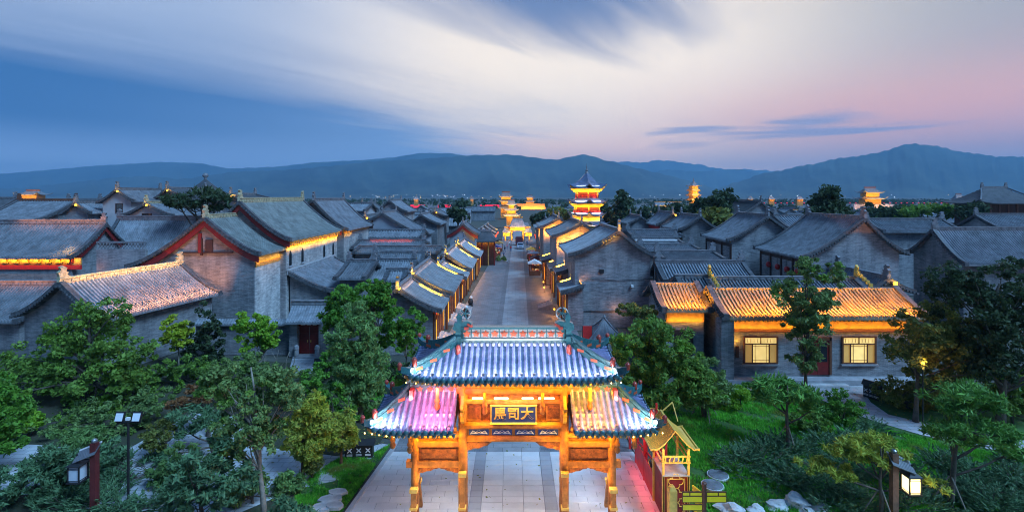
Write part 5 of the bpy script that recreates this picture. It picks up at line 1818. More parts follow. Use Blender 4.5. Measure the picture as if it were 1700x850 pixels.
# bracket sets under the roofs
def bracket(x, y, z, k=1.0):
    mb = MB()
    mb.box((x, y, z), (.2 * k, .22, .14)); mb.box((x, y - .18, z + .13), (.14, .75, .11)); mb.box((x, y, z + .13), (.55 * k, .14, .11))
    mb.box((x, y - .3, z + .27), (.62 * k, .16, .12)); mb.box((x, y - .3, z + .4), (.14, 1.0, .11)); mb.box((x, y - .62, z + .46), (.62 * k, .14, .11))
    return mb


for x in np.linspace(-3.4, 3.4, 8):
    gp_('bracket_set', bracket(x, -.12, 6.68), M.gatewood)
    mb = bracket(x, 0, 6.68); mb.v = [(a, -b + .12, c) for a, b, c in mb.v]; gp_('bracket_set', mb, M.gatewood)
for s in (-1, 1):
    for x in (2.75, 3.6, 4.42, 5.0):
        gp_('bracket_set', bracket(s * x, -.12, 4.45, .8), M.gatewood)

# name board with its three characters
mb = MB(); mb.bb(-.98, .98, -.30, -.22, 4.93, 5.67); board = gp_('name_board', mb, M.blueboard)
mb = MB()
for a, b, c, d in ((-1.04, 1.04, 4.88, 4.94), (-1.04, 1.04, 5.66, 5.72), (-1.04, -.97, 4.94, 5.66), (.97, 1.04, 4.94, 5.66)):
    mb.bb(a, b, -.33, -.21, c, d)
gp_('board_frame', mb, M.gold, board)


def text_mesh(s, size, extrude, offset):
    cu = bpy.data.curves.new('lettering', 'FONT')
    cu.body = s
    cu.size = size
    cu.extrude = extrude
    cu.offset = offset
    cu.align_x = 'CENTER'
    cu.align_y = 'CENTER'
    o = bpy.data.objects.new('lettering', cu)
    COL.objects.link(o)
    dg = bpy.context.evaluated_depsgraph_get()
    dg.update()
    me = bpy.data.meshes.new_from_object(o.evaluated_get(dg))
    bpy.data.objects.remove(o)
    bpy.data.curves.remove(cu)
    return me


for ch, x in (('馬', -.60), ('司', .0), ('大', .60)):
    me = text_mesh(ch, .58, .012, .012)
    me.materials.clear(); me.materials.append(M.gold)
    o = obj('lettering', me, board, (x, -.315, 5.32))
    o.rotation_euler = (R(90), 0, 0)

# lamps under the upper roof
for x, l in ((-1.55, .55), (-.55, .62), (.62, .5), (1.45, .7)):
    mb = MB(); mb.tube([(x - l / 2, -.38, 6.06), (x + l / 2, -.38, 6.06)], .035, 8); gp_('lamp_tube', mb, M.tube)


M.tilecourse = glazed('floodlight_tinted_glazed_tile', (0.15, 0.17, 0.30), 0.3)  # teal glaze shifted to lavender, baking in the cool floodlight


# ---- glazed tile roofs of the archway
def gprof(t, zr, ze):
    u = max(0.0, 1 - t)
    return zr - (zr - ze) * (1 - u ** 1.38) - max(0.0, t - 1) * .4


RP = .262
TS = np.linspace(0, 1, 13)


class HipRoof:
    """front, back and end slopes over a rectangle; ridge from xa to xr along x; ends[0], ends[1] say which ends are hipped"""
    def __init__(self, x0, x1, r0, r1, b, zr, ze, lift, cx=0.0):
        self.x0, self.x1, self.r0, self.r1, self.b, self.zr, self.ze, self.lift = x0, x1, r0, r1, b, zr, ze, lift

    def ts(self, x):
        if x > self.r1 and self.x1 - self.r1 > .01:
            return (x - self.r1) / (self.x1 - self.r1)
        if x < self.r0 and self.r0 - self.x0 > .01:
            return (self.r0 - x) / (self.r0 - self.x0)
        return 0.0

    def z(self, tf, ts):
        return gprof(max(tf, ts), self.zr, self.ze) + self.lift * (tf * ts) ** 3

    def front_pts(self, x, sgn, n=12):
        t0 = self.ts(x)
        out = []
        for t in np.linspace(t0, 1.02, n):
            out.append((x, sgn * self.b * t, self.z(t, t0)))
        return out

    def side_pts(self, y, end, n=12):
        t0 = abs(y) / self.b
        out = []
        for t in np.linspace(t0, 1.02, n):
            x = self.r1 + (self.x1 - self.r1) * t if end > 0 else self.r0 - (self.r0 - self.x0) * t
            out.append((x, y, self.z(t0, t)))
        return out


def barrel(mb, pts, r, across_vec, end_disc=True):
    """overlapping half-round tiles along a path, with the round end tile and drip"""
    pts = [Vector(p) for p in pts]
    L = sum((b - a).length for a, b in zip(pts[:-1], pts[1:]))
    n = max(2, int(round(L / .17)))
    cum = [0]
    for a, b in zip(pts[:-1], pts[1:]):
        cum.append(cum[-1] + (b - a).length)
    def at(s):
        for i in range(len(pts) - 1):
            if s <= cum[i + 1] + 1e-9:
                f = (s - cum[i]) / max(1e-9, cum[i + 1] - cum[i])
                return pts[i].lerp(pts[i + 1], f)
        return pts[-1]
    av = Vector(across_vec)
    rows = []
    for i in range(n):
        for f, k in ((0.0, .84), (1.0, 1.16)):
            p = at(L * (i + f) / n)
            row = []
            for a in np.linspace(0, math.pi, 7):
                row.append(p + av * (math.cos(a) * r * k) + Vector((0, 0, math.sin(a) * r * k * 1.05)))
            rows.append([tuple(v) for v in row])
    P = np.array(rows)
    mb.grid(P)
    mb.nb = len(mb.f)
    if end_disc:
        d = (pts[-1] - pts[-2]).normalized()
        c = pts[-1] + Vector((0, 0, r * .25)) + d * .02
        h = Vector((d.x, d.y, 0)).normalized()
        vs = [c + av * (math.cos(a) * r * 1.5) + Vector((0, 0, math.sin(a) * r * 1.5)) for a in np.linspace(0, 2 * math.pi, 11)[:-1]]
        v2 = [v + h * .035 for v in vs]
        mb.add(vs + v2, [tuple(range(10, 20))] + [(i, (i + 1) % 10, (i + 1) % 10 + 10, i + 10) for i in range(10)])
        # drip tile hanging beside it
        q = pts[-1] + av * (RP / 2) + Vector((0, 0, -.01)) + h * .02
        w = RP * .36
        dr = [q - av * w, q + av * w, q + av * (w * .55) - Vector((0, 0, .15)), q - Vector((0, 0, .21)), q - av * (w * .55) - Vector((0, 0, .15))]
        mb.add([v for v in dr] + [v - h * .03 for v in dr], [(0, 1, 2, 3, 4), (9, 8, 7, 6, 5)] + [(i, i + 5, (i + 1) % 5 + 5, (i + 1) % 5) for i in range(5)])


def tile_course(mb, roof):
    me = mb.mesh('tile_course', M.tilecourse, True)
    me.materials.append(M.teal)
    n = len(me.polygons)
    me.polygons.foreach_set('material_index', [0] * mb.nb + [1] * (n - mb.nb))
    return obj('tile_course', me, roof)


def glazed_roof(hr, ends, name='upper_roof'):
    """pan tiles as one bedded layer, every barrel-tile course an object of its own"""
    mb = MB()
    xs = np.linspace(hr.x0, hr.x1, 46)
    nt = 14
    for sgn in (-1, 1):
        rows = []
        for x in xs:
            t0 = hr.ts(x)
            row = []
            for i, t in enumerate(np.linspace(t0, 1.0, nt)):
                row.append((x, sgn * hr.b * t, hr.z(t, t0) + (.012 if i % 2 else -.012)))
            rows.append(row)
        mb.grid(np.array(rows))
    for end in ends:
        ys = np.linspace(-hr.b, hr.b, 19)
        rows = []
        for y in ys:
            t0 = abs(y) / hr.b
            row = []
            for i, t in enumerate(np.linspace(t0, 1.0, nt)):
                x = hr.r1 + (hr.x1 - hr.r1) * t if end > 0 else hr.r0 - (hr.r0 - hr.x0) * t
                row.append((x, y, hr.z(t0, t) + (.012 if i % 2 else -.012)))
            rows.append(row)
        mb.grid(np.array(rows))
    roof = gp_(name, mb, M.tealpan)
    # soffit boards and eave edge
    sb = MB()
    zE = hr.ze - .16
    X = np.linspace(hr.x0 + (.04 if -1 in ends else 0), hr.x1 - (.04 if 1 in ends else 0), 21)
    Yv = np.linspace(-hr.b + .04, hr.b - .04, 9)
    P = np.zeros((21, 9, 3))
    for i, x in enumerate(X):
        for j, y in enumerate(Yv):
            tf, ts = abs(y) / hr.b, hr.ts(x)
            P[i, j] = (x, y, zE + hr.lift * (tf * ts) ** 3 + .10 * (1 - max(tf, ts)))
    sb.grid(P)
    for sgn, j in ((-1, 0), (1, 8)):
        E = np.stack([P[:, j], P[:, j] + np.array([0, 0, .11])]); sb.grid(E)
    for i in (0, 20):
        E = np.stack([P[i], P[i] + np.array([0, 0, .11])]); sb.grid(E)
    gp_('soffit', sb, M.gatewood, roof)
    rb = MB()
    for x in np.arange(hr.x0 + .15, hr.x1 - .1, .2):
        ts = hr.ts(x)
        for sgn in (-1, 1):
            z = zE + hr.lift * ts ** 3 - .05
            rb.box((x, sgn * (hr.b - .42), z), (.075, .8, .08))
    tag(gp_('rafter', rb, M.gold, roof), kind='stuff')
    # barrel courses
    n = int((hr.x1 - hr.x0) / RP)
    off = ((hr.x1 - hr.x0) - n * RP) / 2
    for i in range(n + 1):
        x = hr.x0 + off + i * RP
        if hr.ts(x) > .93:
            continue
        for sgn in (-1, 1):
            mb = MB(); barrel(mb, hr.front_pts(x, sgn), .078, (1, 0, 0)); tile_course(mb, roof)
    for end in ends:
        n = int(2 * hr.b / RP)
        off = (2 * hr.b - n * RP) / 2
        for i in range(n + 1):
            y = -hr.b + off + i * RP
            if abs(y) / hr.b > .92:
                continue
            mb = MB(); barrel(mb, hr.side_pts(y, end), .078, (0, 1, 0)); tile_course(mb, roof)
    # hip ridges, with a small beast at the corner
    for end in ends:
        for sgn in (-1, 1):
            pts = []
            for t in np.linspace(0.12, 1.06, 9):
                x = hr.r1 + (hr.x1 - hr.r1) * t if end > 0 else hr.r0 - (hr.r0 - hr.x0) * t
                tt = min(t, 1)
                pts.append((x, sgn * hr.b * t, hr.z(tt, tt) + .02 + max(0, t - 1) * 1.2))
            mb = MB(); ridge_curve(mb, pts, .20, .26); ridge_curve(mb, [(p[0], p[1], p[2] + .262) for p in pts[:7]], .12, .16)
            h_ = gp_('hip_ridge', mb, M.teal, roof)
            for k in (1, 3, 5):
                p = Vector(pts[k]).lerp(Vector(pts[k + 1]), .5) + Vector((0, 0, .14))
                d = Vector(pts[k + 1]) - Vector(pts[k])
                mb = MB(); mb.box(p, (.34, .22, .12), rz=math.atan2(d.y, d.x)); gp_('hip_flower', mb, M.orange, h_)
            p = pts[6]
            mb = MB(); mb.lathe([(.05, 0), (.12, .08), (.10, .2), (.13, .3), (.06, .42)], (p[0], p[1], p[2] + .22), 8); gp_('roof_beast', mb, M.redgl, h_, True)
            p = pts[8]
            mb = MB(); mb.lathe([(.05, 0), (.10, .06), (.08, .16), (.11, .24), (.04, .32)], (p[0], p[1], p[2] + .1), 8); gp_('corner_figure', mb, M.redgl, h_, True)
    return roof


UP = HipRoof(-4.5, 4.5, -2.35, 2.35, 2.1, 8.5, 7.45, .28)
upper = glazed_roof(UP, (-1, 1))
LO_R = HipRoof(2.5, 6.1, 2.5, 4.5, 1.9, 6.35, 5.25, .25)
LO_L = HipRoof(-6.1, -2.5, -4.5, -2.5, 1.9, 6.35, 5.25, .25)
low_r = glazed_roof(LO_R, (1,), 'lower_roof')
low_l = glazed_roof(LO_L, (-1,), 'lower_roof')

# main ridge with flower panels
mb = MB()
mb.bb(-2.3, 2.3, -.16, .16, 8.36, 8.56); mb.bb(-2.34, 2.34, -.20, .20, 8.562, 8.64); mb.bb(-2.34, 2.34, -.20, .20, 9.06, 9.14)
for x in np.linspace(-2.3, 2.3, 12):
    mb.bb(x - .025, x + .025, -.17, .17, 8.64, 9.06)
ridge_o = gp_('main_ridge', mb, M.teal)
mb = MB(); mb.bb(-2.28, 2.28, -.12, .12, 8.64, 9.06); gp_('ridge_panel', mb, M.ridgepanel, ridge_o)
xs = np.linspace(-2.3, 2.3, 12)
star = [(.17 * (1 if i % 2 == 0 else .55) * math.sin(i * math.pi / 5), .17 * (1 if i % 2 == 0 else .55) * math.cos(i * math.pi / 5)) for i in range(10)]
for i in range(11):
    c = (xs[i] + xs[i + 1]) / 2
    mb = MB()
    mb.prism([(c + u * 1.05, 8.84 + w) for u, w in star], 'y', -.19, -.12)
    mb.prism([(c + u * .5, 8.84 + w * .5) for u, w in star], 'y', -.23, -.192)
    gp_('ridge_flower', mb, M.orange, ridge_o)
# scalloped flashing just under the ridge
mb = MB()
for x in np.arange(-2.2, 2.3, RP):
    mb.tube([(x, -.2, 8.44), (x, -.34, 8.40)], .07, 8)
gp_('ridge_flashing', mb, M.ridgepanel, ridge_o)

# ridge-end dragons with their rings
for s in (-1, 1):
    body = [(2.22, 8.4), (2.62, 8.4), (2.66, 8.75), (2.56, 8.95), (2.72, 9.05), (2.66, 9.3), (2.5, 9.36), (2.56, 9.6), (2.44, 9.78), (2.3, 9.62), (2.32, 9.36), (2.05, 9.42), (1.85, 9.30), (1.98, 9.18), (1.8, 9.08), (2.1, 8.98), (2.2, 8.7)]
    mb = MB(); mb.prism([(s * u, v) for u, v in body], 'y', -.17, .17)
    d_ = gp_('ridge_dragon', mb, M.teal)
    mb = MB()
    c = (s * 2.18, 9.72)
    ring = [(c[0] + .26 * math.cos(a), 0, c[1] + .26 * math.sin(a)) for a in np.linspace(0, 2 * math.pi, 21)]
    mb.tube(ring, .035, 6, False); gp_('ring', mb, M.ridgepanel, d_, True)
    mb = MB()
    for k in range(5):
        a = k * 1.26
        mb.tube([(c[0], -.02, c[1]), (c[0] + .24 * math.cos(a), -.02, c[1] + .24 * math.sin(a))], .03, 5)
    gp_('ring_spokes', mb, M.teal, d_)
    mb = MB()
    mb.box((s * 1.95, -.1, 9.22), (.26, .2, .1), ry=.5); mb.box((s * 2.1, -.2, 9.1), (.2, .1, .12))
    gp_('scroll', mb, M.redgl, d_)
    mb = MB(); mb.bb(s * 2.44 - .1, s * 2.44 + .1, -.3, .3, 8.0, 8.75); mb.bb(s * 2.44 - .1, s * 2.44 + .1, -.55, -.302, 7.95, 8.45); gp_('ridge_end_block', mb, M.teal, d_)
    mb = MB(); mb.lathe([(.05, 0), (.12, .1), (.1, .22), (.13, .32), (.05, .48)], (s * 2.42, -.62, 8.02), 8); gp_('seated_beast', mb, M.redgl, d_, True)
    # lower roof ridges
    mb = MB(); mb.bb(min(s * 2.5, s * 4.55), max(s * 2.5, s * 4.55), -.13, .13, 6.25, 6.52); mb.bb(min(s * 2.5, s * 4.6), max(s * 2.5, s * 4.6), -.17, .17, 6.522, 6.60)
    lr = gp_('lower_ridge', mb, M.teal)
    for k in range(4):
        c = s * (2.8 + k * .46)
        mb = MB(); mb.prism([(c + u * .9, 6.38 + w * .75) for u, w in star], 'y', -.17, -.13); gp_('ridge_flower', mb, M.orange, lr)
    mb = MB(); mb.prism([(s * (4.5 + u * .55 - .1), 6.5 + w * .7) for u, w in FIN], 'y', -.12, .12); gp_('lower_dragon', mb, M.teal)
    mb = MB(); mb.bb(s * 4.5 - .09, s * 4.5 + .09, -.5, -.14, 5.95, 6.45); gp_('ridge_end_block', mb, M.redgl, lr)

# lamps of the archway: warm under the eaves, cool tile lamps on the roofs, strings of bulbs at the corners
bl = MB()
for s in (-1, 1):
    for i in range(5):
        x = s * (6.15 - i * .3)
        bl.lathe([(.012, 0), (.03, .03), (.012, .06)], (x, -1.86, 5.02 + .16 * max(0, 1 - i / 4)), 6)
    for i in range(3):
        x = s * (4.4 - i * .4)
        bl.lathe([(.012, 0), (.03, .03), (.012, .06)], (x, -2.02, 7.22 + .1 * max(0, 1 - i / 4)), 6)
gp_('bulb_string', bl, M.bulb)
fx = MB()
for x in np.arange(-4.0, 4.1, .524):
    fx.box((x + .13, -1.93, 7.66), (.09, .12, .08))
for s in (-1, 1):
    for x in np.arange(2.7, 5.7, .524):
        fx.box((s * x, -1.74, 5.46), (.09, .12, .08))
tag(gp_('tile_lamp', fx, M.metal), kind='stuff')
GC = (0.86, 0.86, 1.0)
strip(gate, (-4.2, -2.0, 7.78), (4.2, -2.0, 7.72), .06, (0, 1, .12), 155, GC, 'tile_light')
strip(gate, (-2.2, -1.1, 8.35), (2.2, -1.1, 8.35), .06, (0, 1, .55), 34, GC, 'ridge_light')
for s in (-1, 1):
    strip(gate, (s * 4.7, -1.85, 5.58), (s * 5.9, -1.85, 5.58), .06, (0, 1, .2), 55, GC, 'tile_light')
    strip(gate, (s * 2.7, -1.85, 5.58), (s * 4.2, -1.85, 5.58), .06, (0, 1, .2), 60, (1, .20, .40) if s < 0 else (1, .30, .04), 'tile_light')
    strip(gate, (s * 2.6, -1.2, 6.95), (s * 4.0, -1.2, 6.95), .08, (0, .45, -1), 150, (1, .18, .30) if s < 0 else (1, .36, .03), 'eave_light')
    strip(gate, (s * 2.4, 1.2, 4.7), (s * 5.0, 1.2, 4.7), .06, (0, -.6, -1), 60, WARM)
    # ground spots at the posts
    for x in (XI, XO):
        bulb(gate, (s * x - s * .1, -2.2, .35), 45, (1, .50, .04), .08, 'ground_spot')
        mb = MB(); mb.lathe([(.09, 0), (.11, .12), (.08, .2)], (s * x - s * .1, -2.2, .04), 8); gp_('ground_spot', mb, M.metal)
YEL = (1, .53, .03)
strip(gate, (-2.1, -.75, 6.55), (2.1, -.75, 6.55), .05, (0, .55, -1), 72, YEL)
strip(gate, (-2.1, -.34, 4.96), (2.1, -.34, 4.96), .04, (0, .35, -1), 28, YEL)
strip(gate, (-2.1, -.30, 6.02), (-1.1, -.30, 6.02), .05, (0, .5, -1), 10, YEL)
strip(gate, (-1.0, -.52, 6.04), (1.0, -.52, 6.04), .05, (0, .5, -1), 26, (1.0, .86, .66))
strip(gate, (-4.0, -1.7, 7.0), (4.0, -1.7, 7.0), .06, (0, .5, .7), 300, YEL)
for s in (-1, 1):
    strip(gate, (s * 2.4, -.45, 4.42), (s * 4.3, -.45, 4.42), .05, (0, .6, -1), 46, YEL)
    strip(gate, (s * 2.5, -1.5, 4.85), (s * 5.6, -1.5, 4.85), .05, (0, .5, .5), 120, YEL)
    bulb(gate, (s * (XI - .45), -.5, 3.6), 30, YEL, .08, 'post_light')
    bulb(gate, (s * (XO - .45), -.5, 2.5), 24, YEL, .08, 'post_light')
    bulb(gate, (s * (XI + .45), -.5, 2.4), 24, YEL, .08, 'post_light')
strip(gate, (-1.9, .45, 3.92), (1.9, .45, 3.92), .06, (0, .25, -1), 85, (.80, .88, 1.0), 'under_beam_light')
for s in (-1, 1):
    strip(gate, (s * 2.6, .35, 2.8), (s * 4.1, .35, 2.8), .06, (0, .25, -1), 34, (.9, .9, 1.0), 'under_beam_light')

# ------------------------------------------------------------------ trees and planting
def leaf_quads(rg, C, Rr, per, size, aspect=1.7, up=.35, radial=0.0, jitter=.5, flat=1.0):
    """diamond leaves: centres C (n,3) with clump radii Rr (n,) -> vertex array for quads"""
    n = len(C)
    N = n * per
    cc = np.repeat(C, per, axis=0)
    rr = np.repeat(Rr, per)
    d = rg.normal(size=(N, 3))
    d /= np.linalg.norm(d, axis=1, keepdims=True) + 1e-9
    rad = rr * rg.random(N) ** .45
    p = cc + d * rad[:, None] * np.array([1, 1, .75 * flat])
    nrm = rg.normal(size=(N, 3)) * (1 - up) + np.array([0, 0, 1.0]) * up + d * .4
    nrm /= np.linalg.norm(nrm, axis=1, keepdims=True) + 1e-9
    t = rg.normal(size=(N, 3)) * (1 - radial) + (d + np.array([0, 0, .35])) * radial * 2
    t -= nrm * np.sum(t * nrm, axis=1, keepdims=True)
    t /= np.linalg.norm(t, axis=1, keepdims=True) + 1e-9
    b = np.cross(nrm, t)
    s = size * (1 + jitter * rg.normal(size=N)).clip(.4, 2)
    l, w = (s * aspect / 2)[:, None], (s / 2)[:, None]
    V = np.empty((N, 4, 3))
    V[:, 0] = p - t * l
    V[:, 1] = p + b * w - t * l * .1
    V[:, 2] = p + t * l
    V[:, 3] = p - b * w - t * l * .1
    return V.reshape(-1, 3)


def crown_points(rg, ells, n):
    """clump centres spread through ellipsoids (cx,cy,cz,rx,ry,rz), mostly near the surface"""
    vol = np.array([e[3] * e[4] * e[5] for e in ells]) ** .67
    pick = rg.choice(len(ells), n, p=vol / vol.sum())
    E = np.array(ells)[pick]
    d = rg.normal(size=(n, 3))
    d /= np.linalg.norm(d, axis=1, keepdims=True)
    r = rg.random(n) ** .38
    P = E[:, :3] + d * r[:, None] * E[:, 3:]
    # holes, so that the sky and the roofs show through
    span = np.linalg.norm(P.max(0) - P.min(0))
    for k in range(7 if n > 60 else 2):
        c = P[rg.integers(len(P))] + rg.normal(0, span * .04, 3)
        keep = np.linalg.norm((P - c) * np.array([1, .6, 1]), axis=1) > span * .065
        P = P[keep]
    return P


seed_ = [100]


def tree(name, label, base, ells, leaf='mid', n=90, per=60, size=.16, clump=.45, trunk_r=.14, bark=None, group=None, cat='tree', aspect=1.7, up=.35, radial=0.0, flat=1.0,
         trunk_top=None, limbs=14, lean=(0, 0), stakes=False, forks=1, z0=0.0):
    """ells are relative to the base"""
    seed_[0] += 1
    rg = np.random.default_rng(seed_[0])
    t = thing(name, label, cat, (base[0], base[1], z0), group=group)
    C = crown_points(rg, ells, n)
    n = len(C)
    Rr = clump * rg.uniform(.45, 1.25, n)
    if base[1] < 60:
        per, size = int(per * 1.7), size * .74
    V = leaf_quads(rg, C, Rr, per, size, aspect, up, radial, flat=flat)
    obj('crown', np_mesh('crown', V, 4, LEAF[leaf]), t)
    top = trunk_top or max(e[2] for e in ells)
    mb = MB()
    for f in range(forks):
        ox, oy = (0, 0) if forks == 1 else (rg.uniform(-.25, .25), rg.uniform(-.25, .25))
        pts, rad = [], []
        wob = rg.normal(0, trunk_r * .8, (7, 2))
        for i, u in enumerate(np.linspace(0, 1, 7)):
            pts.append((ox + lean[0] * u * (1 + f * .4) + wob[i, 0] * min(1, u * 3) + ox * u * 4, oy + lean[1] * u + wob[i, 1] * min(1, u * 3) + oy * u * 4, -.05 + (top + .05) * u))
            rad.append(trunk_r * (1.25 - .95 * u) * (1.25 if i == 0 else 1))
        mb.tube(pts, rad, 8)
        idx = rg.choice(n, min(limbs, n), replace=False)
        for j in idx:
            c = C[j]
            u = np.clip((c[2] * .62) / max(top, .1), .22, .92)
            k = u * 6
            i0 = int(min(5, k))
            a = Vector(pts[i0]).lerp(Vector(pts[i0 + 1]), k - i0)
            m_ = a.lerp(Vector(c), .55) + Vector((rg.normal(0, .12), rg.normal(0, .12), rg.uniform(0, .25)))
            r0 = trunk_r * (1.1 - .8 * u) * .55
            mb.tube([a, m_, Vector(c)], [r0, r0 * .6, r0 * .25], 5, False)
    mb.build('trunk', bark or M.bark, t, True)
    if stakes:
        for k in range(3):
            a = k * 2.1 + .4
            mb = MB(); mb.tube([(1.0 * math.cos(a), 1.0 * math.sin(a), 0), (.08 * math.cos(a), .08 * math.sin(a), 1.5)], .035, 6); mb.build('stake', M.barkpale, t)
    return t


def pe(px, py, rx, ry, Y, base, dy=0.0, depth=None):
    """ellipsoid from its outline in the photograph, at distance Y + dy, relative to base"""
    s = (Y + dy) / 850
    return (PX(px, Y + dy) - base[0], dy, PZ(py, Y + dy), rx * s, (depth or rx) * s, ry * s)


def ptree(name, label, bpx, Y, blobs, **kw):
    base = (PX(bpx, Y), Y)
    return tree(name, label, base, [pe(b[0], b[1], b[2], b[3], Y, base, b[4] if len(b) > 4 else 0.0) for b in blobs], **kw)


# left garden
ptree('broadleaf_tree', 'largest dark tree in the left garden, in front of the pink lit roof', 150, 37.5,
      [(150, 560, 60, 55), (90, 590, 60, 50, 1), (205, 600, 55, 55, -1), (60, 640, 62, 55), (150, 650, 85, 60, -1), (225, 660, 40, 45), (110, 560, 40, 40), (185, 530, 36, 36), (30, 660, 36, 40, 1)],
      leaf='dark', n=420, per=52, size=.17, clump=.55, trunk_r=.22, limbs=30)
ptree('broadleaf_tree', 'green tree cut off by the left edge', -6, 28, [(-10, 690, 46, 50), (12, 720, 26, 40, -.6), (-20, 650, 35, 30)], leaf='mid', n=170, per=55, size=.15, clump=.35, trunk_r=.13)
ptree('sapling', 'small lime green tree in front of the left brick wall', 297, 45, [(292, 548, 24, 26), (303, 562, 20, 18), (285, 565, 15, 14)], leaf='lime', n=80, per=46, size=.16, clump=.32, trunk_r=.06, bark=M.barkpale, limbs=10)
ptree('conifer', 'dark thin tree between the lime tree and the red door', 342, 46, [(342, 545, 24, 45), (335, 580, 30, 30), (355, 570, 22, 40)], leaf='black', n=110, per=44, size=.16, clump=.4, trunk_r=.08, limbs=16)
ptree('bright_shrub_tree', 'bright green bushy tree with bare twigs left of the red door', 425, 43, [(415, 535, 24, 22), (440, 548, 24, 22), (428, 565, 30, 22), (400, 540, 12, 16), (445, 570, 15, 15)], leaf='bright', n=120, per=52, size=.17, clump=.34, trunk_r=.07, bark=M.barkpale, limbs=22, forks=2)
ptree('broadleaf_tree', 'slender foreground tree with a leaning bare trunk, left of the yellow trees', 440, 23.6,
      [(380, 640, 40, 36), (450, 640, 46, 36, .6), (415, 690, 58, 42), (360, 610, 20, 22), (480, 650, 24, 34), (395, 730, 40, 26), (440, 725, 35, 26), (345, 640, 18, 20)],
      leaf='deep', n=300, per=54, size=.105, clump=.27, trunk_r=.11, limbs=34, lean=(-.75, 0), bark=M.barkpale)
ptree('feathery_tree', 'tall bright green tree behind the feathery grey tree', 622, 44, [(575, 495, 36, 28), (620, 485, 30, 24), (600, 520, 55, 34), (640, 510, 22, 30), (560, 530, 28, 30), (630, 545, 28, 34)],
      leaf='mid', n=260, per=50, size=.17, clump=.42, trunk_r=.14, limbs=24)
ptree('feathery_tree', 'feathery grey green tree on three stakes, left of the archway', 598, 34, [(590, 560, 40, 40), (600, 610, 46, 50), (580, 650, 45, 30), (610, 655, 36, 28), (595, 530, 28, 26)],
      leaf='willow', n=320, per=60, size=.11, aspect=3.2, clump=.38, trunk_r=.12, limbs=24, stakes=True)
ptree('sapling', 'small round green tree between the feathery tree and the arch', 674, 42, [(665, 535, 24, 22), (690, 530, 22, 20), (678, 560, 32, 28), (655, 555, 14, 14)], leaf='mid', n=130, per=50, size=.16, clump=.34, trunk_r=.07, bark=M.barkpale)
ptree('turning_tree', 'yellow green tree with red trunk on the left lawn', 503, 27.4, [(520, 680, 30, 30), (535, 710, 26, 26), (500, 720, 36, 34), (550, 735, 14, 16), (515, 745, 26, 22)], leaf='yellow', n=210, per=54, size=.10, aspect=2.2, clump=.3, trunk_r=.075, bark=M.barkred, limbs=20)
ptree('turning_tree', 'smaller yellow tree beside the black notice board', 566, 28.6, [(572, 700, 20, 20), (560, 722, 24, 24), (582, 725, 14, 18)], leaf='yellow', n=120, per=50, size=.10, aspect=2.2, clump=.27, trunk_r=.07, bark=M.barkred, limbs=14)
ptree('clipped_bush', 'round clipped bush under the yellow green tree', 518, 27.2, [(518, 768, 16, 17)], leaf='olive', n=90, per=46, size=.07, clump=.16, trunk_r=.05, limbs=8, cat='bush')
ptree('red_tree', 'rusty red leaved low tree over the left path', 345, 32, [(320, 655, 32, 16), (355, 650, 26, 14), (300, 670, 24, 12)], leaf='red', n=110, per=44, size=.10, clump=.26, trunk_r=.09, limbs=22, lean=(.2, 0), flat=.6)
# shrubs and junipers of the left garden
SHR = [
    ('feathery grey green shrub in the bottom left corner', 60, 25, [(40, 800, 60, 42), (90, 780, 50, 40), (20, 840, 50, 40), (110, 830, 50, 36)], 'juniper'),
    ('grey green bush behind the unlit lamp', 235, 27.5, [(190, 790, 46, 40), (165, 760, 40, 30), (210, 820, 40, 30)], 'juniper'),
    ('dense grey bush beneath the largest dark tree', 235, 33, [(200, 690, 60, 26), (245, 670, 40, 24), (130, 700, 60, 30)], 'deep'),
    ('feathery grey bush at the bottom, left of the leaning trunk', 350, 22.5, [(330, 790, 52, 40), (385, 800, 44, 38), (300, 830, 40, 30), (350, 760, 40, 30)], 'juniper'),
    ('pale leafed bush with bare twigs at the foot of the slender tree', 470, 26, [(480, 805, 26, 22), (455, 820, 22, 20)], 'willow'),
    ('low dark hedge in front of the left brick wall', 300, 41, [(270, 640, 50, 26), (340, 625, 50, 26), (400, 620, 40, 24), (300, 610, 44, 20)], 'dark'),
    ('grey leafed bushy shrub in front of the red door', 440, 36.5, [(370, 620, 34, 26), (440, 625, 40, 22), (490, 640, 40, 26), (405, 600, 28, 22)], 'deep'),
    ('green round shrub right of the red door path', 535, 42, [(545, 605, 26, 20), (520, 625, 20, 16), (560, 590, 20, 16)], 'mid'),
    ('dark shrub below the small round tree', 680, 40, [(675, 615, 30, 14), (700, 605, 20, 14), (640, 620, 20, 14)], 'black'),
    ('bright low shrub at the left edge', 45, 32, [(50, 700, 16, 14)], 'bright'),
    ('dark dry bush under the floodlights', 262, 29, [(262, 720, 26, 20)], 'olive'),
    ('bottom right juniper of the left garden', 480, 22.2, [(470, 850, 30, 26), (505, 858, 24, 16)], 'juniper'),
    ('dark bush along the left wall of the garden', 60, 42, [(30, 620, 40, 26), (90, 615, 40, 30)], 'dark'),
    ('grey green bush in the middle of the left path', 300, 26.5, [(300, 765, 30, 26), (270, 780, 26, 22), (330, 775, 20, 18)], 'willow'),
    ('low dark bush left of the leaning trunk foot', 420, 25, [(415, 800, 26, 20), (390, 815, 24, 18)], 'deep'),
    ('grey bush between the unlit lamp and the left edge', 120, 29, [(110, 735, 40, 20), (150, 730, 30, 18)], 'willow'),
    ('dark yew like bush between the paths', 560, 32, [(545, 660, 30, 26), (575, 690, 24, 20), (520, 640, 24, 20)], 'mid'),
]
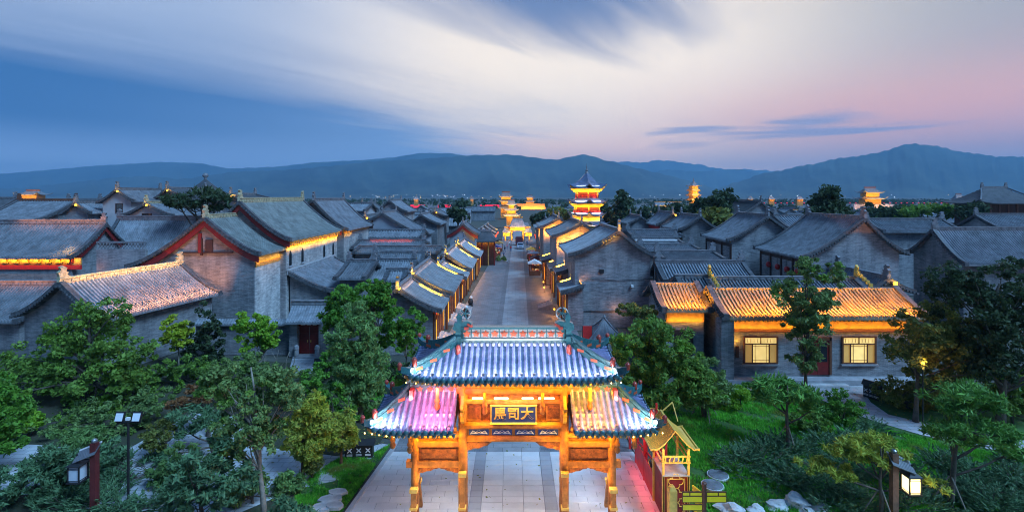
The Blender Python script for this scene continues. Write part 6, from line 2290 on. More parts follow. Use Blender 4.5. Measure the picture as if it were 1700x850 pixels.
for lab, px, Y, blobs, lf in SHR:
    k = sum(b[2] * b[3] for b in blobs) * (Y / 850) ** 2
    ptree('shrub', lab, px, Y, blobs, leaf=lf, n=int(min(330, 30 + k * 26)), per=46, size=.10 if Y < 30 else .13, aspect=3.0 if lf in ('juniper', 'willow') else 1.7, radial=.6 if lf == 'juniper' else 0, clump=.28,
          trunk_r=.045, limbs=16, cat='shrub', forks=2)
# bare pale twigs left of the door
ground_lamp('tall amber garden light among the amber lit tree leaves', PX(1532, 32.5), 32.5, PZ(602, 32.5), 60, (1, .5, .1))
ground_lamp('amber garden light under the tall dark tree at the right edge', PX(1640, 36), 36, PZ(612, 36), 60, (1, .42, .06))
tw = thing('bare_shrub', 'bare pale twisting stems in front of the red door', 'shrub', (PX(465, 39), 39, 0))
rg = np.random.default_rng(77)
mb = MB()
for k in range(9):
    a = rg.uniform(-.9, .9)
    p = Vector((rg.uniform(-1.2, 1.2), rg.uniform(-.6, .6), 0))
    pts = [p.copy()]
    for i in range(6):
        p = p + Vector((a * .22 + rg.normal(0, .18), rg.normal(0, .1), .55))
        pts.append(p.copy())
    mb.tube(pts, [.05, .045, .04, .034, .028, .02, .012], 5)
mb.build('stems', M.barkpale, tw, True)

# right garden
ptree('broadleaf_tree', 'large rounded bushy tree right of the archway', 1095, 33,
      [(1060, 570, 50, 40), (1110, 590, 60, 45, -.6), (1060, 620, 55, 50), (1140, 625, 44, 40), (1085, 550, 36, 28), (1160, 650, 32, 34, -1), (1040, 650, 36, 34), (1110, 655, 50, 34, -.8)],
      leaf='dark', n=400, per=54, size=.135, aspect=2.2, clump=.42, trunk_r=.14, limbs=26, forks=2)
ptree('low_tree', 'dense low tree on stakes at the edge of the right lawn', 1172, 34.5, [(1168, 620, 36, 26), (1180, 645, 34, 28), (1150, 640, 24, 28)], leaf='deep', n=170, per=52, size=.12, aspect=2.0, clump=.34, trunk_r=.09, limbs=20, forks=2, stakes=True)
ptree('narrow_tree', 'narrow tree standing before the lit garden house door', 1338, 38.5,
      [(1352, 470, 40, 34), (1330, 500, 34, 34), (1365, 500, 30, 30), (1340, 545, 36, 36), (1300, 490, 20, 26), (1385, 455, 18, 22), (1335, 590, 26, 26), (1345, 445, 22, 18)],
      leaf='deep', n=300, per=42, size=.135, aspect=2.2, clump=.36, trunk_r=.10, limbs=30)
ptree('young_tree', 'small tree crown over the annex roof, right of the kiosk', 1060, 44, [(1045, 515, 20, 14), (1078, 520, 16, 12)], leaf='olive', n=60, per=44, size=.13, clump=.3, trunk_r=.06)
ptree('broadleaf_tree', 'tall dark tree at the right edge above the path', 1660, 33, [(1650, 480, 50, 50), (1620, 530, 60, 55), (1690, 560, 60, 70), (1580, 470, 40, 30), (1720, 470, 50, 50), (1640, 590, 50, 40)], leaf='black', n=380, per=50, size=.15, clump=.5, trunk_r=.2, limbs=28)
ptree('broadleaf_tree', 'amber lit tree with dark branches beside the right path', 1520, 34, [(1540, 540, 46, 40), (1510, 580, 40, 36), (1570, 590, 46, 44), (1600, 560, 40, 36), (1555, 630, 46, 26)], leaf='olive', n=320, per=48, size=.13, aspect=2.0, clump=.42, trunk_r=.13, limbs=28)
ptree('shrub', 'bushy olive shrub hiding the right notice board', 1500, 36.5, [(1490, 650, 34, 24), (1530, 660, 36, 24), (1560, 680, 30, 20)], leaf='olive', n=190, per=48, size=.11, clump=.32, trunk_r=.05, limbs=18, cat='shrub', forks=2)
ptree('shrub', 'rounded green shrub on the right lawn by the path', 1395, 34, [(1395, 668, 26, 20), (1385, 690, 28, 20), (1415, 678, 18, 18)], leaf='mid', n=140, per=48, size=.10, clump=.28, trunk_r=.04, limbs=12, cat='shrub', forks=2)
ptree('shrub', 'low dark shrub beside the flat topped pine', 1350, 32.5, [(1345, 700, 30, 18), (1362, 720, 22, 16)], leaf='dark', n=110, per=46, size=.10, clump=.26, trunk_r=.04, limbs=10, cat='shrub')
ptree('shrub', 'small bush at the left corner of the house apron', 1262, 38, [(1255, 648, 22, 12), (1300, 645, 30, 12)], leaf='mid', n=80, per=44, size=.11, clump=.26, trunk_r=.04, limbs=10, cat='shrub')
ptree('shrub', 'dark bushes under the tall dark tree at the right edge', 1680, 34, [(1640, 620, 40, 26), (1700, 640, 50, 34), (1660, 660, 40, 24), (1740, 690, 40, 30)], leaf='dark', n=240, per=48, size=.13, clump=.36, trunk_r=.05, limbs=16, cat='shrub', forks=2)
ptree('shrub', 'dark low bush above the bend of the right path', 1590, 37, [(1590, 655, 40, 22), (1630, 680, 36, 18)], leaf='olive', n=150, per=48, size=.12, clump=.34, trunk_r=.05, limbs=12, cat='shrub', forks=2)
ptree('shrub', 'bright grassy bush on the upper right lawn', 1230, 36, [(1228, 655, 24, 12), (1210, 668, 20, 10)], leaf='bright', n=80, per=44, size=.10, clump=.24, trunk_r=.04, limbs=8, cat='shrub')


def pine(label, bpx, Y, top_py, pads, leaf='pine', trunk_r=.12, lean=0.0, stakes=True, n_per=44, nclump=9, **kw):
    base = (PX(bpx, Y), Y)
    seed_[0] += 1
    rg = np.random.default_rng(seed_[0])
    t = thing('pine_tree', label, 'pine', (*base, 0))
    s = Y / 850
    C, Rr = [], []
    mb = MB()
    ztop = PZ(top_py, Y)
    tp_ = [(lean * u * u + .06 * math.sin(u * 9), .05 * math.cos(u * 7), ztop * u) for u in np.linspace(0, 1, 8)]
    mb.tube(tp_, [trunk_r * (1.2 - .9 * u) for u in np.linspace(0, 1, 8)], 8)
    for px, py, rx, ry in pads:
        cx_, cz_ = PX(px, Y) - base[0], PZ(py, Y)
        dy = rg.uniform(-.8, .8)
        k = max(4, int(nclump * (rx / 30)))
        for i in range(k):
            a = rg.uniform(0, 2 * math.pi); q = rg.random() ** .5
            C.append((cx_ + rx * s * q * math.cos(a), dy + rx * s * q * math.sin(a), cz_ + ry * s * rg.uniform(-.7, .7) * (1 - q * .5)))
            Rr.append(ry * s * rg.uniform(.55, .95) + .05)
        u = np.clip(cz_ * .8 / ztop, .3, .97)
        a0_ = Vector(tp_[int(u * 7)])
        mb.tube([a0_, a0_.lerp(Vector((cx_, dy, cz_)), .5) + Vector((0, 0, -.12)), (cx_, dy, cz_ - .05)], [trunk_r * .5, trunk_r * .38, trunk_r * .15], 6)
        for i in range(4):
            c = C[-1 - i]
            mb.tube([Vector((cx_, dy, cz_ - .05)).lerp(a0_, .25), c], [trunk_r * .2, .012], 4, False)
    V = leaf_quads(rg, np.array(C), np.array(Rr), n_per, max(.05, .0022 * Y), aspect=4.5, up=.25, radial=.75)
    obj('crown', np_mesh('crown', V, 4, LEAF[leaf]), t)
    mb.build('trunk', M.bark, t, True)
    if stakes:
        for k in range(3):
            a = k * 2.1 + .7
            q = MB(); q.tube([(.9 * math.cos(a), .9 * math.sin(a), 0), (.05 * math.cos(a), .05 * math.sin(a), 1.6)], .03, 6); q.build('stake', M.barkpale, t)
    return t


pine('flat topped green pine on stakes in the middle of the right lawn', 1307, 30, 640, [(1290, 645, 34, 14), (1325, 650, 28, 12), (1300, 662, 40, 10), (1340, 672, 18, 8), (1275, 660, 18, 10)], n_per=80, nclump=16)
pine('spreading pine with bare lower branches near the lit lantern', 1578, 24.5, 650,
     [(1610, 655, 44, 16), (1580, 675, 40, 14), (1650, 680, 36, 14), (1600, 700, 44, 14), (1665, 712, 30, 12), (1640, 735, 34, 12), (1560, 705, 24, 12), (1585, 725, 30, 12), (1680, 750, 20, 9)], n_per=80, nclump=15, lean=.9)
pine('low yellowing pine left of the lit lantern', 1462, 23.5, 742, [(1440, 745, 34, 10), (1475, 738, 26, 9), (1415, 758, 26, 9), (1370, 785, 30, 7), (1405, 793, 28, 7), (1500, 760, 22, 9), (1540, 800, 26, 7), (1455, 765, 30, 9)], leaf='pineyellow', n_per=64, nclump=14, trunk_r=.09)
pine('old dark pine in front of the round pavilion', 335, 70, 312, [(335, 320, 26, 10), (300, 330, 22, 10), (365, 330, 24, 10), (320, 338, 34, 9), (352, 345, 22, 8), (290, 340, 16, 8)], leaf='black', n_per=50, nclump=14, trunk_r=.3, stakes=False)
pine('windswept dark pine leaning over the left path', 352, 29.5, 700, [(310, 690, 30, 10), (345, 702, 24, 9), (280, 745, 24, 9), (300, 720, 22, 8)], leaf='juniper', n_per=60, nclump=14, stakes=False, lean=-.3)


# junipers spreading over the ground
def juniper(label, blobs, group='spreading junipers on the right lawn'):
    seed_[0] += 1
    rg = np.random.default_rng(seed_[0])
    x0, y0 = GP(blobs[0][0], blobs[0][1])
    t = thing('juniper', label, 'juniper', (x0, y0, 0), group=group)
    Vs = []
    st = MB()
    for px, py, r, h in blobs:
        x, y = GP(px, py)
        k = int(70 * r * r) + 10
        for i in range(k):
            a = rg.uniform(0, 2 * math.pi); q = r * rg.random() ** .5
            p = np.array([x - x0 + q * math.cos(a), y - y0 + q * math.sin(a) * 1.0, 1.3 * h * (1 - (q / r) ** 2) * rg.uniform(.2, .9)])
            d = np.array([math.cos(a) * .8 + rg.normal(0, .4), math.sin(a) * .8 + rg.normal(0, .4) - .25, rg.uniform(.25, .8)])
            d /= np.linalg.norm(d)
            ln = rg.uniform(.4, .85)
            m = 22
            u = rg.random(m)
            pos = p + d * (u * ln)[:, None] + rg.normal(0, .035, (m, 3)) * (1.4 - u)[:, None]
            sd = np.cross(d, np.array([0, 0, 1.0])); sd /= np.linalg.norm(sd) + 1e-9
            tt = d + sd * rg.choice([-1, 1], m)[:, None] * rg.uniform(.3, .9, m)[:, None]
            tt /= np.linalg.norm(tt, axis=1, keepdims=True)
            bb_ = np.cross(tt, rg.normal(size=(m, 3))); bb_ /= np.linalg.norm(bb_, axis=1, keepdims=True)
            L_ = rg.uniform(.07, .15, m)[:, None]
            W_ = .024
            V = np.empty((m, 4, 3))
            V[:, 0] = pos - tt * L_; V[:, 1] = pos + bb_ * W_; V[:, 2] = pos + tt * L_; V[:, 3] = pos - bb_ * W_
            Vs.append(V.reshape(-1, 3))
            if i % 5 == 0:
                st.tube([(p[0] * .6, p[1] * .6, 0), tuple(p), tuple(p + d * ln)], [.02, .015, .006], 4, False)
    obj('foliage', np_mesh('foliage', np.concatenate(Vs), 4, LEAF['juniper']), t)
    st.build('stems', M.bark, t)
    return t


juniper('dark juniper spreading below the flat topped pine', [(1230, 775, 1.3, .7), (1275, 765, 1.4, .8), (1320, 755, 1.2, .7), (1290, 745, 1.0, .6)])
juniper('juniper clump right of the flat topped pine', [(1375, 745, 1.2, .6), (1420, 735, 1.0, .5), (1450, 715, .8, .4)])
juniper('juniper between the rocks and the yellowing pine', [(1330, 795, 1.2, .7), (1375, 815, 1.2, .7), (1300, 800, 1.0, .6), (1400, 785, 1.0, .6)])
juniper('juniper at the bottom beside the lit lantern post', [(1420, 840, 1.2, .7), (1380, 855, 1.0, .6), (1530, 850, 1.2, .7), (1560, 820, 1.0, .6)])
juniper('juniper mass in the bottom right corner', [(1640, 840, 1.4, .8), (1690, 810, 1.4, .8), (1620, 800, 1.2, .7), (1670, 860, 1.4, .8), (1730, 840, 1.4, .8), (1700, 780, 1.1, .6)])
juniper('juniper under the spreading pine along the lawn edge', [(1500, 790, 1.0, .5), (1470, 810, .9, .5), (1590, 780, 1.0, .5), (1560, 770, .8, .4)])
juniper('juniper in the bottom left corner below the unlit lamp', [(150, 850, 1.2, .6), (110, 845, 1.2, .7), (190, 860, 1.0, .5), (250, 850, .9, .5)], group='spreading junipers in the left garden')
juniper('juniper at the foot of the floodlight pole', [(180, 815, 1.0, .6), (160, 800, 1.0, .6), (120, 810, 1.2, .7)], group='spreading junipers in the left garden')

# planting in the street planter
seed_[0] += 1
X, Y, w_ = planter_xy
for i in range(4):
    tree('planter_plant', ('leftmost', 'second', 'third', 'rightmost')[i] + ' dark leafy plant in the stone street planter', (X - w_ / 2 + .8 + i * 1.2, Y + 1.0), [(0, 0, .55, .55, .6, .5)], leaf='deep', n=26, per=30, size=.16, clump=.25, trunk_r=.04, limbs=5, cat='plant', z0=.6, group='plants in the street planter')

# trees standing among the roofs
FAR = [('dark conical tree right of the pagoda', 1033, 150, [(1033, 345, 14, 22), (1033, 330, 8, 12), (1036, 362, 18, 16)], 'black', 130),
       ('dark rounded tree beside the conical tree', 1010, 158, [(1010, 355, 14, 16), (1020, 368, 14, 12)], 'black', 80),
       ('dark spiky tree in front of the slim pagoda', 1195, 125, [(1195, 335, 26, 16), (1170, 340, 18, 12), (1212, 325, 14, 12), (1180, 350, 30, 12)], 'black', 170),
       ('round grey green bush behind the yard houses', 1188, 104, [(1188, 360, 26, 16), (1170, 368, 18, 12), (1205, 370, 16, 12)], 'olive', 130),
       ('dark loose crowned tree before the city wall', 1375, 96, [(1375, 335, 26, 20), (1365, 350, 30, 14), (1390, 352, 24, 14), (1378, 320, 14, 10)], 'black', 190),
       ('dark tree among the roofs west of the street', 760, 150, [(756, 352, 8, 7), (765, 358, 10, 8)], 'black', 60),
       ('dark round tree beside the far street gate', 893, 180, [(893, 366, 10, 9), (903, 360, 9, 7)], 'black', 70),
       ('dark round tree on the skyline near the red wall band', 768, 320, [(768, 341, 8, 6)], 'black', 40),
       ('dark bush under the pagoda', 985, 175, [(1000, 378, 14, 10), (960, 372, 12, 8)], 'black', 60),
       ('dark tree below the orange gate tower', 1475, 150, [(1440, 345, 10, 7), (1475, 352, 26, 8), (1455, 358, 20, 7)], 'black', 90),
       ('green tree row left of the dark temple', 1540, 145, [(1520, 350, 20, 8), (1550, 348, 20, 8), (1580, 352, 20, 8), (1500, 355, 18, 7)], 'dark', 130),
       ('dark tree in front of the dark temple', 1622, 128, [(1622, 345, 12, 10), (1605, 352, 14, 8)], 'black', 60),
       ('low tree left of the conical tree', 945, 190, [(925, 352, 10, 6), (945, 356, 12, 6)], 'olive', 50),
       ('low dark tree between the yard houses', 1095, 150, [(1095, 350, 16, 8), (1075, 355, 14, 8), (1120, 345, 14, 10), (1140, 350, 16, 10)], 'black', 100)]
for lab, px, Y, blobs, lf, n in FAR:
    ptree('distant_tree', lab, px, Y, blobs, leaf=lf, n=n, per=26, size=.42 * Y / 150 + .12, clump=.011 * Y, trunk_r=.22, limbs=12, group='trees among the roofs')
# the belt of trees on the plain beyond the wall
rgp = np.random.default_rng(9)
C = np.stack([rgp.uniform(-1100, 1300, 2600), rgp.uniform(420, 1500, 2600), rgp.uniform(1.5, 5.5, 2600)], axis=1)
C = C[(np.abs(C[:, 0]) < C[:, 1] * 1.1)]
V = leaf_quads(rgp, C, np.full(len(C), 3.2), 14, 2.2, 1.3)
tag(obj('treeline', np_mesh('treeline', V, 4, LEAF['black'])), 'dark belt of trees on the plain beyond the city wall', 'trees', kind='stuff')


# lawn blades
def blades(name, poly, n, h, label):
    rg = np.random.default_rng(len(name) + n)
    P = np.array(poly)
    lo, hi = P.min(0), P.max(0)
    Q = rg.uniform(lo, hi, (n * 3, 2))
    inside = np.zeros(len(Q), bool)
    j = len(P) - 1
    for i in range(len(P)):
        c = ((P[i, 1] > Q[:, 1]) != (P[j, 1] > Q[:, 1])) & (Q[:, 0] < (P[j, 0] - P[i, 0]) * (Q[:, 1] - P[i, 1]) / (P[j, 1] - P[i, 1] + 1e-12) + P[i, 0])
        inside ^= c
        j = i
    Q = Q[inside]
    pat = np.sin(Q[:, 0] * 1.3 + np.sin(Q[:, 1] * 1.1) * 1.7) + np.sin(Q[:, 1] * 1.9 + np.sin(Q[:, 0] * .8) * 2.1) + .8 * np.sin(Q[:, 0] * 3.7 + Q[:, 1] * 2.9)
    Q = Q[pat + rg.normal(0, .5, len(Q)) > -1.0][:n]
    a = rg.uniform(0, 2 * math.pi, len(Q))
    hh_ = h * rg.uniform(.5, 1.5, len(Q))
    w = .028
    V = np.zeros((len(Q), 3, 3))
    V[:, 0, 0] = Q[:, 0] - np.cos(a) * w; V[:, 0, 1] = Q[:, 1] - np.sin(a) * w
    V[:, 1, 0] = Q[:, 0] + np.cos(a) * w; V[:, 1, 1] = Q[:, 1] + np.sin(a) * w
    V[:, 2, 0] = Q[:, 0] + rg.normal(0, .06, len(Q)); V[:, 2, 1] = Q[:, 1] + rg.normal(0, .06, len(Q)); V[:, 2, 2] = hh_
    tag(obj(name, np_mesh(name, V.reshape(-1, 3), 3, LEAF['grass'])), label, 'grass', kind='stuff')


blades('grass', [(8.0, 39.0), (9.6, 20.5), (24.5, 20.5), (22.8, 30), (22.0, 33.2), (21.2, 36.5), (20.4, 38.8)], 85000, .15, 'rough green grass of the right lawn')
blades('grass', gpoly((1360, 690), (1420, 702), (1530, 726), (1640, 750), (1720, 765), (1720, 800), (1420, 760)), 22000, .12, 'grass strip below the right path')
blades('grass', gpoly((470, 852), (566, 852), (648, 737), (622, 752), (560, 762), (515, 792)), 16000, .10, 'grass on the left lawn by the forecourt')
blades('grass', gpoly((612, 718), (646, 724), (688, 604), (570, 615), (600, 660)), 12000, .12, 'grass bank behind the left side of the arch')

# ------------------------------------------------------------------ street and garden furniture
def garden_lamp(label, px, Y, top_py, side, lit, postmat):
    X = PX(px, Y)
    t = thing('garden_lamp', label, 'lamp', (X, Y, 0), group='wooden garden lamps')
    zt = PZ(top_py, Y)
    mb = MB(); mb.bb(-.13, .13, -.13, .13, 0, zt - .18); mb.build('post', postmat, t)
    mb = MB(); mb.lathe([(.09, 0), (.12, .04), (.12, .12), (.07, .18)], (0, 0, zt - .18), 10); mb.build('cap', M.metal, t)
    # sloping slatted arm roof
    s = side
    mb = MB()
    for k in range(8):
        u0, u1 = k / 8, (k + .72) / 8
        o0 = Vector((0, .16 - .42 * u0, .1 - .36 * u0)); o1 = Vector((0, .16 - .42 * u1, .1 - .36 * u1))
        a = Vector((s * -.2, 0, zt - .38)); b = Vector((s * .85, 0, zt - .80)); up_ = Vector((0, 0, .035))
        mb.hexa([a + o0, b + o0, b + o1, a + o1, a + o0 + up_, b + o0 + up_, b + o1 + up_, a + o1 + up_])
    mb.build('shade_slat', M.metal, t)
    mb = MB(); mb.hexa([a + Vector((0, .16, .12)), b + Vector((0, .16, .12)), b + Vector((0, .2, .12)), a + Vector((0, .2, .12)), a + Vector((0, .16, .2)), b + Vector((0, .16, .2)), b + Vector((0, .2, .2)), a + Vector((0, .2, .2))]); mb.build('shade_rim', M.white, t)
    mb = MB(); mb.bb(min(s * .1, s * .95), max(s * .1, s * .95), -.04, .04, zt - .98, zt - .90); mb.tube([(s * .82, 0, zt - .7), (s * .82, 0, zt - 1.08)], .03, 6); mb.build('arm', M.black, t)
    zl = zt - 1.12
    lx = s * .78
    mb = MB()
    mb.lathe([(.46, 0), (.44, .05), (.10, .2), (.02, .22)], (lx, 0, zl - .08), 4, R(45)); mb.bb(lx - .31, lx + .31, -.31, .31, zl - .86, zl - .80)
    for a in (-1, 1):
        for b in (-1, 1):
            mb.bb(lx + a * .255 - .025, lx + a * .255 + .025, b * .255 - .025, b * .255 + .025, zl - .8, zl - .08)
    for a in (-1, 1):
        mb.bb(lx - .23, lx + .23, a * .262 - .012, a * .262 + .012, zl - .74, zl - .72); mb.bb(lx - .23, lx + .23, a * .262 - .012, a * .262 + .012, zl - .2, zl - .18)
        mb.bb(lx + a * .262 - .012, lx + a * .262 + .012, -.23, .23, zl - .74, zl - .72)
    ln = mb.build('lantern', M.black, t)
    mb = MB(); mb.bb(lx - .24, lx + .24, -.24, .24, zl - .795, zl - .085); mb.build('lantern_glass', M.lantern if lit else M.lantern_off, ln)
    if lit:
        bulb(t, (lx, -.42, zl - .45), 22, (1, .75, .35), .15)
        bulb(t, (lx, .42, zl - .45), 16, (1, .75, .35), .15)
    return t


garden_lamp('unlit lantern on a dark red wooden post in the left garden', 157, 24.0, 728, -1, False, M.postred)
garden_lamp('glowing lantern on a brown wooden post in the right garden', 1484, 23.3, 745, 1, True, M.barkred)

X, Y = GP(213, 832)
t = thing('floodlight_mast', 'black pole with two white floodlights in the left garden', 'floodlight', (X, Y, 0))
zt = PZ(697, Y)
mb = MB(); mb.tube([(0, 0, 0), (0, 0, zt)], .055, 8); mb.lathe([(.2, 0), (.2, .06), (.08, .1)], (0, 0, 0), 10); mb.build('pole', M.black, t)
mb = MB(); mb.bb(-.6, .6, -.04, .04, zt - .12, zt - .04); mb.build('crossbar', M.black, t)
for x in (-.42, .42):
    mb = MB(); mb.box((x, .03, zt + .18), (.42, .12, .42), rx=R(-20)); h_ = mb.build('head', M.black, t)
    mb = MB(); mb.box((x, -.045, zt + .16), (.36, .02, .36), rx=R(-20)); mb.build('lens', M.floodface, h_)
mb = MB(); mb.box((0, -.02, zt + .07), (.18, .12, .14)); mb.build('junction_box', M.white, t)


def notice(label, px, py, w, h, rz):
    X, Y = GP(px, py)
    t = thing('notice_board', label, 'notice board', (X, Y, 0), rz, group='black lattice notice boards')
    mb = MB(); mb.bb(-w / 2, w / 2, -.22, .22, 0, h * .72); mb.build('cabinet', M.black, t)
    mb = MB(); mb.prism([(-.32, h * .74), (.32, h * .74), (.05, h), (-.05, h)], 'x', -w / 2 - .1, w / 2 + .1); mb.build('roof', M.black, t)
    n = 3
    for i in range(n):
        c = -w / 2 + w * (i + .5) / n
        q = MB()
        for a in (45, -45):
            q.box((c, -.235, h * .44), (.05, .02, .34), ry=R(a))
        q.bb(c - .16, c + .16, -.242, -.225, h * .2, h * .23); q.bb(c - .16, c + .16, -.242, -.225, h * .14, h * .165)
        q.build('pictogram', M.white if i != 1 else M.lantern_off, t)
    return t


notice('black notice board with white crossed marks at the left end of the arch roof', 597, 757, 1.55, 1.0, R(4))
notice('black lattice notice board at the bend of the right path', 1449, 661, 1.1, 1.25, R(-62))

# red and gold booth beside the forecourt
bt = thing('red_gold_booth', 'red booth with gold quatrefoil panels and gilded gabled roof beside the arch', 'booth', (7.55, 23.6, 0))
# local: front end at y=0 facing the camera, runs back to y=5.5
def quatrefoil(mb, cx_, cz_, r, y, n=40, th=.022):
    pts = []
    for i in range(n + 1):
        a = 2 * math.pi * i / n
        k = abs(math.cos(2 * a)) ** .7
        rad = r * (.62 + .38 * k)
        pts.append((cx_ + rad * math.cos(a), y, cz_ + rad * math.sin(a)))
    mb.tube(pts, th, 5, False)


HB = 2.1
mb = MB(); mb.bb(-.55, .55, 0, 1.6, .06, HB); mb.build('cabinet', M.red, bt)
mb = MB()
for a, b, c, d in ((-.6, -.54, 0, HB), (.54, .6, 0, HB), (-.54, .54, HB - .08, HB), (-.54, .54, .06, .14)):
    mb.bb(a, b, -.05, -.002, c + .06, d)
for z in (.45, 1.1, 1.75):
    quatrefoil(mb, 0, z + .12, .34, -.03)
mb.bb(-.42, -.39, -.03, -.002, .2, HB - .12); mb.bb(.39, .42, -.03, -.002, .2, HB - .12); mb.bb(-.42, .42, -.03, -.002, HB - .16, HB - .12)
mb.build('gold_tracery', M.gold, bt)
mb = MB(); mb.bb(-.62, .62, -.06, 1.66, HB + .002, HB + .06); mb.build('counter_top', M.stone, bt)
for x in (-.58, .58):
    for y in (0.0, 1.6, 3.4, 5.2):
        mb = MB(); mb.bb(x - .05, x + .05, y - .05, y + .05, 0, 3.35); mb.build('post', M.gold if y < 2 else M.redbright, bt)
mb = MB()
for x in (-.62, .62):
    mb.bb(x - .03, x + .03, -.1, 5.3, 3.0, 3.06); mb.bb(x - .03, x + .03, -.1, 5.3, 2.72, 2.77)
for y in (-.06, 5.26):
    mb.bb(-.6, .6, y - .03, y + .03, 3.001, 3.059); mb.bb(-.6, .6, y - .03, y + .03, 2.721, 2.769)
for x in np.arange(-.5, .55, .2):
    mb.box((x, -.06, 2.89), (.05, .04, .26), ry=.2)
mb.build('gold_rail', M.gold, bt)
mb = MB()
for y0 in (1.8, 3.6):
    quatrefoil(mb, 0, 0, .3, 0)
mb = MB()
for y in np.arange(1.9, 5.2, .02):
    pass
mb.bb(-.62, -.58, 1.7, 5.2, .1, 1.35); mb.build('side_panel', M.redbright, bt)
mb = MB(); mb.bb(.58, .62, 1.7, 5.2, .1, 1.35); mb.build('side_panel', M.redbright, bt)
# gilded ribbed roof, ridge along y with flared eaves
mb = MB()
for s in (-1, 1):
    xs = np.linspace(0, 1.05, 6)
    zs = 4.05 - .85 * (1 - (1 - xs / 1.05) ** 1.4)
    yy, dz = [], []
    for y in np.arange(.1, 2.35, .12):
        yy += [y, y + .05, y + .07, y + .12]; dz += [0, 0, .03, .03]
    P = np.zeros((6, len(yy), 3)); P[:, :, 0] = (s * xs)[:, None]; P[:, :, 1] = np.array(yy)[None]; P[:, :, 2] = zs[:, None] + np.array(dz)[None]
    mb.grid(P); P2 = P.copy(); P2[:, :, 2] = zs[:, None] - .05; mb.grid(P2)
mb.build('roof', M.goldroof, bt)
mb = MB()
for y in (.06, 2.4):
    ridge_curve(mb, [(-1.12, y, 3.28), (-.85, y, 3.24), (-.5, y, 3.5), (0, y, 4.1), (.5, y, 3.5), (.85, y, 3.24), (1.12, y, 3.28)], .07, .07)
ridge_curve(mb, [(0, .05, 4.06), (0, 2.42, 4.06)], .09, .09)
for s in (-1, 1):
    ridge_curve(mb, [(s * 1.1, .06, 3.22), (s * 1.1, 2.4, 3.22)], .07, .06)
ridge_curve(mb, [(.1, 2.5, 4.0), (.75, 2.9, 4.3), (.9, 2.5, 3.5)], .05, .05)
mb.build('roof_frame', M.gold, bt)
strip(bt, (-.5, .6, 3.1), (-.5, 5, 3.1), .06, (-.5, 0, -1), 46, (1, .10, .10), 'red_light')
strip(bt, (-.75, .2, .5), (-.75, 5, .5), .06, (-.6, 0, -.8), 16, (1, .06, .12), 'red_light')
yp = thing('yellow_post', 'yellow chamfered wooden post in front of the red booth', 'post', (PX(1116, 22.3), 22.3, 0))
mb = MB(); mb.bb(-.17, .17, -.17, .17, 0, PZ(812, 22.3)); mb.build('shaft', M.gold, yp)
mb = MB(); mb.lathe([(.24, 0), (.15, .12), (.02, .14)], (0, 0, PZ(812, 22.3) + .002), 4, R(45)); mb.build('cap', M.gold, yp)
# red railing along the right forecourt edge
rl = thing('red_railing', 'red lacquered railing along the right edge of the forecourt', 'railing', (7.0, 30.4, 0), math.atan2(-1, .13) + math.pi / 2)
mb = MB()
for z in (.35, 1.05, 1.5):
    mb.bb(-.03, .03, -6.2, 0, z, z + .06)
mb.build('rail', M.redbright, rl)
for y in np.arange(-6.2, .1, 1.24):
    mb = MB(); mb.bb(-.06, .06, y - .06, y + .06, 0, 1.8); mb.build('baluster', M.redbright, rl)
mb = MB()
for y in np.arange(-5.6, 0, 1.24):
    pts = [(0, y + .34 * math.cos(a) * (.62 + .38 * abs(math.cos(2 * a)) ** .7), .72 + .3 * math.sin(a) * (.62 + .38 * abs(math.cos(2 * a)) ** .7)) for a in np.linspace(0, 2 * math.pi, 33)]
    mb.tube(pts, .025, 5, False)
mb.build('tracery', M.gold, rl)

# finger post with yellow plates
fp = thing('direction_sign', 'brown direction post with yellow arrow plates beside the red booth', 'sign', (PX(1169, 22.0), 22.0, 0))
zt = PZ(803, 22.0)
mb = MB(); mb.tube([(0, 0, 0), (0, 0, zt)], .09, 10); mb.lathe([(.11, 0), (.11, .05), (.08, .08)], (0, 0, zt), 10); mb.build('post', M.signbrown, fp)
def plate(x0, x1, z0, z1, y, rows):
    mb = MB(); mb.bb(x0, x1, y - .03, y + .03, z0, z1); p = mb.build('sign_plate', M.signbrown, fp)
    for (a, b, c, d) in rows:
        q = MB(); q.bb(x0 + (x1 - x0) * a, x0 + (x1 - x0) * b, y - .042, y - .032, z0 + (z1 - z0) * c, z0 + (z1 - z0) * d); q.build('plate_face', M.yellow, p)
plate(-.95, -.08, zt - .78, zt - .32, 0, ((.03, .97, .06, .55), (.04, .34, .68, .92), (.4, .95, .68, .92)))
plate(.08, .95, zt - .78, zt - .32, 0, ((.03, .97, .06, .55), (.04, .56, .68, .92), (.62, .95, .68, .92)))
plate(-.95, -.08, zt - 1.12, zt - .86, 0, ((.03, .97, .1, .9),))
for z in (zt - .55, zt - 1.0, zt - 1.4):
    mb = MB(); mb.box((-.12, .35, z), (.06, .75, .24), rz=.35); mb.build('side_plate', M.yellow, fp)

